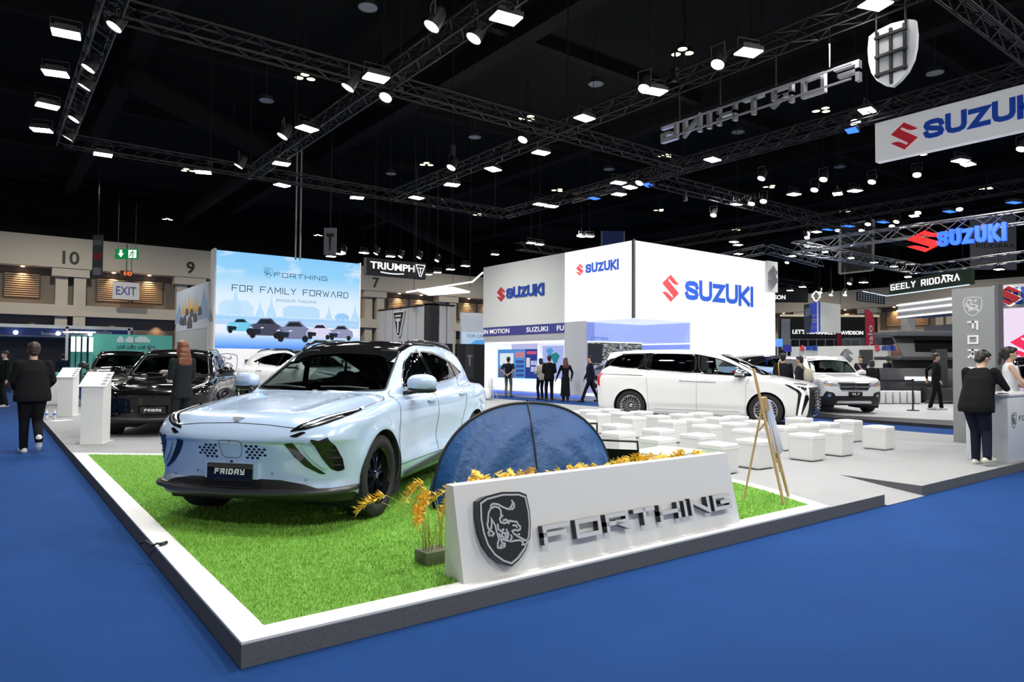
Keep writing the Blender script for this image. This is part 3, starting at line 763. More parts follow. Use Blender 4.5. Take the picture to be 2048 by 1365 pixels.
# ------------------------------------------------------------------ the pale blue SUV (and its black sister)
PF=dict(W=.93,z0=.72,spine=(-.25,2.75),xmid=.9,tyre_r=.36,track=.80,mid_f=-.25,
 top=[(-.98,.76),(-.90,.855),(-.78,.925),(-.5,.972),(0,1.035),(.5,1.075),(1.2,1.07),(2.2,1.11),(3.0,1.13),(3.6,1.10)],crown=.075,crown_p=2.6,
 hoodlines=[(-.8,.4,.50,.60,.018)],
 wplan=[(-1.0,.82),(-.7,.885),(-.3,.925),(.3,.915),(1.3,.90),(2.2,.915),(2.8,.935),(3.2,.915),(3.6,.84)],
 wsec=[(.2,-.07),(.3,-.03),(.42,-.012),(.6,0),(.8,.003),(.95,-.015),(1.05,-.05),(1.2,-.12)],
 dents=[(1.25,.58,.85,.15,-.042),(1.5,.40,.9,.08,.012),(-.3,.95,.5,.08,.01),(2.6,.92,.5,.1,.02)],flare=.022,
 nose=[(.2,-.84),(.28,-.90),(.33,-.91),(.42,-.885),(.60,-.912),(.70,-.938),(.735,-.960),(.755,-.957),(.80,-.935),(.90,-.86),(1.0,-.7)],
 nose_c=[(0,0),(.3,.012),(.6,.065),(.8,.14),(.92,.24),(1.0,.38)],
 tail=[(.2,3.40),(.35,3.56),(.6,3.63),(.9,3.64),(1.05,3.62),(1.2,3.5)],tail_c=[(0,0),(.5,.03),(.8,.12),(1,.28)],
 bot=[(-1,.27),(-.5,.22),(.5,.21),(2.5,.22),(3.6,.33)],
 roof=[(.5,1.42),(1.1,1.555),(1.6,1.60),(2.1,1.60),(2.8,1.545),(3.3,1.46)],rcrown=.035,
 cab=[(.9,.85),(1.1,.805),(1.3,.735),(1.45,.67),(1.6,.60)],cabx=[(.2,-.10),(.7,-.02),(1.4,0),(2.2,-.005),(2.9,-.075),(3.5,-.2)],
 ws=((.36,1.06),(1.10,1.50)),wsc=.06,rw=((3.12,1.52),(3.58,1.12)),rwc=.16,k_ws=.10,k_rw=.12,k_cs=.09,k_u=.035,
 arches=[(-.09,.36,.405),(2.715,.36,.405)],clad=[(-1,.30),(-.55,.30),(-.45,.25),(2.2,.25),(3.0,.35),(3.6,.42)])
F_WIN=[(.66,1.10),(.80,1.24),(.98,1.37),(1.22,1.462),(1.55,1.482),(1.92,1.462),(2.38,1.365),(2.80,1.235),(2.78,1.215),(2.30,1.165),(1.6,1.12),(.9,1.10)]
F_WS=[(-.2,1.07),(.60,1.075),(.70,1.085),(.66,1.20),(.585,1.44),(.56,1.475),(-.2,1.492)]
F_RW=[(-.2,1.16),(.56,1.16),(.50,1.42),(-.2,1.46)]
F_HOOD=[(-.905,-.3),(-.90,.2),(-.865,.50),(-.80,.60),(-.62,.76),(-.3,.80),(.2,.80),(.30,.76),(.40,.5),(.42,-.3)]
F_ROOF=[(.80,-.3),(.80,.53),(1.0,.585),(1.12,.60),(2.0,.60),(2.9,.54),(2.9,-.3)]
F_DOORS=[[(.36,.40),(.33,.75),(.36,1.00),(.50,1.085),(.60,1.5),(1.47,1.5),(1.44,.9),(1.47,.40)],
         [(1.47,.40),(1.44,.9),(1.47,1.5),(2.5,1.42),(2.42,1.05),(2.32,.80),(2.20,.55),(2.14,.40)]]
def friday(root, paint, res, detail=True, roofm=None, interior=True, gl=None, plate_text=True):
    C=build_car(root,PF,paint,res,glass_m=gl or GLASS_D,ws_glass=glass('windscreen_glass',(.55,.62,.60)),roof_m=roofm or GLOSSBLK,roof_split=F_ROOF,hood_poly=F_HOOD,doors=F_DOORS,lower_m=TRIM,
        windows=[F_WIN],ws_poly=F_WS,rw_poly=F_RW,interior=interior,wheel_kw=dict(style='y5'),dash=(.50,1.0,1.06,.68,TRIM,.36),seat_rows=[(1.35,False),(2.2,True)],
        win_trim=CHROME if detail else TRIM)
    P=lambda a,poly,name,m,**k:[C.patch(a,poly,name,m,root,mirror=sd,**k) for sd in(1,-1)]
    def L(a,pts,name='panel_gap',m=TRIM,**k):
        for sd in(1,-1): C.line(a,pts,name,m,root,mirror=sd,**k)
    seam=mat('seam_shadow_gap',(.03,.035,.04),.8)
    # pillars over the glass
    for (a,b,c_,d) in [((1.36,1.49),(1.46,1.49),(1.63,1.10),(1.50,1.10)),((2.34,1.385),(2.40,1.37),(2.52,1.15),(2.44,1.15))]:
        P('y',[a,b,c_,d],'window_pillar',GLOSSBLK,off=.004,res=.03)
    # seams
    L('f',[(0,.862),(.3,.852),(.52,.832),(.60,.862)],'hood_gap',seam,r=.0035)
    L('t',[(-.80,.60),(-.62,.755),(-.3,.80),(.2,.80),(.30,.76),(.34,.66)],'hood_gap',seam,r=.0035)
    for pts in [[(.36,.40),(.33,.75),(.36,1.00),(.50,1.085)],[(1.47,.40),(1.44,.9),(1.45,1.10)],[(2.42,1.15),(2.40,1.0),(2.32,.80),(2.20,.55),(2.14,.40)],[(.40,.385),(2.14,.385)]]:
        L('y',pts,'door_gap',seam,r=.0035)
    # headlamps
    hl=[(.485,.800),(.55,.855),(.64,.898),(.72,.932),(.815,.972),(.828,.95),(.82,.905),(.73,.860),(.61,.820)]
    P('f',hl,'headlamp',GLOSSBLK,off=.004,res=.012)
    P('f',[(.545,.824),(.59,.860),(.68,.898),(.79,.948),(.80,.938),(.69,.884),(.60,.844)],'lamp_strip',HEADL,off=.007,res=.01)
    P('f',[(.57,.828),(.66,.862),(.79,.918),(.795,.902),(.67,.848)],'lamp_lens',HEADL,off=.006,res=.01)
    P('f',[(.55,.842),(.66,.890),(.80,.956),(.805,.946),(.66,.876)],'running_lamp',DRL,off=.0085,res=.01)
    # ducts and side slots
    P('f',[(.50,.772),(.585,.805),(.63,.802),(.555,.762)],'air_duct',GLOSSBLK,off=.003,res=.01)
    P('f',[(.455,.712),(.525,.722),(.575,.64),(.655,.54),(.755,.458),(.70,.47),(.60,.53),(.52,.61)],'air_slot',GLOSSBLK,off=.003,res=.012)
    P('f',[(.655,.752),(.72,.735),(.775,.762),(.815,.69),(.845,.58),(.85,.49),(.815,.482),(.775,.505),(.72,.60)],'air_slot',GLOSSBLK,off=.003,res=.012)
    for (ya,za,yb,zb) in [(.70,.66,.815,.655),(.735,.60,.83,.59),(.765,.54,.838,.53)]:
        L('f',[(ya,za),(yb,zb)],'slot_fin',TRIM,r=.005,off=.006)
    P('f',[(.585,.715),(.645,.735),(.66,.69),(.71,.60),(.765,.515),(.73,.51),(.66,.58),(.61,.65)],'slot_bridge',paint,off=.014,res=.012)
    # honeycomb holes
    for r_ in range(5):
        for k in range(4):
            y0=.140+k*.044+(.022 if r_%2 else 0); z0=.686-r_*.0235
            if (r_ in(0,4) and k==3) : continue
            hx=[(y0+.0165*math.cos(a),z0+.0105*math.sin(a)) for a in np.arange(6)*PI/3]
            for sd in(1,-1): C.patch('f',hx,'grille_hole',GLOSSBLK,root,mirror=sd,off=.002,res=.006)
    # tow cap outline, camera, sensors
    cap=rounded([(-.10,.73),(.10,.73),(.10,.66),(.075,.588),(-.075,.588),(-.10,.66)],2,.15)
    C.line('f',[tuple(p) for p in cap],'tow_cap_gap',seam,root,r=.0025,closed=True,step=.02)
    C.patch('f',[(-.012,.568),(.012,.568),(.012,.548),(-.012,.548)],'front_camera',GLOSSBLK,root,off=.01,res=.006)
    for (y_,z_) in [(.34,.47),(.60,.42)]:
        for sd in(1,-1): C.patch('f',[(y_+.012*math.cos(a),z_+.012*math.sin(a)) for a in np.linspace(0,2*PI,10)],'parking_sensor',SILVER,root,mirror=sd,off=.003,res=.006)
    # lower mouth, lip
    mouth=[(-.76,.335),(-.60,.385),(-.40,.42),(0,.43),(.40,.42),(.60,.385),(.76,.335),(.5,.325),(0,.32),(-.5,.325)]
    C.patch('f',mouth,'lower_grille',TRIM,root,off=.003,res=.02)
    for k in range(4): C.line('f',[(-.28,.345+.02*k),(.28,.345+.02*k)],'grille_bar',GLOSSBLK,root,r=.004,off=.006)
    fa,fb=C.proj('f',[(y_,.312) for y_ in np.linspace(-.79,.79,37)]); sa,sb=C.proj('y',[(x_,.312) for x_ in np.linspace(-.50,-.64,5)])
    mi=np.array([1,-1,1.]); cp=np.vstack([sa*mi,fa,sa[::-1]]); cn=np.vstack([sb*mi,fb,sb[::-1]])
    mb=MB(); n=len(cp)
    for i in range(n):
        e=1-abs(i-(n-1)/2)/((n-1)/2); dz=.02*(1-e)
        p=Vector(cp[i]);q=Vector(cn[i]); q.z=0; q.normalize(); o_=.045*min(1,e*6)+.006
        mb.v += [tuple(p+q*.002+Vector((0,0,.03+dz))),tuple(p+q*o_+Vector((0,0,.018+dz))),tuple(p+q*o_*1.02+Vector((0,0,-.012+dz))),tuple(p-q*.05+Vector((0,0,-.045+dz)))]
    for i in range(n-1):
        for k in range(3): mb.f.append((i*4+k,(i+1)*4+k,(i+1)*4+k+1,i*4+k+1)); mb.mi.append(0)
    mb.build('front_lip',mat('lip_dark_grey',(.035,.037,.04),.35),root,smooth=True)
    # plate
    pv=C.proj('f',[(0,.48)])[0][0]; x0=pv[0]-.03
    mb=MB(); mb.b2((x0-.005,-.245,.425),(x0+.05,.235,.55)); mb.build('plate_holder',paint,root)
    pl=mbox('number_plate',(x0-.02,-.205,.418),(x0-.004,.205,.545),GLOSSBLK,root,.004)
    stroke_text('plate_lettering','FRIDAY',axes((x0-.0205,0,.482),(0,-1,0),(0,0,1)),mat('plate_white_print',(.85,.85,.86),.5),.045,.011,.002,pl,w=.27,gap=.012,shear=.12)
    # badge
    bv,bn=C.proj('t',[(-.84,0)]); bv=Vector(bv[0]); bn=Vector(bn[0]); M=axes(bv+bn*.003,(0,-1,0),bn.cross(Vector((0,-1,0))),bn)
    mb=MB(); mb.prism([(-.055,.018),(0,.026),(.055,.018),(.03,.004),(.018,-.02),(0,-.028),(-.018,-.02),(-.03,.004)],.008,0,M); mb.build('nose_badge',SILVER,root)
    # handles, mirrors, rails, sill cladding, wipers
    for (hx,hz) in [(1.24,.955),(2.25,.985)]:
        for sd in(1,-1):
            v=C.proj('y',[(hx,hz)])[0][0]; mb=MB(); mb.ell((hx,sd*(v[1]+.016),hz),(.115,.016,.02),16,8,0,None,.7); h=mb.build('door_handle',paint,root,smooth=True)
            mb=MB(); mb.ell((hx,sd*(v[1]+.001),hz-.006),(.10,.007,.035),16,8); mb.build('handle_cup',SILVER,h,smooth=True)
    mirror_pair(root,paint,(.70,.985,1.15),size=(.09,.15,.09),foot=(.58,.835,1.05))
    for sd in(1,-1):
        mb=MB(); mb.tube([(1.08,sd*.56,1.485),(1.2,sd*.57,1.545),(1.38,sd*.575,1.585),(2.2,sd*.57,1.60),(2.7,sd*.54,1.56),(2.9,sd*.52,1.50)],[.01,.018,.018,.018,.018,.01],8); mb.build('roof_rail',GLOSSBLK,root,smooth=True)
    sill=[(.46,.265),(.50,.30),(1.35,.36),(2.15,.425),(2.20,.38),(2.1,.31),(1.4,.27)]
    P('y',sill,'sill_cladding',mat('sill_grey',(.06,.063,.068),.5),off=.012,res=.03)
    for y0 in(.10,-.55):
        a=C.proj('w',[(y0-.0,1.085),(y0+.25,1.10),(y0+.5,1.095)])[0]; mb=MB(); mb.tube([Vector(v)+Vector((-.03,0,.015)) for v in a],.009,6); mb.build('wiper',TRIM,root,smooth=True)
    # tail lamps, side marker
    C.patch('r',[(-.80,.98),(.80,.98),(.80,.93),(-.80,.93)],'tail_lamp',RED,root,off=.004,res=.03)
    return C
PAINT_B=mat('paint_pale_blue',(.46,.60,.80),.26,.15,coat=1.0)
HERO=thing('suv_car','pale blue SUV with glossy black roof parked on the turf','car',(2.25,6.266,.128),math.radians(39.1),s=.988)
friday(HERO,PAINT_B,.02,gl=glass('window_glass_light',(.42,.47,.47)))
# ------------------------------------------------------------------ the other cars on the stand
PAINT_K=mat('paint_black',(.004,.004,.005),.10,.0,coat=.3,spec=.35)
PAINT_G=mat('paint_dark_grey',(.045,.046,.047),.25,.5,coat=1.0)
PAINT_W=mat('paint_white',(.80,.80,.80),.25,coat=.8)
def regen(root, src, swap):
    """a copy of all parts of src with some materials swapped"""
    def rec(o,par):
        c=o.copy(); c.data=o.data.copy() if any(m in swap for m in o.data.materials) else o.data
        COL.objects.link(c); c.parent=par
        if c.data is not o.data:
            for i,m in enumerate(c.data.materials):
                if m in swap: c.data.materials[i]=swap[m]
        for ch in o.children: rec(ch,c)
    for ch in src.children: rec(ch,root)
BLK=thing('suv_car','glossy black SUV beside the two white info stands','car',(2.66,14.27,.115),math.radians(67.8),s=.988)
friday(BLK,PAINT_K,.035)
GRY=thing('suv_car','dark grey SUV standing behind the black SUV, before the teal wall','car',(3.17,23.6,.115),math.radians(80),s=1.02)
regen(GRY,BLK,{PAINT_K:PAINT_G})
WHT=thing('suv_car','white SUV below the big picture screen, seen past the blue SUV','car',(8.3,19.6,.115),math.radians(108),s=1.07)
regen(WHT,BLK,{PAINT_K:PAINT_W})
# white people carrier
PM=dict(W=.96,z0=.80,spine=(-.3,3.2),xmid=1.2,xcab=1.6,tyre_r=.355,track=.83,mid_f=-.25,
 top=[(-1.02,.80),(-.95,.885),(-.8,.95),(-.5,1.015),(-.1,1.09),(.5,1.12),(1.5,1.12),(3,1.16),(4.0,1.12)],crown=.07,crown_p=2.6,
 wplan=[(-1.0,.86),(-.7,.925),(-.3,.955),(.5,.95),(2,.945),(3.1,.955),(3.7,.93),(4.1,.87)],
 wsec=[(.2,-.06),(.3,-.02),(.5,0),(.8,.003),(1.0,-.012),(1.15,-.04),(1.3,-.09)],dents=[(1.4,.35,1.2,.06,-.02)],flare=.012,
 nose=[(.2,-.93),(.3,-.98),(.5,-1.0),(.8,-1.0),(.88,-.97),(.95,-.85),(1.05,-.7)],nose_c=[(0,0),(.4,.02),(.7,.09),(.88,.2),(1.0,.36)],
 tail=[(.2,3.85),(.35,3.93),(.7,3.96),(1.0,3.95),(1.3,3.9)],tail_c=[(0,0),(.6,.02),(.85,.07),(1,.2)],
 bot=[(-1,.22),(-.5,.18),(3,.18),(4,.28)],
 roof=[(.2,1.42),(.7,1.55),(1.2,1.635),(2,1.69),(3,1.68),(3.75,1.62)],rcrown=.03,
 cab=[(.9,.90),(1.15,.87),(1.4,.80),(1.55,.74),(1.7,.68)],cabx=[(-.2,-.15),(.4,-.03),(1.2,0),(3,0),(3.7,-.04)],
 ws=((-.12,1.06),(.95,1.60)),wsc=.12,rw=((3.68,1.62),(3.90,1.15)),rwc=.08,k_ws=.10,k_rw=.05,k_cs=.08,k_u=.03,
 arches=[(0,.355,.395),(3.018,.355,.395)])
MPV=thing('people_carrier','long white people carrier with tinted windows behind the rows of cube stools','car',(14.203,8.983,.115),math.radians(115.1))
M_W1=[(.22,1.075),(.60,1.30),(1.0,1.46),(1.42,1.545),(1.46,1.545),(1.42,1.14),(.7,1.10)]
M_W2=[(1.50,1.15),(1.52,1.55),(2.0,1.575),(2.60,1.575),(2.72,1.22),(2.1,1.18)]
M_W3=[(2.78,1.22),(2.66,1.575),(3.25,1.55),(3.42,1.49),(3.62,1.31),(3.5,1.28)]
MC=build_car(MPV,PM,PAINT_W,.035,win_mats={0:GLASS_C},glass_m=GLASS_D,ws_glass=GLASS_C,doors=[[(.42,.28),(.40,.9),(.3,1.09),(.6,1.32),(1.48,1.57),(1.47,.28)],[(1.47,.28),(1.48,1.59),(2.62,1.60),(2.66,1.1),(2.60,.62),(2.56,.28)]],
  hood_poly=[(-.97,-.3),(-.93,.45),(-.8,.7),(-.3,.84),(.1,.84),(.05,.4),(-.02,-.3)],windows=[M_W1,M_W2,M_W3],ws_poly=[(-.2,1.10),(.70,1.11),(.72,1.16),(.66,1.50),(.6,1.555),(-.2,1.58)],rw_poly=[(-.2,1.2),(.68,1.2),(.62,1.5),(-.2,1.54)],
  wheel_kw=dict(style='loops',fin=SILVER),seat_rows=[(.95,False),(1.9,False)],seat_m=mat('seat_leather_cream',(.45,.42,.38),.5),dash=(-.05,.5,1.07,.76,TRIM,.36))
seam=mat('seam_pale_gap',(.25,.26,.27),.8); DGAP=mat('seam_shadow_gap',(.03,.035,.04),.8)
for sd in(1,-1):
    for pts in [[(1.475,.28),(1.475,1.12)],[(.42,.28),(.40,.9),(.33,1.05)],[(2.64,1.20),(2.60,.62),(2.56,.28)]]: MC.line('y',pts,'door_gap',seam,MPV,r=.004,mirror=sd)
    MC.line('y',[(1.05,.945),(1.86,.965)],'door_handle',SILVER,MPV,r=.012,off=.01,mirror=sd)
    MC.line('y',[(2.72,1.065),(3.72,1.085)],'chrome_spear',GLOSSBLK,MPV,r=.008,mirror=sd)
    MC.line('y',[(.55,.30),(2.45,.30)],'sill_crease',seam,MPV,r=.006,mirror=sd)
    MC.patch('y',[(3.70,1.10),(3.90,1.10),(3.90,.98),(3.84,.80),(3.79,.80),(3.80,1.0)],'tail_lamp',RED,MPV,off=.006,mirror=sd)
    MC.patch('y',[(3.86,.72),(3.92,.72),(3.92,.36),(3.86,.36)],'rear_reflector_trim',TRIM,MPV,off=.004,mirror=sd)
    for q in [[(1.38,1.14),(1.40,1.555),(1.56,1.565),(1.56,1.145)],[(2.55,1.19),(2.52,1.588),(2.74,1.585),(2.88,1.215)],[(3.38,1.50),(3.55,1.30),(3.78,1.18),(3.66,1.42)],[(.9,1.095),(.9,1.12),(3.4,1.275),(3.5,1.255)],[(1.3,1.535),(1.3,1.56),(2.6,1.595),(3.3,1.57),(3.3,1.54),(2.4,1.565)]]: MC.patch('y',q,'window_surround',GLOSSBLK,MPV,off=.003,mirror=sd,res=.03)
    # tall wing shaped lamps at the front corner
    MC.patch('y',[(-.42,.915),(-.36,.93),(-.60,.955),(-.80,.925),(-.80,.90),(-.60,.925)],'upper_lamp',HEADL,MPV,off=.004,mirror=sd,res=.012)
    MC.patch('y',[(-.38,.925),(-.45,.93),(-.67,.80),(-.72,.73),(-.63,.27),(-.60,.27),(-.655,.72),(-.62,.78)],'lamp_frame',GLOSSBLK,MPV,off=.005,mirror=sd,res=.012)
    MC.patch('y',[(-.50,.91),(-.55,.915),(-.74,.82),(-.765,.73),(-.69,.27),(-.655,.27),(-.725,.73),(-.70,.80)],'running_lamp',DRL,MPV,off=.006,mirror=sd,res=.012)
    MC.patch('y',[(-.60,.90),(-.80,.86),(-.85,.62),(-.72,.28),(-.70,.28),(-.79,.72),(-.765,.80)],'lamp_panel',GLOSSBLK,MPV,off=.004,mirror=sd,res=.012)
    for k in range(3): MC.patch('y',[(-.775-.022*k,.81),(-.787-.022*k,.81),(-.79-.022*k,.70),(-.778-.022*k,.70)],'fog_lamp',DRL,MPV,off=.008,mirror=sd,res=.008)
    # chrome teeth of the grille
    for k in range(8): MC.patch('f',[(.30,.80-.07*k),(.58,.785-.07*k),(.70,.755-.07*k),(.58,.75-.07*k),(.30,.765-.07*k)],'grille_tooth',CHROME,MPV,off=.025,mirror=sd,res=.02)
MC.patch('f',[(-.76,.86),(.76,.86),(.80,.22),(-.80,.22)],'grille',TRIM,MPV,off=.004,res=.03)
mirror_pair(MPV,CHROME,(.52,1.02,1.15),foot=(.42,.90,1.08))
# compact seven seater on the neighbouring stand
PX=dict(W=.89,z0=.78,spine=(-.2,2.7),xmid=.9,xcab=1.5,tyre_r=.335,track=.75,mid_f=-.2,
 top=[(-.9,.80),(-.85,.92),(-.7,1.0),(-.3,1.05),(.25,1.10),(1.2,1.08),(2.5,1.12),(3.5,1.1)],crown=.07,
 hoodlines=[(-.7,.3,.45,.5,.015)],
 wplan=[(-.9,.78),(-.6,.85),(-.2,.885),(1,.875),(2.6,.885),(3.3,.84),(3.5,.79)],wsec=[(.2,-.05),(.35,0),(.8,0),(1.0,-.02),(1.2,-.08)],flare=.025,
 nose=[(.2,-.76),(.35,-.82),(.6,-.84),(.85,-.83),(.95,-.76),(1.05,-.6)],nose_c=[(0,0),(.5,.03),(.8,.11),(1,.28)],
 tail=[(.2,3.35),(.5,3.45),(1,3.46),(1.3,3.42)],tail_c=[(0,0),(.6,.02),(1,.2)],bot=[(-1,.24),(0,.2),(3,.2),(3.6,.3)],
 roof=[(.5,1.42),(.95,1.585),(1.5,1.64),(2.5,1.635),(3.2,1.57)],rcrown=.03,
 cab=[(.9,.83),(1.1,.80),(1.4,.715),(1.6,.65)],cabx=[(.1,-.12),(.6,-.02),(1.5,0),(3,-.02),(3.4,-.08)],
 ws=((.28,1.07),(.98,1.56)),wsc=.09,rw=((3.2,1.58),(3.42,1.1)),k_ws=.08,k_rw=.06,arches=[(0,.335,.38),(2.74,.335,.38)],
 clad=[(-.9,.50),(-.5,.46),(-.36,.42),(.0,.36),(.38,.34),(2.3,.34),(2.8,.42),(3.5,.45)])
XL=thing('suv_car','white family car with chrome grille on the neighbouring stand','car',(19.75,10.25,.10),math.radians(52))
XC=build_car(XL,PX,PAINT_W,.035,glass_m=glass('window_glass_mid',(.25,.28,.28)),ws_glass=GLASS_C,lower_m=TRIM,windows=[[(.62,1.10),(.95,1.38),(1.15,1.49),(2.4,1.53),(3.05,1.46),(3.2,1.2),(2,1.13)]],
  ws_poly=[(-.2,1.12),(.64,1.13),(.66,1.18),(.58,1.49),(.5,1.525),(-.2,1.54)],rw_poly=[(-.2,1.2),(.6,1.2),(.55,1.5),(-.2,1.5)],hood_poly=[(-.82,-.3),(-.8,.4),(-.68,.66),(.1,.76),(.22,.5),(.26,-.3)],doors=[[(.30,.36),(.30,1.0),(.55,1.10),(.6,1.5),(1.4,1.56),(1.38,.36)],[(1.38,.36),(1.40,1.56),(2.4,1.56),(2.4,.9),(2.2,.36)]],
  wheel_kw=dict(style='five',fin=SILVER),dash=(.4,.85,1.08,.66,TRIM,.34),seat_rows=[(1.2,False),(2.0,True)])
for sd in(1,-1):
    XC.patch('f',[(.36,.80),(.55,.83),(.72,.90),(.80,.915),(.78,.80),(.64,.755),(.45,.765)],'headlamp',HEADL,XL,off=.005,mirror=sd,res=.015)
    XC.patch('f',[(.62,.79),(.74,.82),(.745,.79),(.64,.765)],'turn_lamp',mat('amber_lamp',(.8,.35,.05),.3),XL,off=.009,mirror=sd,res=.01)
    XC.patch('f',[(.48,.44),(.56,.58),(.74,.62),(.80,.5),(.70,.38),(.5,.36)],'fog_lamp_surround',TRIM,XL,off=.006,mirror=sd,res=.02)
    XC.patch('f',[(.66+.045*math.cos(a),.50+.045*math.sin(a)) for a in np.linspace(0,2*PI,14)[:-1]],'fog_lamp',HEADL,XL,off=.012,mirror=sd,res=.012)
    for (ax,az,ar) in PX['arches']: XC.line('y',[(ax+.41*math.cos(a),az+.41*math.sin(a)) for a in np.linspace(-.15,PI+.15,16)],'arch_cladding',TRIM,XL,r=.04,off=-.02,mirror=sd)
    mb=MB(); mb.tube([(1.0,sd*.6,1.56),(1.2,sd*.6,1.62),(2.9,sd*.58,1.61),(3.1,sd*.57,1.55)],.016,6); mb.build('roof_rail',SILVER,XL,smooth=True)
XC.patch('f',[(-.42,.86),(.42,.86),(.45,.78),(.36,.64),(-.36,.64),(-.45,.78)],'grille',TRIM,XL,off=.004,res=.03)
for (z_,w_) in [(.855,.46),(.745,.44),(.65,.36)]: XC.line('f',[(-w_,z_),(w_,z_)],'grille_bar',CHROME,XL,r=.016,off=.012)
XC.patch('f',[(-.45,.36),(.45,.36),(.5,.29),(-.5,.29)],'skid_plate',SILVER,XL,off=.02,res=.03)
XC.patch('f',[(-.50,.48),(.50,.48),(.55,.40),(-.55,.40)],'lower_grille',TRIM,XL,off=.006,res=.03)
prism_obj('maker_badge',s_emblem(),.012,axes((-.875,0,.745),(0,-1,0),(0,0,1)),CHROME,XL,(.13,.13))
pl=mbox('number_plate',(-.885,-.19,.49),(-.87,.19,.61),GLOSSBLK,XL,.003)
stroke_text('plate_lettering','XL7',axes((-.8855,0,.55),(0,-1,0),(0,0,1)),mat('plate_white_print',(.85,.85,.86),.5),.06,.016,.002,pl,w=.2,gap=.012,shear=.3)
mirror_pair(XL,PAINT_W,(.70,.94,1.13),foot=(.6,.82,1.06))
# light blue crossover and lavender crossover standing further back
def cross(label,loc,yaw,paint,roofm,s=1.0):
    r=thing('crossover_car',label,'car',loc,math.radians(yaw),s=s)
    P=dict(PF); P.update(dents=[(1.3,.55,.8,.12,-.02)],clad=[(-.95,.46),(-.4,.44),(2.3,.36),(3.6,.48)])
    C=build_car(r,P,paint,.05,glass_m=GLASS_D,ws_glass=glass('window_glass_mid',(.25,.28,.28)),roof_m=roofm,roof_split=[(.95,-.3),(.95,.72),(3.3,.72),(3.3,-.3)],hood_poly=F_HOOD,doors=F_DOORS,windows=[F_WIN],ws_poly=F_WS,rw_poly=F_RW,lower_m=TRIM,wheel_kw=dict(style='five',fin=SILVER),dash=(.5,1.0,1.06,.68,TRIM,.36))
    for sd in(1,-1):
        C.patch('f',[(.45,.83),(.6,.87),(.86,.95),(.84,.88),(.6,.81)],'headlamp',HEADL,r,off=.005,mirror=sd); C.patch('r',[(.5,1.0),(.82,1.02),(.82,.92),(.5,.92)],'tail_lamp',RED,r,off=.005,mirror=sd)
        for hx in(1.24,2.25): C.line('y',[(hx-.09,.97),(hx+.09,.97)],'door_handle',paint,r,r=.014,off=.014,mirror=sd)
    C.patch('f',[(-.5,.70),(.5,.70),(.44,.42),(-.44,.42)],'grille',TRIM,r,off=.004,res=.04)
    mirror_pair(r,paint,(.72,.985,1.155),foot=(.58,.835,1.05)); return r
PAINT_LB=mat('paint_light_blue',(.33,.50,.78),.3,.3,coat=1)
cross('light blue crossover with black roof behind two visitors on the neighbouring stand',(24.9,14.55,.20),165,PAINT_LB,GLOSSBLK,1.0)
cross('lavender crossover half hidden behind the tall grey pillar',(18.9,4.75,.10),35,mat('paint_lavender',(.42,.38,.52),.3,.4,coat=1),GLOSSBLK,1.0)
# ------------------------------------------------------------------ trusses, lamps, hanging signs
TRUSSM=mat('truss_black',(.012,.012,.012),.5,.3); TRUSSG=mat('truss_alu',(.35,.35,.36),.35,.8)
def truss(label,a,b,w=.29,m=None,group=None,cr=.024,nb=None):
    a=Vector(a);b=Vector(b);L=(b-a).length; t=(b-a).normalized(); q=Vector((-t.y,t.x,0)).normalized(); u=Vector((0,0,1))
    r=thing('lighting_truss',label,'truss',a,0,group); m=m or TRUSSM
    cs=[(q*sx*w/2+u*sz*w/2) for sx,sz in((-1,-1),(1,-1),(1,1),(-1,1))]
    for c in cs:
        mb=MB(); mb.tube([c,c+t*L],cr,6); mb.build('chord',m,r)
    n=nb or max(2,int(L/(w*1.25))); mb=MB()
    for k in range(4):
        c0=cs[k];c1=cs[(k+1)%4]
        for i in range(n):
            p=c0 if (i+k)%2 else c1; s=c1 if (i+k)%2 else c0
            mb.tube([p+t*(L*i/n),s+t*(L*(i+1)/n)],cr*.55,4,cap=False)
    mb.build('lattice',m,r); return r
Z=TRUSS_Z
for x,w_ in((1.4,'left edge of the turf stand'),(6.1,'blue SUV, running away over the stand'),(10.7,'cube stools, carrying the letters'),(15.3,'white people carrier')):
    truss('black box truss over the '+w_,(x,4.1,Z),(x,20.7,Z),group='trusses over the turf stand')
for y,w_ in((12.4,'middle of the turf stand'),(20.7,'far end of the turf stand'),(4.1,'front edge of the turf stand')):
    truss('black box truss crossing above the '+w_,(1.4,y,Z+.01),(15.3,y,Z+.01),group='trusses over the turf stand')
def tpx(label,p,q,z,m=None,w=.4,cr=.025): return truss(label,atz(*p,z),atz(*q,z),w,m,None,cr)
A7=7.6
truss('dark truss above the white hanging board',(19.7,2.0,8.5),(19.7,22,8.5),.35)
truss('dark truss crossing behind the white hanging board',(15.8,13.9,7.0),(34,13.9,7.0),.35)
truss('dark truss far above the white corner block',(26.5,2,7.3),(26.5,30,7.3),.35)
truss('dark truss over the far side of the white corner block',(20,26,7.0),(46,26,7.0),.35)
p1=atz(1592,495,6.3);p2=atz(2060,432,6.3);p3=atz(1838,540,6.3)
truss('grey aluminium truss carrying the red and blue letters',p1,p2,.42,TRUSSG,None,.03)
truss('grey aluminium truss running from the lettered truss corner to the back',p1,p3,.42,TRUSSG,None,.03)
truss('grey aluminium truss far back behind the red and blue letters',p3,atz(2060,512,6.3),.42,TRUSSG,None,.03)
truss('grey truss rising over the right end of the white corner block',atz(1395,527,7.2),atz(1534,498,7.2),.4,TRUSSG,None,.03)
truss('grey truss behind the chrome emblem of the white block',atz(1534,498,7.2),atz(1640,527,7.2),.4,TRUSSG,None,.03)
for (p,q) in(((980,330),(1500,180)),): pass
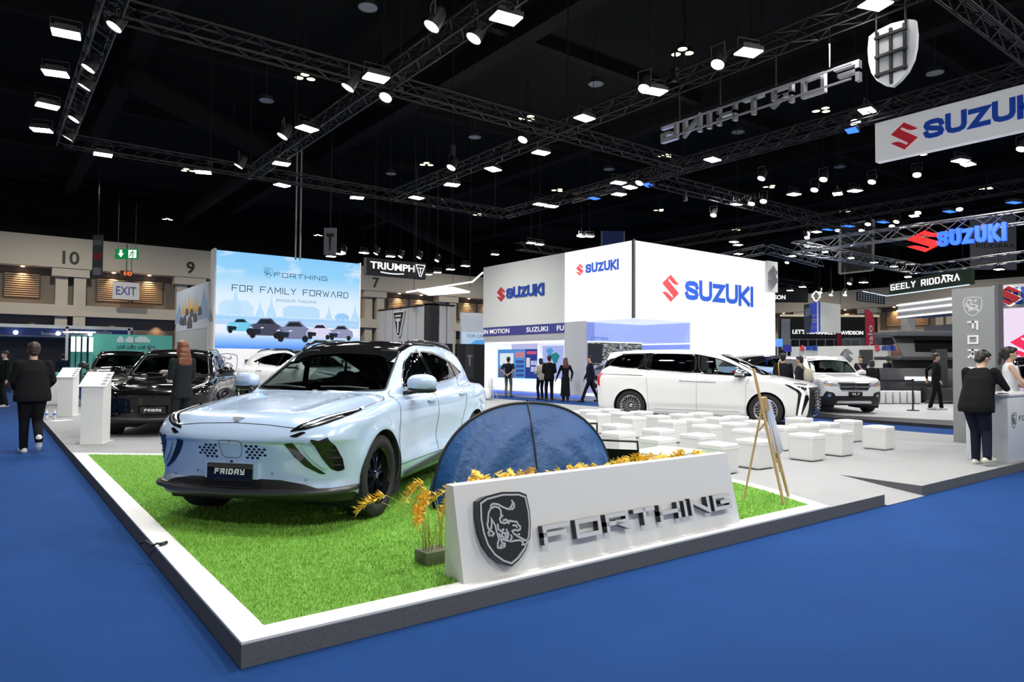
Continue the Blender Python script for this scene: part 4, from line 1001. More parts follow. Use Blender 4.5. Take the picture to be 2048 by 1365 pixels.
# hanger cables and poles
def cable(label,px,py,z0,z1,r=.02):
    p=atz(px,py,z0); o=thing('hanger_cable',label,'cable',(p.x,p.y,z0),0,'hanger cables'); mb=MB(); mb.tube([(0,0,0),(0,0,z1-z0)],r,6); mb.build('cable',STEEL_D,o); mb=MB(); mb.box((0,0,0),(.12,.12,.25)); mb.build('hoist',TRUSSM,o)
for (px,py) in((766,175),(1135,255),(1350,150),(500,350),(800,170),(590,290),(1370,395),(420,330),(215,40),(905,300)):
    cable('thin hanger cable from the dark roof to a truss'+{766:' crossing above the blue SUV',1135:' left of the turned letters',1350:' above the turned letters',500:' end left of the picture screen',800:' near the brightest lamp',590:' left of the two grey poles',1370:' above the white corner block',420:' above the picture screen left edge',215:' in the upper left corner',905:' above the triangle sign'}[px],px,py,7.15,14)
for (px,y0,y1,dep,nm) in((591,300,520,26,'left'),(600,300,520,26,'right')):
    p=atd(px,y1,dep); q=atd(px,y0,dep); mb=MB(); mb.tube([(p.x,p.y,p.z),(p.x,p.y,q.z)],.035,8); tag(mb.build('hanger_pole',TRUSSG),f'thin grey pole hanging behind the picture screen, {nm} of the pair','pole')
HOUS=mat('lamp_housing_black',(.02,.02,.02),.5); LENS=lamp_mat('flood_lens',(1,.99,.97),14); LENSB=lamp_mat('blue_lamp_lens',(.03,.12,1),3); LENSY=lamp_mat('hall_lamp_lens',(1,.93,.55),5); LENSC=lamp_mat('par_lens',(.97,.98,1),16)
def proto_flood():
    r=thing('flood_lamp','','lamp')
    mb=MB(); mb.box((0,0,.05),(.36,.26,.06)); mb.box((0,0,.10),(.26,.16,.05)); mb.build('housing',HOUS,r)
    mb=MB(); mb.box((0,0,.012),(.34,.24,.016)); mb.build('lens',LENS,r)
    mb=MB(); mb.tube([(-.19,0,.05),(-.19,0,.22),(.19,0,.22),(.19,0,.05)],.012,6); mb.build('bracket',HOUS,r); return r
def proto_par(l):
    r=thing('spot_lamp','','lamp'); M=Matrix.Rotation(.5,4,'Y')
    mb=MB(); mb.lathe([(.05,.26),(.09,.2),(.105,.0),(.105,-.03)],16,0,M,True,False); mb.build('housing',HOUS,r,smooth=True)
    mb=MB(); mb.lathe([(.098,-.012),(.098,-.02)],16,0,M); mb.build('lens',l,r)
    mb=MB(); mb.tube([(0,-.12,.08),(0,-.12,.3),(0,.12,.3),(0,.12,.08)],.012,6); mb.build('bracket',HOUS,r); return r
def proto_hall():
    r=thing('hall_lamp','','lamp')
    for k in range(3):
        a=k*2*PI/3; mb=MB(); mb.lathe([(.13,.0),(.13,.06),(.06,.18)],14,0,Matrix.Translation((.2*math.cos(a),.2*math.sin(a),0)),False,True); mb.build('housing',HOUS,r)
        mb=MB(); mb.lathe([(.125,.005),(.125,.015)],14,0,Matrix.Translation((.2*math.cos(a),.2*math.sin(a),0))); mb.build('lens',LENSY,r)
    mb=MB(); mb.tube([(0,0,.15),(0,0,1.6)],.02,6); mb.build('stem',HOUS,r); return r
def proto_dome():
    r=thing('dome_lamp','','lamp'); mb=MB(); mb.lathe([(.06,.28),(.22,.2),(.28,.02)],20,0,None,True,False); mb.build('shade',mat('dome_shade_grey',(.16,.16,.16),.3,.7),r,smooth=True)
    mb=MB(); mb.lathe([(.26,.03),(.2,.06)],20); mb.build('diffuser',mat('dome_glass_off',(.25,.26,.26),.2),r); mb=MB(); mb.tube([(0,0,.28),(0,0,2.0)],.015,6); mb.build('stem',HOUS,r); return r
def proto_blue():
    r=thing('blue_lamp','','lamp'); mb=MB(); mb.box((0,0,.05),(.42,.22,.08)); mb.build('housing',HOUS,r); mb=MB(); mb.box((0,0,.005),(.40,.20,.012)); mb.build('lens',LENSB,r); return r
PRO={'f':proto_flood(),'p':proto_par(LENSC),'y':proto_hall(),'d':proto_dome(),'b':proto_blue()}; PUSE=dict.fromkeys(PRO,False)
LAB={'f':('white flood lamp panel','flood lamps on the trusses'),'p':('round white spot lamp','spot lamps on the trusses'),'y':('cluster of three yellowish hall lamps under the dark roof','yellow hall lamps'),'d':('unlit round dome lamp under the dark roof','unlit dome lamps'),'b':('small glowing blue stage lamp on a far truss','blue stage lamps')}
def lamp(k,px,py,z,where='',s=1.0,rz=None):
    o=PRO[k] if not PUSE[k] else copy_tree(PRO[k]); PUSE[k]=True
    o.location=atz(px,py,z); o.rotation_euler=(0,0,(rz if rz is not None else random.uniform(-.4,.4))); o.scale=(s,s,s)
    tag(o,(LAB[k][0]+' '+where).strip(),'lamp',LAB[k][1])
    if k=='b' or any(q in where for q in('neighbouring','far trusses','sign')):
        mb=MB(); mb.tube([(0,0,.12),(0,0,(14.05-z)/s)],.007,5); mb.build('hanger_rod',STEEL_D,o)
    return o
NEAR=[('f',132,70),('f',111,149),('f',95,214),('f',83,262),('p',230,51),('p',178,135),('p',170,172),('p',149,237),('p',137,275)]
for k,x,y in NEAR: lamp(k,x,y,6.75,'on the truss over the left edge of the stand',1.15)
for k,x,y in [('f',206,311),('f',406,346),('p',478,331),('f',563,329),('f',564,372),('f',714,397),('f',904,371),('f',833,397),('f',986,340),('p',903,334)]: lamp(k,x,y,6.75,'on the cross truss at the far end of the stand',1.2)
for k,x,y in [('f',752,158),('p',772,193),('p',697,173),('f',614,259),('p',566,271),('p',865,50),('p',949,74),('f',1012,39)]: lamp(k,x,y,6.75,'on the long truss above the blue SUV',1.25)
for k,x,y in [('p',1289,176),('f',1311,185),('f',1169,238),('p',1046,278),('f',1082,307),('p',1436,127),('f',1497,107),('f',1751,11)]: lamp(k,x,y,6.8,'on the truss carrying the turned letters',1.15)
for k,x,y in [('f',1237,367),('f',1260,376),('p',1279,365),('f',1238,390),('f',1425,321),('f',1080,410),('f',1103,414)]: lamp(k,x,y,6.8,'on the truss above the white people carrier',1.15)
for k,x,y in [('p',1711,244),('f',1734,223),('p',1523,356),('p',1647,358),('p',1629,379),('p',1527,402),('p',1503,407),('f',1588,390),('f',1675,389),('f',1710,383),('p',1744,363),('p',1834,349),('f',1921,323),('f',1936,330),('p',2043,297),('f',1473,410),('p',1427,430)]: lamp(k,x,y,7.0,'on the trusses of the neighbouring stand',1.1)
for k,x,y in [('p',1836,425),('p',1919,418),('p',1793,443),('p',1784,452),('p',1736,448),('p',1723,461),('p',1675,460),('p',1614,475),('f',1805,455),('f',1633,465),('f',1828,433),('f',1477,509),('f',1585,513),('p',1574,525),('f',1650,505),('f',1702,517),('f',1748,526),('f',1788,534),('f',1618,494),('f',1476,491),('f',1468,485),('f',1062,487),('f',1079,490),('f',990,510),('f',1163,474),('f',1179,474)]: lamp(k,x,y,7.0,'on the far trusses at the right',1.05)
for k,x,y in [('p',1699,567),('f',1727,566),('f',1816,555),('f',1895,552),('f',1998,540),('p',1690,590),('f',1580,582),('f',1605,575),('p',1640,585),('p',1662,590)]: lamp(k,x,y,5.6,'above the far black and green sign boards',1.1)
for k,x,y in [('f',662,514),('f',678,509),('p',687,505),('f',728,507),('p',752,507),('f',781,514),('p',801,513),('p',838,515),('p',874,521),('f',931,533),('f',901,540),('f',875,546),('f',856,550)]: lamp(k,x,y,6.2,'around the black hanging triangle sign',1.1)
for x,y in [(467,277),(375,341),(335,439),(610,155),(853,329),(636,471),(957,430),(1365,105),(1056,237),(1332,312),(1116,381),(1319,421),(1473,460),(1645,221),(1840,309),(1540,374),(1974,377),(1690,423)]: lamp('y',x,y,12.2,'',1.25)
for x,y in [(736,17),(533,203),(950,276),(782,349),(1192,170),(1218,340),(1476,266),(1870,148),(1680,335)]: lamp('d',x,y,12.0,'',1.1)
for x,y in [(1296,371),(1186,397),(1657,460),(1697,453),(1766,445),(1899,424),(2028,406),(1703,261)]: lamp('b',x,y,7.0,'',1.2)
# --- letters of the stand seen from behind, hung under the truss
ALU=mat('letter_aluminium',(.36,.36,.38),.3,.7); LETB=mat('letter_back_white',(.75,.75,.78),.5)
y0=atx(1705,140,10.7); y1=atx(1328,255,10.7)
M=axes((10.7,(y0.y+y1.y)/2,(y0.z+y1.z)/2-.08),(0,1,0),(0,0,1))   # reads correctly from the far side
LET=thing('hanging_letters','row of open metal letters hung under a truss, seen from behind','sign',(0,0,0))
stroke_text('letter','FORTHING',M,ALU,.33,.06,.10,LET,w=abs(y1.y-y0.y)+.2,gap=.16,per_letter='letter')
for f in(.1,.35,.65,.9):
    yy=y0.y+(y1.y-y0.y)*f; mb=MB(); mb.tube([(10.72,yy,M.translation.z+.2),(10.72,yy,Z-.1)],.012,6); mb.build('hanger_rod',TRUSSM,LET)
for dz in(.12,-.12):
    mb=MB(); mb.bar((10.66,y0.y,M.translation.z+dz),(10.66,y1.y,M.translation.z+dz),.03,.03); mb.build('back_rail',ALU,LET)
SB=thing('hanging_shield','white shield board with black frame bars, seen from behind, under a truss','sign',(0,0,0))
c=atx(1783,110,10.7); hs=atx(1783,46,10.7).z-atx(1783,173,10.7).z; wsd=abs(atx(1734,110,10.7).y-atx(1832,110,10.7).y)
Ms=axes(c,(0,-1,0),(0,0,1)); prism_obj('shield_back',[SHIELD],.08,Ms@Matrix.Translation((0,0,-.08)),LETB,SB,(wsd/.89,hs))
mb=MB()
for x_ in(-.28,0,.28): mb=MB(); mb.prism([(x_*wsd*1.0-.02,-hs*(.45 if x_==0 else .30)),(x_*wsd+.02,-hs*(.45 if x_==0 else .30)),(x_*wsd+.02,hs*.42),(x_*wsd-.02,hs*.42)],.04,0,Ms); mb.build('frame_bar',TRUSSM,SB)
for z_ in(.33,.03,-.26): mb=MB(); mb.prism([(-.33*wsd,z_*hs-.02),(.33*wsd,z_*hs-.02),(.33*wsd,z_*hs+.02),(-.33*wsd,z_*hs+.02)],.04,0,Ms,.01); mb.build('frame_bar',TRUSSM,SB)
for x_ in(-.3,.3): mb=MB(); p=Ms@Vector((x_*wsd,.4*hs,.02)); mb.tube([p,(p.x,p.y,Z-.1)],.015,6); mb.build('hanger_rod',TRUSSM,SB)
# --- white hanging board of the neighbouring stand
BLU=mat('print_blue',(.015,.07,.42),.5); REDP=mat('print_red',(.62,.03,.05),.5)
a=atx(1750,246,20.0); b=atx(1750,325,20.0); e=atx(2120,150,20.0)
BD=thing('hanging_board','long white hanging board with red emblem and blue lettering','sign',(0,0,0))
hz=a.z-b.z; zc=(a.z+b.z)/2; L=a.y-e.y+1.6
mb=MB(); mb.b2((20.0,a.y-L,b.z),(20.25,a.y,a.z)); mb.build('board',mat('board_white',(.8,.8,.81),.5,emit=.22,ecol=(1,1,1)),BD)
def on_x(px,py,X): p=atx(px,py,X); return p
c=on_x(1809,269,20.0); prism_obj('red_emblem',s_emblem(),.03,axes((19.995,c.y,zc-.02),(0,-1,0),(0,0,1)),mat('print_red_lit',(.62,.03,.05),.5,emit=.15,ecol=(.8,.03,.06)),BD,(hz*.68*.9,hz*.66))
c0=on_x(1848,255,20.0); heavy_text('lettering','SUZUKI',axes((19.995,c0.y,zc-hz*.22),(0,-1,0),(0,0,1)),mat('print_blue_lit',(.015,.07,.42),.5,emit=.12,ecol=(.02,.1,.7)),w=hz*2.45,h=hz*.44,depth=.03,parent=BD,left=True)
for f in(.15,.5): mb=MB(); mb.tube([(20.1,a.y-L*f,a.z),(20.1,a.y-L*f,8.4)],.02,6); mb.build('hanger_rod',TRUSSM,BD)
# --- red and blue letters on the aluminium truss
RB=thing('truss_letters','red emblem and glowing blue letters mounted on a grey truss','sign',(0,0,0))
t=(p2-p1).normalized(); 
def on_line(px): # point of the vertical plane through p1,p2 seen at px
    d=ray(px,470); n=Vector((-t.y,t.x,0)); return EYE+d*((p1-EYE).dot(n)/d.dot(n))
n_=Vector((t.y,-t.x,0)); 
c=on_line(1857); dd=(c-EYE).length; zc_=zat(1857,485,c); Mx=axes((c.x,c.y,zc_),t,(0,0,1)); k=dd/FPX
sc_=1/max(.3,abs(t.dot(Vector((_r.x,_r.y,0)))))
prism_obj('red_emblem',s_emblem(),.12,Mx@Matrix.Translation((0,0,.25)),mat('sign_red_lit',(.6,.01,.01),.4,emit=1.0,ecol=(.9,.02,.02)),RB,(34*k*sc_,36*k))
ca,cb=on_line(1882),on_line(2020); c=(ca+cb)/2; zc_=(zat(1882,480,ca)+zat(2020,467,cb))/2; k=(c-EYE).length/FPX
heavy_text('lettering','SUZUKI',axes((c.x,c.y,zc_),t,(0,0,1))@Matrix.Translation((0,0,.25)),mat('sign_blue_lit',(.01,.05,.6),.4,emit=1.6,ecol=(.02,.10,1)),w=Vector((cb.x-ca.x,cb.y-ca.y)).length,h=25*k,depth=.12,parent=RB)
# ------------------------------------------------------------------ things on the turf stand
def on_plane(px,py,P,n):
    d=ray(px,py); return EYE+d*((Vector(P)-EYE).dot(n)/d.dot(n))
# --- wedge sign
SX0,SX1=2.335,5.14; zt=.70
SIGN=thing('wedge_sign','white wedge shaped sign block with black lion shield and silver letters','sign',((SX0+SX1)/2,3.65,PH))
prof=[(3.55,PH+.012),(3.77,PH+.012),(3.77,zt),(3.685,zt)]
mb=MB(); mb.add([(SX0-(SX0+SX1)/2,y-3.65,z-PH) for y,z in prof]+[(SX1-(SX0+SX1)/2,y-3.65,z-PH) for y,z in prof],[(0,1,2,3),(7,6,5,4),(0,4,5,1),(1,5,6,2),(2,6,7,3),(3,7,4,0)])
mb.build('block',mat('sign_white_gloss',(.68,.685,.68),.25),SIGN)
up=Vector((0,.135,zt-PH-.012)).normalized(); outw=Vector((1,0,0)).cross(up); P0=Vector((0,3.55,PH+.012))
inv=Matrix.Translation(-Vector(((SX0+SX1)/2,3.65,PH)))
def sl(px,py): p=on_plane(px,py,P0,outw); return p
c=sl(1003,1059); hh=(sl(1003,984)-sl(1003,1136)).length*.98; ww=(sl(953,1059)-sl(1056,1059)).length
Ms=inv@axes(c-outw*.01,(1,0,0),up,outw)
BLKACR=mat('acrylic_black',(.012,.014,.016),.08); LINEG=mat('emblem_silver_line',(.55,.56,.58),.3,.4)
shield_at(Ms,hh,BLKACR,LINEG,SIGN,depth=.07,ratio=ww/hh,lw=.012)
a=sl(1078,1062); b=sl(1450,1010); cl=(sl(1090,1031)-sl(1090,1064)).length
LSIL=mat('letter_silver',(.72,.72,.74),.2,.4); LBLK=mat('letter_black_side',(.012,.012,.013),.2)
ls,W=stroke_word('FORTHING',.125,.030,.075,1.0,0)
Lw=(b-a).length; lo,hi=.3,3
for _ in range(30):
    xs=(lo+hi)/2; _,W=stroke_word('FORTHING',.125,.030,.05,xs,0)
    if W>Lw: hi=xs
    else: lo=xs
ls,W=stroke_word('FORTHING',.125,.030,.05,xs,0); mid=(a+b)/2
for ch,l in ls:
    mb=MB(); strokes(mb,l,.030,.045,inv@axes(mid+outw*.012,(1,0,0),up,outw)@Matrix.Translation((-W/2,-.0625-.0,0))); f=mb.build('sign_letter',LBLK,SIGN)
    mb=MB(); strokes(mb,l,.0295,.006,inv@axes(mid+outw*.057,(1,0,0),up,outw)@Matrix.Translation((-W/2,-.0625-.0,0))); mb.build('letter_face',LSIL,f)
# --- ornamental grasses
STALK=mat('stalk_yellow_green',(.55,.52,.12),.7); HEADM=mat('seed_head_orange',(1.0,.60,.09),.7,noise=(60,.2)); POT=mat('planter_olive',(.13,.15,.09),.7)
def stalk_mesh(bend,L,r=.0035):
    mb=MB(); pts=[Vector((bend*(t**2),0,L*(t-.12*t*t*abs(bend)*3))) for t in np.linspace(0,1,9)]
    mb.tube(pts,[r*(1-.6*t) for t in np.linspace(0,1,9)],5); return mb,pts
def seed_mesh(seed):
    rr=random.Random(seed); mb=MB(); L=.20
    for k in range(90):
        t=rr.random(); c=Vector((L*t,0,-.35*L*t*t)); a=rr.random()*2*PI; d=Vector((rr.uniform(.5,1.2),math.cos(a)*.7,math.sin(a)*.7)).normalized(); l=.035+.035*rr.random(); w=.006
        s_=d.orthogonal().normalized()*w; q=c+d*l; m_=c+d*l*.5
        mb.add([c,m_+s_,q,m_-s_],[(0,1,2,3)])
    mb.tube([(0,0,0),(L*.5,0,-.09*L),(L,0,-.35*L)],.003,4); return mb
SEEDS=[]
def grass_plant(label,x,y,rz,n,heads,Hh,spread,box=(.22,.14,.10),z=PH+.01,heads_low=False,kind=0):
    t=thing('ornamental_grass',label,'plant',(x,y,z),rz)
    mbox('planter',(-box[0]/2,-box[1]/2,0),(box[0]/2,box[1]/2,box[2]),POT,t,.004)
    for k in range(n):
        a=random.uniform(0,2*PI) if kind==0 else PI+.35+random.gauss(0,.55); bend=random.uniform(.05,spread); L=Hh*random.uniform(.75,1.12)
        mb,pts=stalk_mesh(bend,L); o=mb.build('stalk',STALK,t,smooth=True); o.location=(random.uniform(-.4,.4)*box[0],random.uniform(-.3,.3)*box[1],box[2]); o.rotation_euler=(0,0,a)
        if k<heads:
            mb=seed_mesh(k); s=mb.build('seed_head',HEADM,o); s.location=pts[-1]; s.rotation_euler=(0,random.uniform(.0,.6),0)
    return t
random.seed(11)
grass_plant('yellow ornamental grass in an olive planter at the left end of the sign',atz(866,1128,PH).x,atz(866,1128,PH).y,.05,17,8,.46,.34,(.20,.15,.09),kind=1)
gx=[(2.75,'nearest the black shield'),(3.1,'second from the left behind the sign'),(3.5,'third from the left behind the sign'),(3.85,'fourth from the left behind the sign'),(4.15,'before the black camp chair'),(4.45,'right of the camp chair'),(4.8,'second from the right behind the sign'),(5.12,'at the right end of the sign')]
for i,(x,l) in enumerate(gx):
    grass_plant('orange seed heads of ornamental grass '+l,x,4.03,random.uniform(-.2,.2),17,13,.43,.12,(.26,.15,.10))
# --- tent
TENT=mat('tent_blue_nylon',(.010,.062,.20),.42,bump=(14,.5,.02)); TENTB=mat('tent_black_piping',(.01,.01,.011),.6)
TA=Vector((3.27,5.50,PH+.012)); TB=Vector((5.05,4.98,PH+.012)); mid=(TA+TB)/2; ax=(TB-TA).normalized(); fr=Vector((ax.y,-ax.x,0)); hw=(TB-TA).length/2; TH=zat(1046,806,mid)-PH-.012
TN=thing('pop_up_tent','small blue pop-up tent with black piping on the turf beside the SUV','tent',mid,math.atan2(ax.y,ax.x))
def hoop(s): # s in -1..1 -> local x,z of the arch
    a=PI/2*s; x=math.copysign(abs(math.sin(a))**.92,s)*hw; z=TH*(max(0,math.cos(a))**.80); return x,z
def panel(sgn,depth,bulge):
    mb=MB(); nu,nv=60,28
    def fn(u,v):
        s=-1+2*u; x,z=hoop(s); zz=z*(1-v); out=depth*v+bulge*math.sin(PI*v)*(1-abs(s)**3)
        out*=(1-abs(s)**4)
        wr=.012*math.sin(9*u*PI+6*v)*math.sin(PI*v)*math.sin(PI*u)+.008*math.sin(31*u+17*v+3*math.sin(5*v))*math.sin(PI*v)+.006*math.sin(14*v-22*abs(u-.5)*2+2*math.sin(7*u))*math.sin(PI*v)
        return Vector((x*(1-.02*v),-sgn*(out+wr),max(zz,.002)))
    mb.quadgrid(fn,nu,nv); return mb
panel(1,.30,.06).build('front_panel',TENT,TN,smooth=True); panel(-1,.75,.10).build('rear_panel',TENT,TN,smooth=True)
mb=MB(); mb.tube([(hoop(s)[0],0,hoop(s)[1]) for s in np.linspace(-1,1,49)],.014,8); mb.build('hoop_piping',TENTB,TN,smooth=True)
mb=MB(); mb.tube([(0,-(.30*v+.06*math.sin(PI*v))-.006,TH*(1-v)+.004) for v in np.linspace(0,1,14)],.008,6); mb.build('seam_piping',TENTB,TN,smooth=True)
mb=MB(); mb.tube([(0,0,TH),(0,0,TH+.03)],.008,6); mb.build('peak_loop',TENTB,TN)
# --- low camp chairs
FAB=mat('chair_black_canvas',(.010,.010,.010),.9,spec=.1); TUB=mat('chair_black_tube',(.012,.012,.013),.35)
def camp_chair(label,x,y,rz,top,w=.46,patch=False):
    t=thing('camp_chair',label,'chair',(x,y,PH+.012),rz,'camp chairs behind the tent'); h=top-PH-.012
    for sy in(-1,1):
        mb=MB(); mb.tube([(.16,sy*w/2,0),(-.04,sy*w/2,.22),(-.20,sy*w/2,h)],.011,8); mb.build('back_post',TUB,t,smooth=True)
        mb=MB(); mb.tube([(-.22,sy*w/2,0),(.22,sy*w/2,.27)],.011,8); mb.build('front_leg',TUB,t,smooth=True)
    mb=MB(); mb.tube([(-.20,-w/2-.01,h),(-.20,w/2+.01,h)],.012,8); mb.build('top_rail',TUB,t,smooth=True)
    mb=MB(); mb.quadgrid(lambda u,v:Vector((-.06-.125*v+.03*math.sin(PI*u)*-1,-w/2+w*u,.20+(h-.09-.20)*v)),8,6); mb.build('backrest',FAB,t,smooth=True)
    mb=MB(); mb.quadgrid(lambda u,v:Vector((-.06+.28*v,-w/2+w*u,.20+.06*v-.04*math.sin(PI*u)*math.sin(PI*v))),8,6); mb.build('seat',FAB,t,smooth=True)
    if patch:
        mb=MB(); mb.prism([(-.035,-.016),(.035,-.016),(.035,.016),(-.035,.016)],.003,0,axes((-.19,.09,h-.15),(0,-1,0),(-.27,0,.96))); mb.build('leather_patch',mat('patch_leather_orange',(.55,.16,.06),.6),t)
    return t
cv=math.radians(52.86)
camp_chair('black camp chair with an orange leather patch, farther from the sign',6.02,6.55,cv-.14,.72,.5,True)
camp_chair('black camp chair nearest the sign, beside the tent',5.68,5.52,cv-.35,.62,.52)
# folding table behind the sign
TT=thing('camp_table','low white folding table with pale green top behind the sign','table',(6.22,5.28,PH+.01),.15)
mbox('table_top',(-.36,-.27,.33),(.36,.27,.352),WHITE,TT,.006); mbox('table_mat',(-.30,-.21,.352),(.30,.21,.355),mat('mat_pale_green',(.42,.50,.40),.5),TT)
for sx in(-1,1):
    for sy in(-1,1): mb=MB(); mb.tube([(sx*.30,sy*.22,0),(sx*.28,sy*.20,.33)],.012,6); mb.build('leg',WHITE,TT)
# --- easel with a picture
WOOD=mat('easel_pine',(.50,.33,.16),.55,noise=(14,.2)); 
EZ=thing('easel','wooden tripod easel standing on the turf corner by the grey platform','easel',(6.24,3.95,PH+.012))
E1,E2,E3=atz(1488,1000,PH)-Vector((6.24,3.95,PH)),atz(1568,1013,PH)-Vector((6.24,3.95,PH)),atz(1577,996,PH)-Vector((6.24,3.95,PH))
apex=Vector((6.24,3.95,0)); topz=zat(1507,735,apex)-PH-.012
top=atd(1507,735,(6.24*_f.x+3.95*_f.y)); 
def dpx(px,py): # a point at the easel's own depth
    return atd(px,py,Vector((6.2,3.98)).dot(Vector((_f.x,_f.y))))-Vector((6.24,3.95,PH+.012))
tp=dpx(1507,738); j1=dpx(1527,800)
for e,nm in((E1,'leg'),(E2,'leg'),(E3,'leg')):
    mb=MB(); st=tp if nm=='leg' and e is E2 else j1; mb.bar(st,e,.026,.018); mb.build('leg',WOOD,EZ)
mb=MB(); mb.bar(dpx(1526,795),dpx(1532,822),.07,.05); mb.build('head_block',WOOD,EZ)
mb=MB(); mb.bar(dpx(1518,862),dpx(1537,838),.015,.015); mb.build('brace',WOOD,EZ)
mb=MB(); mb.bar(dpx(1548,918),dpx(1562,930),.03,.02); mb.bar(dpx(1554,905),dpx(1562,945),.02,.02); mb.build('lower_ledge',WOOD,EZ)
PIC=thing('easel_picture','pale blue landscape picture leaning on the wooden easel, seen almost edge on','picture',(6.24,3.95,PH+.012))
q=[dpx(1528,800),dpx(1541,802),dpx(1565,903),dpx(1550,917)]
vd=Vector((_f.x,_f.y,0)); _d0=Vector((6.2,3.98)).dot(Vector((_f.x,_f.y))); _o=Vector((6.24,3.95,PH+.012)); tilt=[q[0]-vd*.03,atd(1541,801,_d0+.38)-_o,atd(1567,902,_d0+.38)-_o,q[3]-vd*.03]
n=(tilt[1]-tilt[0]).cross(tilt[3]-tilt[0]).normalized()*.012
mb=MB(); mb.add(tilt+[p+n for p in tilt],[(0,1,2,3),(7,6,5,4),(0,4,5,1),(1,5,6,2),(2,6,7,3),(3,7,4,0)]); 
pm=bpy.data.materials.new('picture_sky_gradient'); pm.use_nodes=True; nt=pm.node_tree; tc=nt.nodes.new('ShaderNodeTexCoord'); sp=nt.nodes.new('ShaderNodeSeparateXYZ'); cr=nt.nodes.new('ShaderNodeValToRGB'); nt.links.new(tc.outputs['Generated'],sp.inputs[0]); nt.links.new(sp.outputs[2],cr.inputs[0]); nt.links.new(cr.outputs[0],nt.nodes['Principled BSDF'].inputs['Base Color'])
cr.color_ramp.elements[0].color=(.35,.35,.36,1); cr.color_ramp.elements[1].color=(.30,.40,.68,1); e=cr.color_ramp.elements.new(.45); e.color=(.62,.66,.74,1)
mb.build('picture_panel',pm,PIC)
# --- cube stools
LEA=mat('stool_white_leather',(.64,.64,.64),.45); FOOTB=mat('stool_foot_black',(.02,.02,.02),.6)
STO={5.35:[7.3,8.05,9.33,10.2,11.5],6.2:[7.12,7.97,9.2,10.1,10.75,11.4,12.2],7.0:[7.25,8.07,9.27,9.97,10.67,11.95],7.87:[8.1,9.42,10.03,10.68,11.25],8.77:[8.15,9.46,10.08,10.76,11.38],9.7:[9.45,10.12,10.68],10.57:[9.46,10.06,10.65]}
bm=bmesh.new(); bmesh.ops.create_cube(bm,size=.36); bmesh.ops.bevel(bm,geom=bm.edges[:],offset=.028,segments=4,profile=.6,affect='EDGES')
bmesh.ops.subdivide_edges(bm,edges=[e for e in bm.edges if e.calc_length()>.2],cuts=4,use_grid_fill=True)
for v in bm.verts:
    v.co.z+=.19
    if v.co.z>.33: v.co.z+=.016*max(0,1-(v.co.x/.17)**2)*max(0,1-(v.co.y/.17)**2)
sm=bpy.data.meshes.new('cushion'); bm.to_mesh(sm); bm.free(); sm.materials.append(LEA); sm.shade_smooth()
fm=MB(); 
for sx in(-.13,.13):
    for sy in(-.13,.13): fm.box((sx,sy,.007),(.04,.04,.014))
fmo=fm.build('stool_foot',FOOTB); fmesh=fmo.data; bpy.data.objects.remove(fmo)
seamb=MB(); seamb.tube([(sx*.181,sy*.181,.318) for sx,sy in((-.9,-1),(.9,-1),(1,-.9),(1,.9),(.9,1),(-.9,1),(-1,.9),(-1,-.9))],.0035,5,closed=True); so=seamb.build('seam',LEA); seamm=so.data; bpy.data.objects.remove(so)
ordw=['first','second','third','fourth','fifth','sixth','seventh']
for ri,(yy,xs_) in enumerate(STO.items()):
    for ci,xx in enumerate(xs_):
        o=thing('cube_stool',f'white leather cube stool, {ordw[ci]} from the left in the {ordw[ri]} row from front','stool',(xx+random.uniform(-.02,.02),yy+random.uniform(-.02,.02),PH),random.uniform(-.05,.05),'white cube stools')
        put(bpy.data.objects.new('cushion',sm),o); put(bpy.data.objects.new('seam',seamm),o); f=put(bpy.data.objects.new('stool_foot',fmesh),o); f['kind']='stuff'
# --- info stands, bottles, leaflet
PAPER=mat('paper_white',(.8,.8,.8),.6); INK=mat('ink_grey',(.25,.26,.28),.6); KW=mat('stand_white',(.72,.725,.71),.5)
def info_stand(label,x,y,rz):
    t=thing('info_stand',label,'info stand',(x,y,PH),rz)
    mbox('base',(-.20,-.17,0),(.27,.17,.03),KW,t,.004)
    mb=MB(); mb.add([(-.20,-.16,.03),(.13,-.16,.03),(.13,.16,.03),(-.20,.16,.03),(-.20,-.16,.92),(.13,-.16,1.13),(.13,.16,1.13),(-.20,.16,.92)],[(3,2,1,0),(4,5,6,7),(0,1,5,4),(1,2,6,5),(2,3,7,6),(3,0,4,7)]); mb.build('pedestal',KW,t)
    M=axes((-.035,0,1.028),(0,-1,0),(.33,0,.21)); 
    mb=MB(); mb.prism([(-.20,-.21),(.20,-.21),(.20,.21),(-.20,.21)],.012,0,M); mb.build('display_board',PAPER,t)
    for k in range(4): mb=MB(); mb.prism([(.11,.16-.09*k),(.18,.16-.09*k),(.18,.10-.09*k),(.11,.10-.09*k)],.001,0,M,.0125); mb.build('printed_picture',INK,t)
    for k in range(9): mb=MB(); mb.prism([(-.17,.15-.035*k),(.05,.15-.035*k),(.05,.145-.035*k),(-.17,.145-.035*k)],.001,0,M,.0125); mb.build('printed_line',mat('ink_pale',(.55,.56,.6),.6),t)
    return t
k1=atz(180,890,PH); k2=atz(128,834,PH); 
fc=math.atan2(k1.y,k1.x)
info_stand('white info stand nearest the turf, beside the black SUV',k1.x+.1,k1.y+.16,fc-.35)
info_stand('white info stand farther back, beside the dark grey SUV',k2.x+.1,k2.y+.16,fc-.35)
WATER=glass('bottle_plastic',(.86,.9,.92)); 
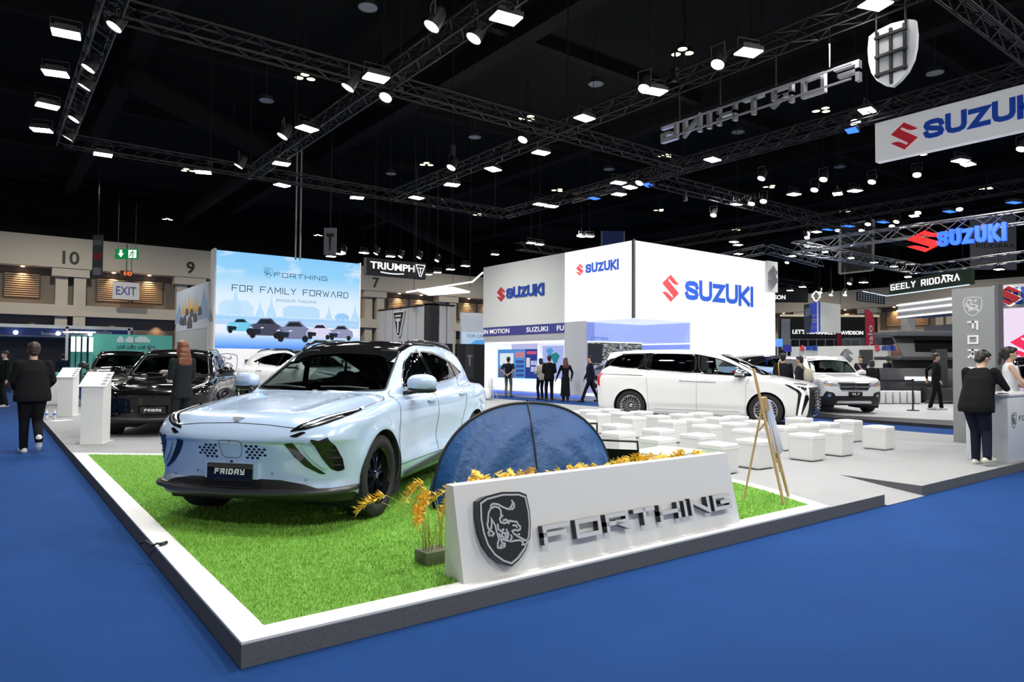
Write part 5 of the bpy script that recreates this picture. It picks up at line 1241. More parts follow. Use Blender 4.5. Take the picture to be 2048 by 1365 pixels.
for i,(px,py) in enumerate(((93,840),(109,840))):
    p=atz(px,py,PH); t=thing('water_bottle','small water bottle with blue label, '+('left' if i==0 else 'right')+' one of two by the info stand','bottle',p)
    mb=MB(); mb.lathe([(.03,0),(.033,.01),(.033,.14),(.028,.16),(.014,.19),(.014,.205)],16); mb.build('bottle_body',mat('bottle_clear_plastic',(.75,.78,.8),.15),t,smooth=True)
    mb=MB(); mb.lathe([(.034,.10),(.034,.145)],16,0,None,False,False); mb.build('bottle_label',mat('label_blue',(.08,.25,.65),.5),t); mb=MB(); mb.lathe([(.016,.20),(.016,.222)],12); mb.build('bottle_cap',PAPER,t)
p=atz(122,842,PH); mb=MB(); mb.box((0,0,.004),(.42,.25,.008)); o=mb.build('leaflet',PAPER); o.location=p; o.rotation_euler=(0,0,.5); tag(o,'white leaflet lying on the grey platform beside the water bottles','leaflet')
# --- pillar and counter
PILG=mat('pillar_grey',(.26,.27,.275),.6); LWH=mat('letter_white',(.8,.8,.8),.5)
pa=atz(1907,884,PH); X0=pa.x; Y1=pa.y; Y0=Y1-.66; ptop=zat(1907,579,pa)
PL=thing('lettered_pillar','tall grey pillar with white lion shield and vertical lettering','pillar',(X0,(Y0+Y1)/2,PH))
w2=(Y1-Y0)/2; mbox('shaft',(0,-w2,0),(.24,w2,ptop-PH),PILG,PL,.004); mbox('edge_strip',(.0,-w2-.05,0),(.24,-w2,ptop-PH+.04),mat('pillar_edge_dark',(.12,.12,.13),.4),PL)
Mp=axes((-.002,0,ptop-PH-.33),(0,-1,0),(0,0,1)); shield_at(Mp,.36,None,LWH,PL,depth=0,ratio=.85,lw=.010,fill=False)
Mv=axes((-.004,.0,ptop-PH-.60),(0,0,-1),(0,-1,0))
stroke_text('pillar_lettering','FORTHING',Mv@Matrix.Translation((0,-.085,0)),LWH,.17,.032,.012,PL,center=False,w=1.75,gap=.09)
CTW=mat('counter_white_gloss',(.62,.64,.65),.25); ca=atz(1927,921,PH); cb=atz(2016,929,PH)
CT=thing('reception_counter','white reception counter with printed lion shield and lettering','counter',(ca.x+.1,cb.y,PH))
cl_=ca.y-cb.y; ch=zat(1928,787,ca)-PH
mbox('counter_body',(0,0,.0),(1.65,cl_,ch-.03),CTW,CT,.006); mbox('counter_top',(-.02,-.02,ch-.03),(1.67,cl_+.02,ch),CTW,CT,.004); mbox('plinth',(.02,.02,.0),(1.63,cl_-.02,.012),TRIM,CT)
Mc=axes((.62,-.002,ch*.62),(1,0,0),(0,0,1)); GREYL=mat('print_grey_line',(.18,.19,.21),.5)
shield_at(Mc@Matrix.Translation((-.40,0,0)),.24,None,GREYL,CT,depth=0,ratio=.8,lw=.005,fill=False); stroke_text('counter_lettering','FORTHING',Mc@Matrix.Translation((.28,.02,0)),GREYL,.07,.012,.003,CT,w=.95,gap=.04)
FO=thing('phone','dark phone lying on the counter edge under the visitor\'s arm','phone',(ca.x+.30,cb.y+.12,PH+ch)); mbox('phone_body',(-.12,-.035,0),(.12,.035,.012),GLOSSBLK,FO,.004); mbox('phone_camera',(-.10,-.02,.012),(-.06,.02,.015),TRIM,FO)
# --- picture screen wall
YL=26.0; la=aty(433,500,YL); lb=aty(719,527,YL); lz0=aty(433,697,YL).z; lz1=la.z
LX0,LX1=la.x,lb.x; LW_=LX1-LX0; LH=lz1-lz0
SW=thing('screen_wall','large picture screen showing five cars under a sky, over a white base','screen wall',((LX0+LX1)/2,YL,PH))
ox=-(LX0+LX1)/2
mbox('wall_core',(-LW_/2,.03,0),(LW_/2,.5,lz1-PH),WHITE_M,SW); mbox('side_frame',(-LW_/2-.06,-.02,0),(-LW_/2,.5,lz1-PH+.06),WHITE_M,SW); mbox('side_frame',(LW_/2,-.02,0),(LW_/2+.06,.5,lz1-PH+.04),WHITE_M,SW)
def screen_mat(name,stops,strength=1.0,clouds=0):
    m=bpy.data.materials.new(name); m.use_nodes=True; nt=m.node_tree; nt.nodes.clear(); o=nt.nodes.new('ShaderNodeOutputMaterial'); e=nt.nodes.new('ShaderNodeEmission'); e.inputs[1].default_value=strength
    tc=nt.nodes.new('ShaderNodeTexCoord'); sp=nt.nodes.new('ShaderNodeSeparateXYZ'); cr=nt.nodes.new('ShaderNodeValToRGB'); nt.links.new(tc.outputs['Generated'],sp.inputs[0]); nt.links.new(sp.outputs[2],cr.inputs[0])
    el=cr.color_ramp.elements; el[0].position,el[0].color=stops[0][0],(*stops[0][1],1); el[1].position,el[1].color=stops[-1][0],(*stops[-1][1],1)
    for p,c in stops[1:-1]: q=el.new(p); q.color=(*c,1)
    out=cr.outputs[0]
    if clouds:
        n=nt.nodes.new('ShaderNodeTexNoise'); n.inputs['Scale'].default_value=2.6; n.inputs['Detail'].default_value=7; mp=nt.nodes.new('ShaderNodeMapping'); mp.inputs['Scale'].default_value=(1,1,1.7); nt.links.new(tc.outputs['Generated'],mp.inputs[0]); nt.links.new(mp.outputs[0],n.inputs['Vector'])
        r2=nt.nodes.new('ShaderNodeValToRGB'); r2.color_ramp.elements[0].position=.52; r2.color_ramp.elements[1].position=.66; nt.links.new(n.outputs['Fac'],r2.inputs[0])
        mt=nt.nodes.new('ShaderNodeMath'); mt.operation='MULTIPLY'; r3=nt.nodes.new('ShaderNodeValToRGB'); r3.color_ramp.elements[0].position=.72; r3.color_ramp.elements[1].position=.86; nt.links.new(sp.outputs[2],r3.inputs[0]); nt.links.new(r2.outputs[0],mt.inputs[0]); nt.links.new(r3.outputs[0],mt.inputs[1])
        mx=nt.nodes.new('ShaderNodeMix'); mx.data_type='RGBA'; nt.links.new(mt.outputs[0],mx.inputs[0]); nt.links.new(out,mx.inputs[6]); mx.inputs[7].default_value=(.95,.97,1,1); out=mx.outputs[2]
    nt.links.new(out,e.inputs[0]); nt.links.new(e.outputs[0],o.inputs[0]); return m
SKY=screen_mat('screen_sky_picture',[(0,(.08,.28,.95)),(.10,(.36,.62,1)),(.17,(.80,.88,1)),(.245,(.88,.90,1)),(.25,(.42,.66,.95)),(.33,(.52,.74,1)),(.36,(.80,.90,1)),(.55,(.72,.88,1)),(.8,(.30,.66,.97)),(1,(.25,.60,.97))],1.0,1)
zz0=lz0-PH
mb=MB(); mb.b2((-LW_/2,0,zz0),(LW_/2,.03,zz0+LH)); scr=mb.build('screen',SKY,SW)
def flat(name,polys,col,z=.004,em=1.0,par=None):
    m=lamp_mat('screen_ink_%s'%'_'.join(str(int(c*255)) for c in col),col,em); mb=MB()
    for p in polys: mb.prism(p,.002,0,Mscr,z)
    return mb.build(name,m,par or scr)
Mscr=axes((-LW_/2,0,zz0),(1,0,0),(0,0,1))
def U(u,v): return (u*LW_,v*LH)
skl=(.50,.75,.97)
def spire(cx,base,top,w):
    return [U(cx-w,base),U(cx+w,base),U(cx+w*.8,base+(top-base)*.25),U(cx+w*.35,base+(top-base)*.45),U(cx+.10*w,base+(top-base)*.75),U(cx,top),U(cx-.10*w,base+(top-base)*.75),U(cx-w*.35,base+(top-base)*.45),U(cx-w*.8,base+(top-base)*.25)]
for sp_ in [(.36,.34,.60,.035),(.285,.34,.53,.03),(.77,.33,.52,.028),(.97,.33,.56,.035),(.125,.36,.66,.05)]: flat('printed_spire',[spire(*sp_)],skl)
flat('printed_palace',[[U(.02,.34),U(.24,.34),U(.24,.44),U(.20,.50),U(.06,.50),U(.02,.45)]],(.56,.79,.99)); flat('printed_hall',[[U(.44,.35),U(.70,.35),U(.70,.44),U(.66,.475),U(.48,.475),U(.44,.44)]],skl)
flat('printed_tree_crown',[[U(.87+.055*math.cos(a),.37+.05*math.sin(a)) for a in np.linspace(0,2*PI,14)[:-1]]],(.33,.62,.95))
flat('printed_rampart',[[U(0,.30),U(1,.30),U(1,.335),U(0,.345)]],(.40,.66,.96),.003)
for k in range(26): flat('printed_merlon',[[U(.01+k*.038,.335),U(.03+k*.038,.335),U(.03+k*.038,.352),U(.01+k*.038,.352)]],(.62,.80,1),.005)
def pcar(cx,cy,s,body,dark=(.02,.025,.04),w=1.0):
    g=printcar=[]
    P=lambda x,y:(U(cx,cy)[0]+x*s*w,U(cx,cy)[1]+y*s)
    flat('printed_car_body',[[P(-.5,.02),P(-.52,.2),P(-.42,.34),P(-.26,.37),P(-.14,.52),P(.18,.54),P(.34,.38),P(.5,.3),P(.53,.12),P(.48,.02)]],body,.007)
    flat('printed_car_glass',[[P(-.22,.37),P(-.11,.49),P(.15,.50),P(.27,.38)]],dark,.010); flat('printed_car_grille',[[P(-.46,.06),P(-.46,.22),P(-.12,.20),P(-.14,.06)]],dark,.010)
    for x in(-.36,.34): flat('printed_car_wheel',[[P(x+.09*math.cos(a)/w,.03+.10*math.sin(a)) for a in np.linspace(0,2*PI,12)[:-1]]],(.02,.02,.025),.011)
    for x in(-.47,-.13): flat('printed_car_lamp',[[P(x,.23),P(x+.09,.24),P(x+.08,.27),P(x,.26)]],(.85,.9,1),.012)
pcar(.155,.175,.92,(.18,.62,.85)); pcar(.32,.135,1.25,(.07,.07,.12)); pcar(.70,.135,1.0,(.72,.68,.88)); pcar(.86,.13,1.0,(.30,.31,.48)); pcar(.515,.105,1.35,(.20,.22,.36))
INKN=lamp_mat('screen_ink_navy',(.02,.05,.11),1.0)
def scr_text(name,txt,u0,u1,vc,h,t,gap=None): stroke_text(name,txt,Mscr@Matrix.Translation((U((u0+u1)/2,vc)[0],U(0,vc)[1],.004)),INKN,h,t,.004,scr,w=(u1-u0)*LW_,gap=gap)
scr_text('screen_lettering','FORTHING',.375,.755,.795,.17,.022,.06)
scr_text('screen_lettering','FOR FaMILy FORWaRD',.10,.915,.625,.24,.026,.055)
text('screen_lettering','BANGKOK THAILAND',Mscr@Matrix.Translation((*U(.535,.525),.004)),lamp_mat('screen_ink_slate',(.25,.38,.55),1),w=.285*LW_,h=.11,depth=.004,parent=scr)
shield_at(Mscr@Matrix.Translation((*U(.335,.81),.003)),.42,None,INKN,scr,depth=0,ratio=.8,lw=.009,fill=False)
# lettering on the white base below
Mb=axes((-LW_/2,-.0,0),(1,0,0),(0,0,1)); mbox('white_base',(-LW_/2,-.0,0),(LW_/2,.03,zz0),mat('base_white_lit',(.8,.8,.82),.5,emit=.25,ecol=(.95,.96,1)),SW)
DKL=mat('letter_dark_grey',(.06,.065,.07),.5)
shield_at(Mb@Matrix.Translation((.42,zz0-.62,.012)),.95,None,DKL,SW,depth=0,ratio=.85,lw=.018,fill=False)
stroke_text('base_lettering','FORTHING',Mb@Matrix.Translation((3.1,zz0-.62,.012)),DKL,.46,.07,.02,SW,w=4.1,gap=.2)
# grey side wall with a second picture
sa=atx(363,577,LX0-.06); sz=aty(433,561,YL).z-PH; SD=sa.y-YL
SDW=thing('side_wall','light grey side wall with a snow and temple picture and small logo','partition',(LX0-.02,YL+.5,PH))
mbox('wall_panel',(-.12,0,0),(0,SD,sz),mat('partition_grey',(.50,.51,.51),.7),SDW)
Mw=axes((-.121,SD/2,0),(0,-1,0),(0,0,1))
def wflat(nm,poly,col,z=.002): m=mat('print_'+'_'.join(str(int(c*255)) for c in col),col,.6); mb=MB(); mb.prism(poly,.002,0,Mw,z); return mb.build(nm,m,SDW)
h2=SD/2; wflat('printed_sky',[(-h2,sz*.60),(h2,sz*.60),(h2,sz-.02),(-h2,sz-.02)],(.55,.62,.70)); wflat('printed_snow',[(-h2,sz*.60),(h2,sz*.60),(h2,sz*.70),(-h2,sz*.70)],(.62,.66,.74),.004)
for (x,w_,b,t_) in [(-2.0,.9,.68,.88),(2.1,.9,.68,.95)]: wflat('printed_mountain',[(x-w_,sz*b),(x+w_,sz*b),(x,sz*t_)],(.30,.42,.62),.005)
for i,x in enumerate((-1.3,-.9,-.35,.0,.45,.8,1.15)): wflat('printed_gold_spire',[(x-.22,sz*.76),(x+.22,sz*.76),(x+.05,sz*.85),(x,sz*(.90+.03*(i%3)))],(.75,.42,.08),.006)
for x,z_,s_ in [(-1.6,.66,.5),(-1.0,.65,.6),(-.1,.615,.7),(.8,.665,.55),(1.5,.72,.5),(.2,.72,.5),(-.6,.74,.45)]: wflat('printed_car',[(x-s_*.6,sz*z_),(x+s_*.6,sz*z_),(x+s_*.62,sz*z_+s_*.35),(x+s_*.3,sz*z_+s_*.65),(x-s_*.3,sz*z_+s_*.65),(x-s_*.62,sz*z_+s_*.35)],(.10,.10,.11),.008)
stroke_text('wall_logo','FORTHING',Mw@Matrix.Translation((.25,sz*.40,.003)),DKL,.18,.025,.004,SDW,w=1.9,gap=.1); shield_at(Mw@Matrix.Translation((-1.1,sz*.40,.003)),.40,None,DKL,SDW,depth=0,ratio=.8,lw=.014,fill=False)

# --- small cable end clipped over the platform edge
cp_=atz(303,1094,PH+.012); CB=thing('cable_end','short dark cable end lying over the white platform border','cable',cp_); mb=MB(); mb.tube([(-.06,.10,.01),(-.03,.06,.03),(0,.02,.012),(.0,-.02,.01),(.03,-.03,.025),(.06,-.02,.012)],.008,6); mb.build('cable',TRIM,CB,smooth=True); mb=MB(); mb.tube([(.05,-.025,.012),(.10,-.01,.018)],.013,8); mb.build('plug',TRIM,CB,smooth=True)
# ------------------------------------------------------------------ neighbouring stands
def lit(name,col,e,base=None): return mat(name,base or col,.5,emit=e,ecol=col)
LEDW=lit('led_white_screen',(1,.955,.965),.98,(.1,.1,.1)); GRYW=mat('wall_grey_satin',(.80,.81,.77),.5); DSTR=mat('corner_strip_dark',(.10,.10,.11),.4)
BX,BY=18.3,17.0; BYe=26.4; BXe=27.2; Zt,Zb=5.86,3.07
BLOCK=thing('corner_block','tall white corner block with screens and blue lettering behind the people carrier','exhibition stand',(BX,BY,0))
def lb(nm,a,b,m,par=BLOCK,bev=0): return mbox(nm,(a[0]-BX,a[1]-BY,a[2]),(b[0]-BX,b[1]-BY,b[2]),m,par,bev)
yl=20.7; Xn,Yn=21.5,19.5
lb('upper_core',(BX+.06,BY+.06,Zb),(BXe,BYe,Zt-.02),WHITE_M)
sl_=lb('screen',(BX,BY+.05,Zb),(BX+.06,yl,Zt),LEDW); sr_=lb('screen',(BX+.05,BY,Zb),(BXe,BY+.06,Zt),LEDW)
lb('screen',(Xn+.05,BY,.12),(BXe,BY+.06,Zb),LEDW)
gp_=lb('grey_panel',(BX,yl,Zb-.02),(BX+.06,BYe,Zt),GRYW)
lb('corner_strip',(BX-.03,BY-.03,Zb),(BX+.06,BY+.06,Zt+.03),DSTR)
rm=lit('screen_print_red',(.92,.07,.10),.95,(.3,.02,.02)); bmx=lit('screen_print_blue',(.02,.115,.60),.95,(.01,.03,.2))
def brand(par,plane,c,hE,hT,wT,mr,mb_,gap,depth=.012,bold=.055,off=(0,0,0),base=(BX,BY)):
    xd=(0,-1,0) if plane=='X' else (1,0,0)
    M=axes((c[0]-base[0],c[1]-base[1],c[2]),xd,(0,0,1))
    prism_obj('emblem',s_emblem(),depth,M,mr,par,(hE*.92,hE)); heavy_text('lettering','SUZUKI',M@Matrix.Translation((hE*.46+gap+wT/2,0,0)),mb_,w=wT,h=hT,depth=depth,parent=par)
def szY(px,py): return aty(px,py,BY)
def szX(px,py): return atx(px,py,BX)
a=szY(1341,577); b=szY(1370,580); e=szY(1506,600)
brand(sr_,'Y',(a.x,BY-.002,a.z),(szY(1341,550).z-szY(1341,604).z),szY(1372,564).z-szY(1372,598).z+.08,e.x-b.x,rm,bmx,b.x-a.x-(szY(1341,550).z-szY(1341,604).z)*.46)
a=szX(1160,540); b=szX(1171,538); e=szX(1237,530)
brand(sl_,'X',(BX-.002,a.y,a.z),szX(1160,528).z-szX(1160,551).z,.34,b.y-e.y,rm,bmx,.12)
a=szX(1003,589); b=szX(1014,586); e=szX(1089,580)
brand(gp_,'X',(BX-.002,a.y,a.z),szX(1003,575).z-szX(1003,603).z,.44,b.y-e.y,REDP,BLU,.12,.05)
# chrome emblem box at the far top corner
lb('emblem_box',(BXe-.75,BY-.12,Zt-1.30),(BXe+.02,BY+.3,Zt+.02),WHITE); prism_obj('chrome_emblem',s_emblem(),.05,axes((BXe-.36-BX,-.12,Zt-.64),(1,0,0),(0,0,1)),SILVER,BLOCK,(.72,.95))
# ticker band, soffit band
NAVY=lit('ticker_navy',(.045,.05,.24),.6,(.02,.02,.1)); z1,z0=Zb-.03,szX(1000,671).z
tk=lb('ticker_screen',(BX+.02,yl,z0),(BX+.08,BYe,z1),NAVY); TWH=lamp_mat('ticker_white_text',(1,.97,1),1.0)
for (px0,px1,tx) in((967,1018,'IN MOTION'),(1052,1095,'SUZUKI'),(1113,1127,'FU')):
    p,q=szX(px0,663),szX(px1,660); text('ticker_text',tx,axes((.018,(p.y+q.y)/2-BY,(z0+z1)/2),(0,-1,0),(0,0,1)),TWH,w=p.y-q.y,h=(z1-z0)*.55,depth=.004,parent=tk,bold=.012)
lb('soffit_band',(BX+.05,yl,z0-.28),(BX+1.2,BYe,z0),mat('band_grey',(.5,.5,.51),.5)); lb('column',(BX,Yn,.06),(BX+.5,yl,Zb),mat('column_grey',(.60,.61,.64),.5))
# niche: emission in ceiling and wall colours stands in for its blue light
CEIL=lit('niche_ceiling_lit',(.72,.80,1),.75,(.5,.5,.5)); NB=lit('niche_wall_blue_glow',(.26,.36,.90),.55,(.2,.25,.6)); NB2=lit('niche_wall_pale_glow',(.38,.47,.95),.62,(.25,.3,.6))
lb('niche_ceiling',(BX+.06,BY+.06,Zb-.04),(Xn,Yn,Zb),CEIL)
lb('niche_wall',(BX+.1,Yn,2.3),(Xn+.05,Yn+.1,Zb-.04),NB2); lb('niche_wall',(Xn,BY+.06,2.25),(Xn+.1,Yn,Zb-.04),NB2); lb('niche_wall',(Xn,BY+.06,.12),(Xn+.1,Yn,2.2),NB)
lb('light_strip',(Xn-.03,BY+.06,2.2),(Xn+.1,Yn,2.25),lamp_mat('strip_blue_white',(.75,.87,1),1.6)); lb('light_strip',(BX+.1,Yn-.03,2.26),(Xn,Yn+.05,2.3),lamp_mat('strip_blue_white',(.75,.87,1),1.6)); lb('light_strip',(Xn-.02,BY-.02,.1),(Xn+.05,BY+.04,Zb),lamp_mat('strip_lilac',(.9,.92,1),1.1))
# forest and car picture
fp=bpy.data.materials.new('picture_forest'); fp.use_nodes=True; nt=fp.node_tree; nt.nodes.clear(); o_=nt.nodes.new('ShaderNodeOutputMaterial'); e_=nt.nodes.new('ShaderNodeEmission'); tc=nt.nodes.new('ShaderNodeTexCoord'); n_1=nt.nodes.new('ShaderNodeTexNoise'); n_1.inputs['Scale'].default_value=14; n_1.inputs['Detail'].default_value=8
cr=nt.nodes.new('ShaderNodeValToRGB'); cr.color_ramp.elements[0].position=.38; cr.color_ramp.elements[0].color=(.02,.035,.04,1); cr.color_ramp.elements[1].position=.62; cr.color_ramp.elements[1].color=(.55,.50,.72,1); q=cr.color_ramp.elements.new(.5); q.color=(.20,.24,.20,1)
nt.links.new(tc.outputs['Generated'],n_1.inputs['Vector']); nt.links.new(n_1.outputs['Fac'],cr.inputs[0]); nt.links.new(cr.outputs[0],e_.inputs[0]); nt.links.new(e_.outputs[0],o_.inputs[0]); e_.inputs[1].default_value=.9
pic=lb('forest_picture',(BX+.12,Yn-.02,1.30),(Xn-.02,Yn,2.22),fp)
lb('picture_lower',(BX+.12,Yn-.02,.3),(Xn-.02,Yn,1.30),lit('picture_road_grey',(.22,.20,.33),.7))
Mq=axes((.12,Yn-.022-BY,.0),(1,0,0),(0,0,1))
def nflat(nm,poly,col,z=.002,em=.9,par=BLOCK): m=lamp_mat('niche_ink_'+'_'.join(str(int(c*255)) for c in col),col,em); b=MB(); b.prism(poly,.003,0,Mq,z); return b.build(nm,m,par)
nflat('printed_cliff',[(0,1.45),(.75,1.45),(.8,2.2),(0,2.2)],(.035,.04,.05)); nflat('printed_river',[(.7,1.42),(2.9,1.45),(2.6,1.6),(1.0,1.58)],(.50,.52,.85),.004)
nflat('printed_car_body',[(0,.75),(.1,1.12),(.5,1.3),(1.0,1.42),(1.6,1.38),(1.95,1.15),(2.2,1.0),(2.2,.72)],(.20,.20,.30),.006); nflat('printed_car_glass',[(.3,1.18),(.62,1.34),(1.05,1.36),(1.5,1.2)],(.05,.06,.1),.009)
for x in(.35,1.55): nflat('printed_car_wheel',[(x+.26*math.cos(t),.72+.26*math.sin(t)) for t in np.linspace(0,2*PI,16)[:-1]],(.02,.02,.03),.010)
text('niche_lettering','EVITARA',Mq@Matrix.Translation((.62,2.42,.02)),lamp_mat('niche_text_blue',(.18,.30,.72),.9),w=.95,h=.12,depth=.01,parent=BLOCK,bold=.02)
# display wall on the left; its glow stands in for light on it
XD=BX+.55; lb('display_wall',(XD,yl,.06),(XD+.2,BYe-.0,z0-.28),lit('display_wall_glow',(.78,.80,1),.62)); lb('display_side',(BX+.1,BYe-.25,.06),(XD,BYe,z0-.28),lit('display_side_glow',(.9,.92,1),.5)); lb('light_strip',(XD-.06,yl,z0-.36),(XD,BYe,z0-.29),lamp_mat('strip_white',(1,1,1),1.5))
def dx(px,py): return atx(px,py,XD)
def dpanel(nm,px0,px1,py0,py1,m,dz=.03,par=BLOCK):
    p=dx(px0,py0);q=dx(px1,py1); zt_=dx((px0+px1)/2,py0).z; zb_=dx((px0+px1)/2,py1).z
    return lb(nm,(XD-dz,q.y,zb_),(XD,p.y,zt_),m,par)
dpanel('halo_frame',992,1078,692,762,lamp_mat('halo_blue_white',(.70,.85,1),1.3),.015)
ds=dpanel('info_screen',997,1075,699,757,lamp_mat('screen_azure',(.09,.30,.72),.9),.03); dpanel('info_screen_dark',1052,1075,699,757,lamp_mat('screen_navy_blue',(.03,.06,.30),.9),.035)
for (a0,a1,b0,b1,c_) in((1001,1028,707,731,(.80,.87,.95)),(1032,1050,704,716,(.55,.25,.35)),(1033,1049,721,727,(.05,.10,.35)),(1033,1049,730,736,(.05,.10,.35)),(1033,1049,739,745,(.05,.10,.35)),(1033,1049,748,754,(.05,.10,.35)),(998,1030,737,756,(.12,.16,.28)),(1054,1061,716,735,(.75,.72,.75)),(1063,1069,722,731,(.5,.58,.85)),(1070,1075,722,731,(.5,.58,.85)),(1063,1069,734,744,(.5,.58,.85)),(1070,1075,734,744,(.5,.58,.85)),(1055,1074,703,709,(.70,.10,.22))): dpanel('screen_tile',a0,a1,b0,b1,lamp_mat('tile_'+'_'.join(str(int(v*255)) for v in c_),c_,.9),.04)
dpanel('header_board',1024,1076,688,699,lamp_mat('header_lilac',(.55,.55,.85),.9),.02)
dpanel('map_board',1086,1127,692,757,lamp_mat('map_board_blue',(.42,.50,.90),.9),.02)
for (cx,cy,w_,h_,c_) in((1103,704,11,14,(.10,.35,.70)),(1114,716,14,18,(.03,.24,.28))):
    p=dx(cx,cy); k=(p-EYE).length/FPX; b=MB(); b.prism([(w_*k*(.5+.14*math.sin(3*t))*math.cos(t)*1.5,h_*k*.55*(1+.12*math.cos(5*t))*math.sin(t)) for t in np.linspace(0,2*PI,22)[:-1]],.05,0,axes((XD-.07-BX,p.y-BY,p.z),(0,-1,0),(0,0,1))); b.build('map_shape',lamp_mat('map_'+str(int(c_[0]*255)),c_,.9),BLOCK)
lb('plinth_light',(BX-.15,Yn,.10),(BX-.12,BYe,.17),lamp_mat('strip_blue',(.10,.22,1),1.1)); lb('plinth',(BX-.12,Yn-.6,.06),(XD,BYe,.2),mat('plinth_lilac',(.4,.42,.6),.5)); lb('plinth_light',(BX+.02,BY-.1,.2),(BX+.05,Yn,.28),lamp_mat('strip_ice',(.65,.8,1),1.5)); lb('plinth',(BX+.05,BY,.06),(Xn,Yn,.3),lit('plinth_glow',(.55,.58,.95),.5))
# --- small white seats and table beside the block
def shell_seat(label,px,py,z,rz,grp):
    p=atz(px,py,z); t=thing('white_armchair',label,'chair',(p.x,p.y,z),rz,grp); mbox('shell',(-.28,-.30,.05),(.28,.30,.42),WHITEPLASTIC,t,.06,3)
    for k in range(5): b=MB(); b.ell((-.27,-.24+.12*k,.58),(.06,.062,.22),10,8); b.build('back_rib',WHITEPLASTIC,t,smooth=True)
    for sx in(-.2,.2):
        for sy in(-.22,.22): b=MB(); b.tube([(sx,sy,0),(sx,sy,.06)],.02,6); b.build('leg',SILVER,t)
    return t
shell_seat('white ribbed armchair right behind the tail of the blue SUV',966,800,PH,2.4,None)
TB_=atz(985,797,PH); tt=thing('side_table','small round white table beside the ribbed white armchair','table',(TB_.x,TB_.y,PH)); b=MB(); b.lathe([(.22,.42),(.22,.44)],20); b.build('table_top',WHITE,tt)
for k in range(3): b=MB(); b.tube([(0.05*math.cos(k*2.1),.05*math.sin(k*2.1),.42),(.24*math.cos(k*2.1),.24*math.sin(k*2.1),0)],.012,6); b.build('leg',WHITE,tt)
# --- black motorcycle stand at the back
BLKW=mat('stand_black',(.015,.016,.017),.5); PANW=mat('stand_panel_white',(.55,.56,.56),.4)
TBX,TBY=17.0,29.0
TR=thing('panel_box','black framed box of white panels with triangular emblem','exhibition stand',(TBX,TBY,0))
za,zb_=4.28,2.35; y2=34.6
def tb(nm,a,b,m,par=TR): return mbox(nm,(a[0]-TBX,a[1]-TBY,a[2]),(b[0]-TBX,b[1]-TBY,b[2]),m,par)
tb('box_core',(TBX+.1,TBY+.1,.05),(TBX+1.35,y2,za-.1),BLKW); tb('top_frame',(TBX-.05,TBY-.05,za-.08),(TBX+1.4,y2,za),BLKW); tb('corner_post',(TBX-.05,TBY-.05,0),(TBX+.45,TBY+.5,za),BLKW)
npn=6; st=(y2-TBY-.6)/npn
for k in range(npn): tb('white_panel',(TBX-.02,TBY+.55+k*st,zb_),(TBX+.1,TBY+.55+(k+1)*st-.05,za-.1),PANW)
for k in range(2): tb('white_panel',(TBX+.5+k*.45,TBY-.02,zb_),(TBX+.5+(k+1)*.45-.06,TBY+.1,za-.1),PANW)
p=atx(799,648,TBX-.05); k=(p-EYE).length/FPX
Mt=axes((-.05,p.y-TBY,p.z),(0,-1,0),(0,0,1)); b=MB(); b.prism([(-.62,.66),(.62,.66),(.14,-.66),(-.14,-.66)],.06,0,Mt); b.build('triangle_badge',WHITE,TR); b=MB(); b.prism([(-.53,.58),(.53,.58),(.10,-.58),(-.10,-.58)],.02,0,Mt,.06); b.build('badge_field',BLKACR,TR); b=MB(); b.prism([(-.30,.45),(.30,.45),(.30,.36),(-.30,.36)],.02,0,Mt,.08); b.prism([(-.30,.27),(.30,.27),(.22,.12),(.07,.12),(.05,-.5),(-.05,-.5),(-.07,.12),(-.22,.12)],.02,0,Mt,.08); b.build('badge_letter',WHITE,TR)
# lower black wall with a vertical emblem
DW=thing('black_wall','black wall with a grey T emblem under the white panel box','partition',(18.4,28.8,0)); mbox('wall_panel',(0,0,0),(1.9,.15,2.35),BLKW,DW); b=MB(); b.prism([(-.16,.2),(.16,.2),(.16,.12),(.05,.12),(.04,-.35),(-.04,-.35),(-.05,.12),(-.16,.12)],.02,0,axes((.75,-.02,1.6),(1,0,0),(0,0,1))); b.build('wall_emblem',mat('emblem_grey',(.3,.3,.3),.5),DW); mbox('emblem_strip',(.5,-.012,.6),(1.0,0,2.3),mat('strip_dark_grey',(.05,.05,.05),.5),DW)
# white arched wall with a pale car print
AW=thing('arched_wall','white arched wall with a pale blue car print beside the white corner block','partition',(20.0,31.0,0))
b=MB(); b.prism([(0,0),(2.6,0),(2.6,3.2)]+[(2.6-.9+.9*math.cos(t),3.2+.9*math.sin(t)) for t in np.linspace(0,PI/2,8)]+[(0,4.1)],.15,0,axes((0,0,0),(1,0,0),(0,0,1))); b.build('wall_panel',lit('arch_wall_white',(.75,.82,.95),.25,(.6,.63,.68)),AW)
mbox('print_band',(-.0,-.19,1.75),(2.6,-.152,3.0),lit('arch_print_pale',(.55,.72,.95),.5),AW); b=MB(); b.prism([(.4,2.05),(2.1,2.05),(2.2,2.3),(1.8,2.45),(1.4,2.65),(.9,2.65),(.5,2.4)],.01,0,axes((0,-.20,0),(1,0,0),(0,0,1))); b.build('printed_car',lit('arch_car_blue',(.10,.40,.80),.6),AW); mbox('glow_bar',(.9,-.22,1.86),(2.3,-.19,2.0),lamp_mat('strip_lilac',(.9,.92,1),1.1),AW); mbox('base_light',(-.4,-.25,1.55),(2.6,-.2,1.72),lamp_mat('strip_lilac',(.9,.92,1),1.1),AW)
text('wall_lettering','FOR CAR',axes((.9,-.20,2.85),(1,0,0),(0,0,1)),mat('ink_grey',(.25,.26,.28),.6),w=1.1,h=.16,depth=.01,parent=AW)
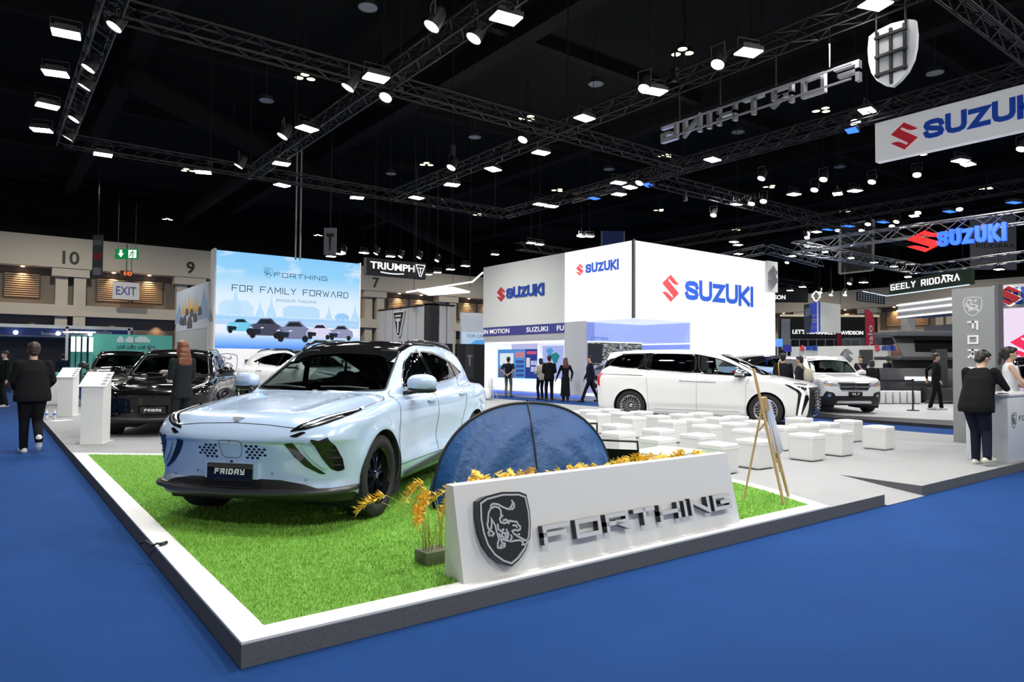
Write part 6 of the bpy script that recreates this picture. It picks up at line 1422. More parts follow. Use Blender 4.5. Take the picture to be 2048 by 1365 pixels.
# hanging black sign
TS=thing('hanging_sign','black hanging sign with white lettering and triangle emblem','sign',(0,0,0)); YT=31.0
p=aty(733,517,YT); q=aty(852,529,YT); zt_=(p.z+q.z)/2+.05; zb2=(aty(733,548,YT).z+aty(852,560,YT).z)/2
mbox('sign_board',(p.x,YT,zb2),(q.x,YT+.3,zt_),mat('sign_black',(.02,.021,.022),.5),TS)
hz=zt_-zb2; cx=(p.x+q.x)/2; TW=lamp_mat('sign_white_lit',(1,1,1),1.3)
text('sign_lettering','TRIUMPH',axes((p.x+(q.x-p.x)*.43,YT-.01,zb2+hz*.58),(1,0,0),(0,0,1)),TW,w=(q.x-p.x)*.74,h=hz*.42,depth=.02,parent=TS,bold=.018)
b=MB(); strokes(b,[[(x,-.16*hz*math.cos(x*1.3)) for x in np.linspace(-.62,.62,12)]],.05,.02,axes((p.x+(q.x-p.x)*.42,YT-.01,zb2+hz*.32),(1,0,0),(0,0,1))); b.build('sign_swoosh',TW,TS)
b=MB(); strokes(b,[[(-.26,.28),(.26,.28),(.04,-.30),(-.04,-.30),(-.26,.28)],[(-.12,.12),(.12,.12)],[(0,.12),(0,-.15)]],.035,.02,axes((p.x+(q.x-p.x)*.90,YT-.01,zb2+hz*.52),(1,0,0),(0,0,1))); b.build('sign_triangle',TW,TS)
for f in(.15,.85): b=MB(); b.tube([(p.x+(q.x-p.x)*f,YT+.15,zt_),(p.x+(q.x-p.x)*f,YT+.15,14.05)],.015,6); b.build('hanger_rod',TRUSSM,TS)
# zigzag light line
ZL=thing('light_line','bright white zigzag light line hanging beside the black triangle sign','lamp',(0,0,0)); pts=[atd(*c_,34) for c_ in((812,585),(945,564),(966,545))]
for i in range(2): b=MB(); b.bar(pts[i],pts[i+1],.10,.07); b.build('light_bar',lamp_mat('line_white',(1,1,1),1.8),ZL)
b=MB(); pp=[atd(*c_,34) for c_ in((833,582),(905,577),(940,586),(858,592))]; b.add(pp+[v+Vector((0,0,.08)) for v in pp],[(3,2,1,0),(4,5,6,7),(0,1,5,4),(1,2,6,5),(2,3,7,6),(3,0,4,7)]); b.build('light_panel',lamp_mat('line_white',(1,1,1),1.8),ZL)
for c_ in((828,582),(905,577),(940,575)): v=atd(*c_,34); b=MB(); b.tube([v,(v.x,v.y,14.05)],.012,5); b.build('hanger_rod',TRUSSM,ZL)
# hanging banners
def banner(label,px0,px1,py0,py1,dep,m,extra=None,th=.06,rz=None):
    a=atd(px0,py0,dep);b_=atd(px1,py0,dep);zb_=atd(px0,py1,dep).z; t=thing('hanging_banner',label,'banner',a); d=(b_-a); d.z=0
    w_=d.length; M=axes((0,0,0),d,(0,0,1)); bb=MB(); bb.prism([(0,zb_-a.z),(w_,zb_-a.z),(w_,0),(0,0)],th,0,M,-th); bb.build('banner_cloth',m,t)
    bb=MB(); bb.tube([M@Vector((w_*.5,0,-th/2)),M@Vector((w_*.5,14.05-a.z,-th/2))],.012,5); bb.build('hanger_rod',TRUSSM,t)
    return t,M,w_,zb_-a.z
BNG=mat('banner_grey',(.22,.22,.24),.7); BNB=mat('banner_navy',(.02,.05,.20),.7)
t,M,w_,h_=banner('narrow dark hanging banner with red and grey print, left of the green exit sign',186,206,470,552,40,mat('banner_dark_grey',(.07,.07,.075),.7))
for (v0,v1,c_) in((.12,.25,(.20,.20,.21)),(.45,.62,(.35,.03,.04)),(.8,.98,(.30,.30,.31))): b=MB(); b.prism([(w_*.1,h_*v1),(w_*.9,h_*v1),(w_*.9,h_*v0),(w_*.1,h_*v0)],.004,0,M,.002); b.build('banner_print',mat('bprint_'+str(int(c_[0]*100))+str(int(c_[1]*100)),c_,.7),t)
t,M,w_,h_=banner('grey hanging banner with dark T emblem beside the picture screen',648,673,456,510,30,BNG); b=MB(); b.prism([(w_*.2,h_*.2),(w_*.8,h_*.2),(w_*.8,h_*.32),(w_*.6,h_*.35),(w_*.55,h_*.85),(w_*.45,h_*.85),(w_*.4,h_*.35),(w_*.2,h_*.32)],.004,0,M,.002); b.build('banner_print',BLKW,t)
t,M,w_,h_=banner('blue hanging banner with pale edges above the white corner block',1202,1250,462,500,42,BNB); 
for u in(0,.94): b=MB(); b.prism([(w_*u,h_),(w_*(u+.06),h_),(w_*(u+.06),0),(w_*u,0)],.004,0,M,.002); b.build('banner_edge',BNG,t)
t,M,w_,h_=banner('pale grey hanging banner with black lettering at the right edge',1940,2032,430,540,46,mat('banner_pale',(.30,.30,.32),.7)); text('banner_lettering','RIDDARA',M@Matrix.Translation((w_*.55,h_*.56,.003)),BLKW,w=w_*.85,h=.28,depth=.005,parent=t)
FRM=thing('open_banner','white open frame with small dark lettering hung behind the grey truss','banner',(0,0,0))
fa=[atd(x,y,44) for x,y in((1680,452),(1747,440),(1745,541),(1679,548))]
for i in range(4): b=MB(); b.bar(fa[i],fa[(i+1)%4],.16,.10); b.build('frame_bar',mat('frame_pale_grey',(.40,.40,.42),.6),FRM)
b=MB(); b.add(fa+[v+Vector((.03,.04,0)) for v in fa],[(0,1,2,3),(7,6,5,4)]); b.build('frame_cloth',mat('frame_cloth_black',(.015,.015,.016),.7),FRM)
c_=sum(fa,Vector())/4; text('frame_lettering','XTREME',axes(c_-Vector((.04,.06,-.1)),(_r.x,_r.y,0),(0,0,1)),mat('emblem_grey',(.3,.3,.3),.5),w=1.3,h=.28,depth=.01,parent=FRM,shear=.2)
for v in fa[:2]: b=MB(); b.tube([v,(v.x,v.y,14.05)],.012,5); b.build('hanger_rod',TRUSSM,FRM)
# exit signs of the hall
GX=thing('exit_sign','green exit sign with white arrow and running figure under the roof','sign',(0,0,0)); a=atd(230,498,45);d=Vector((_r.x,_r.y,0)); k=45/FPX
M=axes(a,d,(0,0,1)); b=MB(); b.prism([(0,0),(45*k,0),(45*k,-20*k),(0,-20*k)],.15,0,M,-.15); b.build('sign_box',lamp_mat('exit_green',(.01,.20,.06),1.0),GX)
b=MB(); b.prism([(6*k,-9*k),(9.5*k,-9*k),(9.5*k,-2*k),(14.5*k,-2*k),(14.5*k,-9*k),(18*k,-9*k),(12*k,-17*k)],.01,0,M); b.build('arrow',lamp_mat('exit_white',(.85,1,.9),1.2),GX); b=MB(); b.prism([(27*k,-2*k),(43*k,-2*k),(43*k,-18*k),(27*k,-18*k)],.008,0,M); b.build('door_field',lamp_mat('exit_white',(.85,1,.9),1.2),GX)
b=MB(); strokes(b,[[(36*k,-4*k),(34*k,-9*k),(37*k,-13*k),(35*k,-17*k)],[(34*k,-9*k),(31*k,-13*k),(28.5*k,-15*k)],[(31*k,-7*k),(35*k,-6*k),(39*k,-9*k)]],1.6*k,.012,M); b.build('running_figure',lamp_mat('exit_green',(.01,.20,.06),1.0),GX)
for u in(5,40): b=MB(); b.tube([M@Vector((u*k,0,-.07)),M@Vector((u*k,14.05-a.z,-.07))],.012,5); b.build('hanger_rod',TRUSSM,GX)
ES=thing('exit_board','grey hanging board with blue EXIT lettering on the hall wall','sign',(0,0,0)); a=aty(226,563,YW-2.2); q=aty(279,568,YW-2.2); zb_=aty(226,598,YW-2.2).z
mbox('board',(a.x,YW-2.2,zb_),(q.x,YW-2.0,a.z),lit('board_grey_lit',(.40,.40,.42),.35,(.3,.3,.3)),ES); text('lettering','EXIT',axes(((a.x+q.x)/2,YW-2.21,(a.z+zb_)/2),(1,0,0),(0,0,1)),mat('exit_blue_ink',(.04,.06,.25),.6),w=(q.x-a.x)*.76,h=(a.z-zb_)*.48,depth=.02,parent=ES,bold=.01); b=MB(); b.tube([((a.x+q.x)/2,YW-2.1,a.z),((a.x+q.x)/2,YW-2.1,10)],.03,6); b.build('hanger_rod',TRUSSM,ES)
RD=thing('led_display','small red dot-matrix display on the upper hall wall','display',(0,0,0)); a=aty(241,541,YW-1.4);q=aty(264,543,YW-1.4);zb_=aty(241,552,YW-1.4).z; mbox('display_box',(a.x,YW-1.4,zb_),(q.x,YW-1.25,a.z),BLKW,RD); text('red_digits','80',axes(((a.x+q.x)/2+.1,YW-1.41,(a.z+zb_)/2),(1,0,0),(0,0,1)),lamp_mat('digits_red',(1,.12,.03),2.0),w=(q.x-a.x)*.7,h=(a.z-zb_)*.75,depth=.02,parent=RD,bold=.02)
# --- left background stands
YF=40.0
FB=thing('shell_stand','exhibition shell stand with blue fascia and white posts at the far left','exhibition stand',(0,YF,0)); xa=aty(12,660,YF).x-.3; xb=aty(265,668,YF).x; zt_=aty(100,657,YF).z; zb_=aty(100,672,YF).z
mbox('fascia',(xa,0,zb_),(xb,.1,zt_),mat('fascia_blue',(.015,.05,.25),.5),FB); mbox('fascia_rail',(xa-.1,-.05,zt_),(xb,.15,zt_+.16),SILVER,FB); mbox('ceiling_panel',(xa,.1,zb_-.05),(xb,3.5,zb_+.02),mat('stand_ceiling_white',(.6,.6,.6),.6),FB)
for x in(xa,xa+(xb-xa)/2,xb-.1): mbox('post',(x-.12,-.05,0),(x,.12,zt_+.1),SILVER,FB)
mbox('back_panel',(xa,3.4,0),(xb,3.5,zb_),mat('stand_back_dark',(.10,.095,.10),.7),FB)
for x in(.12,.42,.66): b=MB(); b.ell((xa+(xb-xa)*x,-.25,zt_-.25),(.10,.10,.10),10,8); b.build('arm_lamp',lamp_mat('arm_lamp_white',(.9,.95,1),6),FB)
text('fascia_lettering','สมาคมวิศวกรรมยานยนต์ไทย',axes((xa+(xb-xa)*.62,-.01,zb_+(zt_-zb_)*.66),(1,0,0),(0,0,1)),WHITE,w=(xb-xa)*.42,depth=.01,parent=FB); text('fascia_lettering','Society of Automotive Engineers',axes((xa+(xb-xa)*.55,-.01,zb_+(zt_-zb_)*.24),(1,0,0),(0,0,1)),WHITE,w=(xb-xa)*.5,depth=.01,parent=FB)
YT2=33.0; TEAL=mat('wall_teal',(.10,.46,.38),.6); a=aty(187,668,YT2);q=aty(345,673,YT2)
TL=thing('teal_wall','teal stand wall with white logos and dark Thai lettering','partition',(0,YT2,0)); mbox('wall_panel',(a.x,0,0),(q.x,.15,a.z),TEAL,TL); Mt=axes((0,-.002,0),(1,0,0),(0,0,1)); DT=mat('ink_dark_teal',(.015,.06,.055),.6)
text('wall_lettering','เปย์ แล้ว เปย์ อีก!',Mt@Matrix.Translation((a.x+(q.x-a.x)*.53,aty(270,694,YT2).z,0)),DT,w=(q.x-a.x)*.48,depth=.01,parent=TL,bold=.01)
for i,(px,w_) in enumerate(((241,.26),(260,.34),(284,.62))): p=aty(px,680,YT2); b=MB(); b.prism([(-w_/2,-.12),(w_/2,-.12),(w_/2,.0),(w_*.2,.14),(-w_*.2,.14),(-w_/2,0)],.01,0,Mt@Matrix.Translation((p.x,p.z,0))); b.build('white_logo',mat('logo_pale',(.55,.68,.66),.6),TL)
TP=thing('teal_booth','row of white and teal lit posts at the left end of the teal wall','exhibition stand',(0,YT2-.5,0))
for px in(146,157,169,182): p=aty(px,700,YT2-.5); mbox('lit_post',(p.x-.07,0,0),(p.x+.07,.12,a.z-.1),TEAL,TP); mbox('lit_cap',(p.x-.07,-.01,a.z-.75),(p.x+.07,.13,a.z-.15),lamp_mat('post_white',(.95,1,.97),1.2),TP); b=MB(); b.bar((p.x-.35,-.5,a.z),(p.x+.1,0,a.z+.05),.12,.04); b.build('arm_lamp',lamp_mat('line_white',(1,1,1),1.8),TP)
CN=thing('white_counter','white counter with teal top edge beside the far info stand','counter',(aty(108,790,25).x,25,PH)); mbox('counter_body',(-.35,-.3,0),(.35,.3,.78),WHITE_M,CN,.01); mbox('counter_top',(-.37,-.33,.78),(.37,.33,.95),mat('wall_teal',(.10,.46,.38),.6),CN)
RL=thing('railing','white tube railing with a printed panel behind the walking man','railing',atz(95,775,0)+Vector((0,3,0)))
for z_ in(1.15,.98): b=MB(); b.tube([(-1.2,0,z_),(.9,0,z_)],.03,6); b.build('rail',WHITE,RL)
for x in(-1.2,-.1,.9): b=MB(); b.tube([(x,0,0),(x,0,1.25)],.03,6); b.build('post',WHITE,RL)
mbox('printed_panel',(-1.15,-.01,.3),(.85,.01,.95),mat('panel_speckle',(.18,.17,.18),.7,noise=(30,.9)),RL)
# --- right background: low lettered wall
XS=30.0; SLW=thing('low_wall','cream wall with two small red and blue logos behind the white family car','partition',(XS,0,0)); a=atx(1582,687,XS);q=atx(1775,699,XS); 
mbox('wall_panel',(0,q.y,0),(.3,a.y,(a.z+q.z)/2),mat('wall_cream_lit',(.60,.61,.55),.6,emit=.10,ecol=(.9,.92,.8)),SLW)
for px in(1611,1762): p=atx(px,697,XS); k=(p-EYE).length/FPX; brand(SLW,'X',(XS-.01,p.y+6*k,p.z),.30,.19,.55,REDP,BLU,.05,.03,base=(XS,0))
p=atx(1733,714,XS); mbox('wall_screen',(-.08,p.y-.27,p.z-.34),(0,p.y+.27,p.z+.30),BLKACR,SLW)
for px in(1643,1657): p=atx(px,716,XS); mbox('wall_plaque',(-.03,p.y-.16,p.z-.16),(0,p.y+.16,p.z+.1),mat('plaque_grey',(.35,.36,.36),.5),SLW)
p=atx(1690,714,XS-3); CE=thing('emblem_sign','large chrome S emblem on a stand behind the white family car','sign',(p.x,p.y,0)); prism_obj('emblem_plate',s_emblem(),.25,axes((0,0,p.z),(_r.x,_r.y,0),(0,0,1)),SILVER,CE,(.42,.62)); b=MB(); b.tube([(.1,.1,0.095),(.1,.1,p.z-.2)],.04,8); b.build('stand_pole',SILVER,CE)
# blue boards near the white block's end
for (px0,px1,py0,py1,m,l) in((1548,1564,678,694,lit('board_sky',(.10,.30,.85),.6),'small sky blue board at the end of the white block'),(1566,1582,690,704,mat('board_navy',(.03,.03,.30),.5),'small navy board left of the cream wall')):
    p=atd(px0,py0,31);q=atd(px1,py1,31); t=thing('sign_board',l,'sign',(p.x,p.y,0)); M=axes((0,0,0),(_r.x,_r.y,0),(0,0,1)); w_=(px1-px0)*31/FPX; b=MB(); b.prism([(0,q.z),(w_,q.z),(w_,p.z),(0,p.z)],.06,0,M); b.build('board',m,t); b=MB(); b.tube([M@Vector((w_/2,0,-.04)),M@Vector((w_/2,p.z,-.04))],.03,6); b.build('post',SILVER,t)
# cube with prints
DC=thing('hanging_cube','white hanging cube with one blue printed face','sign',(0,0,0)); c0=atd(1637,604,48); k=48/FPX; M=axes((0,0,0),(_r.x,_r.y,0),(0,0,1)); h_=60*k
fr_=atd(1637,604,48); lf=fr_+Vector((-.2,.9,0)).normalized()*2.6; rt=fr_+Vector((.95,.3,0)).normalized()*1.9
def slab(nm,a,b_,h,m,par,th=.12):
    d=(Vector(b_)-Vector(a)); d.z=0; M=axes(a,d,(0,0,1)); bb=MB(); bb.prism([(0,-h),(d.length,-h),(d.length,0),(0,0)],th,0,M,-th); return bb.build(nm,m,par),M,d.length
lf=atd(1608,607,50.5); rt=atd(1681,609,50); lf.z=rt.z=fr_.z
o_,Mf,wf=slab('blue_face',lf,fr_,h_,lit('face_blue',(.02,.06,.55),.5),DC); slab('white_face',fr_,rt,h_,mat('face_white',(.75,.77,.72),.6,emit=.25,ecol=(1,1,.95)),DC)
b=MB(); b.prism([(0,-h_),(wf*.42,-h_),(wf*.55,-h_*.5),(wf*.35,0),(0,0)],.01,0,Mf); b.build('printed_photo',mat('print_photo_dark',(.05,.08,.12),.6),DC); b=MB(); b.prism([(wf*.1,-h_*.45),(wf*.5,-h_*.4),(wf*.5,-h_*.12),(wf*.1,-h_*.15)],.01,0,Mf,.011); b.build('printed_phone',mat('print_pale_blue',(.35,.5,.65),.6),DC)
text('cube_lettering','DIGITAL',Mf@Matrix.Translation((wf*.75,-h_*.85,.01)),WHITE,w=wf*.42,h=.16,depth=.01,parent=DC); b=MB()
for k2,(u0,u1,v) in enumerate(((.58,.95,.45),(.55,.98,.6),(.6,.95,.68))): b=MB(); b.prism([(wf*u0,-h_*v),(wf*u1,-h_*v),(wf*u1,-h_*(v-.05)),(wf*u0,-h_*(v-.05))],.01,0,Mf); b.build('printed_line',WHITE,DC)
for v in(fr_,rt): b=MB(); b.tube([v,(v.x,v.y,14.05)],.015,5); b.build('hanger_rod',TRUSSM,DC)
# black motorcycle dealer stand far right
HD=thing('black_stand','black two storey stand with white lettering behind the hanging cube','exhibition stand',(0,0,0)); p0=atd(1560,640,56); p1=atd(1755,640,56); p0.z=p1.z=atd(1660,634,56).z
slab('black_front',p0,p1,p0.z,mat('stand_black',(.015,.016,.017),.5),HD,.4); d=(p1-p0).normalized(); M=axes((p0.x,p0.y,0),d,(0,0,1))
b=MB(); b.prism([(0,p0.z),((p1-p0).length,p0.z),((p1-p0).length,p0.z+.14),(0,p0.z+.14)],.3,0,M); b.build('lit_cornice',lit('cornice_cream',(.9,.78,.55),.5),HD)
b=MB(); b.prism([(.1,2.6),(.8,2.6),(.8,p0.z-.2),(.1,p0.z-.2)],.05,0,M); b.build('grey_panel',GRYW,HD)
kk=56/FPX; text('stand_lettering','HARLEY-DAVIDSON',M@Matrix.Translation((4.9,atd(1700,666,56).z,.02)),TW,w=3.6,h=.30,depth=.04,parent=HD,bold=.012); text('stand_lettering','LET\'S RIDE.',M@Matrix.Translation((2.1,atd(1610,664,56).z,.02)),TW,w=2.2,h=.34,depth=.04,parent=HD,bold=.012)
mbx=M@Vector((5.0,0,0)); b=MB(); b.prism([(4.9,2.0),(8.0,2.0),(8.0,atd(1700,676,56).z),(4.9,atd(1700,676,56).z)],.08,0,M,.4); b.build('corrugated_panel',mat('corrugated_grey',(.35,.36,.36),.5),HD)
rl_=MB(); rl_.tube([M@Vector((.5,atd(1600,680,56).z,.9)),M@Vector((6,atd(1690,680,56).z,.9))],.03,6); rl_.build('railing_bar',SILVER,HD)
for u in np.linspace(.5,6,9): b=MB(); b.tube([M@Vector((u,1.4,.9)),M@Vector((u,atd(1600,680,56).z,.9))],.03,6); b.build('railing_post',SILVER,HD)
HS=thing('hanging_sign','black hanging board with white lettering right of the white corner block','sign',(0,0,0)); a=atd(1530,575,58);q=atd(1616,580,58); M=axes((a.x,a.y,0),(_r.x,_r.y,0),(0,0,1)); w_=(1616-1530)*58/FPX; b=MB(); b.prism([(0,atd(1570,605,58).z),(w_,atd(1570,605,58).z),(w_,a.z),(0,a.z)],.2,0,M,-.2); b.build('sign_board',mat('sign_black',(.02,.021,.022),.5),HS); text('sign_lettering','DAVIDSON',M@Matrix.Translation((.55,atd(1570,595,58).z,0)),TW,w=2.3,h=.36,depth=.03,parent=HS,bold=.012); b=MB(); b.tube([M@Vector((w_/2,a.z,-.1)),M@Vector((w_/2,14.05,-.1))],.02,5); b.build('hanger_rod',TRUSSM,HS)
BS=thing('bar_shield','glowing white bar and shield emblem above the hanging cube','sign',(0,0,0)); c_=atd(1632,593,57); k=57/FPX; M=axes(c_,(_r.x,_r.y,0),(0,0,1)); b=MB(); strokes(b,[[(-5*k,-2*k),(-5*k,-6*k),(0,-10*k),(5*k,-6*k),(5*k,-2*k),(8*k,-2*k),(8*k,3*k),(5*k,3*k),(5*k,6*k),(0,10*k),(-5*k,6*k),(-5*k,3*k),(-8*k,3*k),(-8*k,-2*k),(-5*k,-2*k)]],2.0*k,.06,M); b.build('emblem_outline',TW,BS); b=MB(); b.tube([c_+Vector((0,0,10*k)),(c_.x,c_.y,14.05)],.02,5); b.build('hanger_rod',TRUSSM,BS)
# feather flags
def feather(label,px,py0,py1,dep,w_,txt):
    a=atd(px,py0,dep); zb_=1.9; t=thing('feather_flag',label,'flag',(a.x,a.y,0)); M=axes((0,0,0),(_r.x,_r.y,0),(0,0,1)); H_=a.z
    b=MB(); b.prism([(0,zb_),(w_,zb_),(w_,H_*.8)]+[(w_*(.2+.8*math.cos(t_)),H_*.8+H_*.2*math.sin(t_)) for t_ in np.linspace(.2,1.5,8)]+[(0,H_)],.03,0,M); b.build('flag_cloth',mat('flag_red',(.55,.03,.06),.7),t)
    b=MB(); b.tube([(0,0,0),(0,0,H_)],.025,6); b.build('flag_pole',TRUSSM,t)
    if txt: text('flag_lettering',txt,M@Matrix.Translation((w_*.5,(zb_+H_)/2-.3,.032))@Matrix.Rotation(PI/2,4,'Z'),WHITE,w=(H_-zb_)*.55,h=w_*.5,depth=.01,parent=t,bold=.012)
feather('red feather flag with white lettering behind the cream wall',1730,619,690,40,.55,'mslo'); feather('narrow red flag right of the hanging cube',1673,650,690,52,.35,None)
# green and black sign board far right
GS=thing('hanging_sign','dark green hanging sign board with white lettering above the pale stand','sign',(0,0,0)); a=atd(1778,570,47);q=atd(1940,556,40); d=q-a; d.z=0; M=axes((a.x,a.y,0),d,(0,0,1)); L=d.length; zt_=atd(1778,567,47).z; zb_=atd(1778,592,47).z
b=MB(); b.prism([(0,zb_),(L,zb_),(L,zt_+.2),(0,zt_)],.3,0,M,-.3); b.build('sign_board',mat('board_green_black',(.018,.035,.025),.5,emit=.02,ecol=(.1,.3,.15)),GS); stroke_text('sign_lettering','GEELy RIDDaRa',M@Matrix.Translation((L*.46,(zt_+zb_)/2+.1,0)),TW,.40,.06,.04,GS,w=L*.86,gap=.13); b=MB(); b.bar(M@Vector((-.2,zb_,.05)),M@Vector((L,zb_-.02,.05)),.06,.05); b.build('light_edge',lamp_mat('strip_ice',(.65,.8,1),1.5),GS)
b=MB(); b.bar(M@Vector((-.2,zb_,.05)),atd(1726,583,49),.06,.05); b.build('light_edge',lamp_mat('strip_ice',(.65,.8,1),1.5),GS)
for f in(.1,.9): b=MB(); b.tube([M@Vector((L*f,zt_,-.15)),M@Vector((L*f,14.05,-.15))],.02,5); b.build('hanger_rod',TRUSSM,GS)
LT=thing('lattice_screen','dark dotted lattice screen hung left of the dark green sign','screen',(0,0,0)); a=atd(1712,584,48); M=axes(a,(_r.x,_r.y,-.12),(0,0,1)); k=48/FPX; b=MB(); b.prism([(0,-18*k),(56*k,-18*k),(56*k,0),(0,0)],.12,0,M); b.build('screen_panel',mat('screen_slate',(.02,.03,.04),.5),LT)
b=MB()
for i in range(10):
    for j in range(4): b.box(M@Vector(((4+5.2*i)*k,(-3-4*j)*k,.13)),(.05,.05,.05))
o_=b.build('dot_lamps',lamp_mat('dot_grey_lit',(.5,.55,.6),.5),LT); o_['kind']='stuff'; b=MB(); b.tube([M@Vector((28*k,0,0)),Vector((M@Vector((28*k,0,0))).to_tuple()[:2]+(14.05,))],.02,5); b.build('hanger_rod',TRUSSM,LT)
# white layered stand
WS=thing('white_layer_stand','white stand with glowing horizontal light bands behind the black off-road camper','exhibition stand',(0,0,0)); a=atd(1796,612,50); q=atd(1915,600,44); d=q-a;d.z=0; M=axes((a.x,a.y,0),d,(0,0,1)); L=d.length+2; z1=atd(1796,608,50).z; z2=atd(1796,637,50).z
b=MB(); b.prism([(0,z2),(L,z2),(L,z1),(0,z1)],2.0,0,M,-2.0); b.build('white_fascia',mat('fascia_white',(.62,.63,.64),.5),WS)
for v in(.12,.5,.95): b=MB(); zz=z1+(z2-z1)*v; b.prism([(-.05,zz-.05),(L,zz-.05),(L,zz+.05),(-.05,zz+.05)],.1,0,M); b.build('light_band',lamp_mat('line_white',(1,1,1),1.8),WS)
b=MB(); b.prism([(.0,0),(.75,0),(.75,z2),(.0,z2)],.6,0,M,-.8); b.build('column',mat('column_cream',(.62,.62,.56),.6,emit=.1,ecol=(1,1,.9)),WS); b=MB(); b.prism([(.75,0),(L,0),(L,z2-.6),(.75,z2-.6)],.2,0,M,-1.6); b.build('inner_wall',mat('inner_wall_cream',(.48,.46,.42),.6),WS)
# black camper with tilted roof tent
OC=thing('offroad_camper','black off-road camper with raised roof box behind the walking man','camper',atd(1850,805,25)*1.0); OC.location.z=.095; OC.rotation_euler=(0,0,math.atan2(_r.y,_r.x)); k=25/FPX
DG=mat('camper_black',(.03,.032,.034),.35); DG2=mat('camper_panel_grey',(.09,.09,.095),.4)
def oc(nm,x0,x1,y0,y1,z0,z1,m,bev=.02): return mbox(nm,(x0,y0,z0),(x1,y1,z1),m,OC,bev)
oc('chassis',-.75,2.6,0,1.8,.35,.75,DG); oc('side_box',-.75,2.6,.05,1.75,.75,1.25,DG2); oc('mid_shelf',-.9,2.6,-.05,1.8,1.55,1.68,DG); oc('back_wall',-.6,2.6,1.0,1.1,.95,1.6,DG2); oc('corner_post',.35,.75,-.15,.2,.2,1.95,DG); oc('rock_slider',-.1,1.3,-.5,.1,.10,.55,DG)
b=MB(); b.add([(-.75,0,1.68),(2.6,0,1.68),(2.6,.7,2.45),(-.75,.7,2.45),(-.75,.1,1.66),(2.6,.1,1.66),(2.6,.8,2.43),(-.75,.8,2.43)],[(0,1,2,3),(7,6,5,4),(0,4,5,1),(1,5,6,2),(2,6,7,3),(3,7,4,0)]); b.build('tilted_panel',DG2,OC); b=MB(); b.add([(-.25,.14,1.85),(1.9,.14,1.85),(2.1,.55,2.30),(-.05,.55,2.30)],[(0,1,2,3)]); b.build('panel_window',GLOSSBLK,OC)
oc('roof_box',-.85,2.6,.25,1.9,2.43,2.62,mat('roof_box_slate',(.07,.075,.085),.4)); oc('floor_light',-.7,.3,-.1,.1,.80,.95,lamp_mat('under_light_white',(.9,.93,1),1.2),0)
for x in(-.1,1.8): b=MB(); b.lathe([(.2,-.12),(.36,-.12),(.36,.12),(.2,.12)],20,0,Matrix.Translation((x,.25,.36))@Matrix.Rotation(PI/2,4,'X')); b.build('wheel',TYRE,OC)
# row of white cube seats and a belt post
for i in range(6):
    px=1768+15*i; p=atz(px,812+1.2*i*0,.095); p=p+Vector((1.0,.6,0)); t=thing('cube_pouf',f'white cube seat on the neighbouring stand, {ordw[i]} from the left','stool',(p.x,p.y,.095),math.atan2(_r.y,_r.x),'white cube seats on the neighbouring stand'); mbox('cushion',(-.105,-.16,.02),(.105,.16,.46),LEA,t,.03,3); mbox('foot',(-.08,-.13,0),(.08,.13,.02),FOOTB,t)
p=atz(1826,822,.095); t=thing('belt_post','thin black belt post with round foot on the neighbouring stand','post',(p.x,p.y,.095)); b=MB(); b.lathe([(.17,0),(.17,.02),(.03,.035),(.025,.05),(.025,.88),(.035,.89),(.035,.95)],16); b.build('post',TRIM,t,smooth=True,angle=.6); b=MB(); b.bar((0,0,.9),(-1.0,.6,.9),.005,.05); b.build('belt',TRIM,t)
# stand wall with emblem and pink screen behind the counter
XR=26.0; RW=thing('screen_wall','grey wall with red glowing emblem and pale pink screen behind the counter','screen wall',(XR,0,0)); a=atx(1985,572,XR); zl=atx(2000,618,XR).z; zb_=atx(2000,735,XR).z; ye=a.y-6
mbox('wall_core',(0,ye,.1),(.3,a.y,a.z),mat('wall_grey_lit',(.40,.40,.41),.6),RW); sc2=mbox('screen',(-.03,ye,zb_),(0,a.y-.02,zl),lamp_mat('screen_pink',(.88,.74,.93),1.0),RW)
p=atx(2021,592,XR); k=(p-EYE).length/FPX; prism_obj('emblem_glow',s_emblem(),.06,axes((-.02,p.y,p.z),(0,-1,0),(0,0,1)),lamp_mat('emblem_cream',(1,.95,.85),1.2),RW,(37*k,35*k)); prism_obj('emblem',s_emblem(),.12,axes((-.05,p.y,p.z),(0,-1,0),(0,0,1)),mat('emblem_dark_red',(.30,.01,.012),.4),RW,(33*k,31*k)); p=atx(2052,693,XR); prism_obj('screen_emblem',s_emblem(),.02,axes((-.035,p.y,p.z),(0,-1,0),(0,0,1)),lamp_mat('screen_red',(.95,.04,.12),1),RW,(42*k,40*k)); heavy_text('wall_lettering','SUZUKI',axes((-.03,atx(2075,592,XR).y,atx(2060,592,XR).z),(0,-1,0),(0,0,1)),BLU,w=2,h=.5,depth=.05,parent=RW)
# ------------------------------------------------------------------ people
SKIN=mat('skin_light_tan',(.58,.36,.25),.55); HAIRK=mat('hair_black',(.012,.010,.009),.45); HAIRB=mat('hair_brown',(.028,.016,.011),.45); HAIRR=mat('hair_auburn',(.15,.045,.02),.45)
SHOEW=mat('shoe_white',(.75,.75,.74),.5); SHOEK=mat('shoe_black',(.012,.012,.012),.4)
BLKS=cloth('suit_black',(.010,.010,.011)); NAVS=cloth('suit_navy',(.012,.016,.028)); TRK=cloth('trousers_black',(.008,.008,.010))
def ik(a,b,l1,l2,pole):
    d=b-a; L=min(d.length,(l1+l2)*.999); d=d.normalized()*L; x=(l1*l1-l2*l2+L*L)/(2*L); h=math.sqrt(max(0,l1*l1-x*x)); p=Vector(pole); p=p-d.normalized()*p.dot(d.normalized()); p=p.normalized() if p.length>1e-4 else Vector((1,0,0))
    return a+d.normalized()*x+p*h, a+d
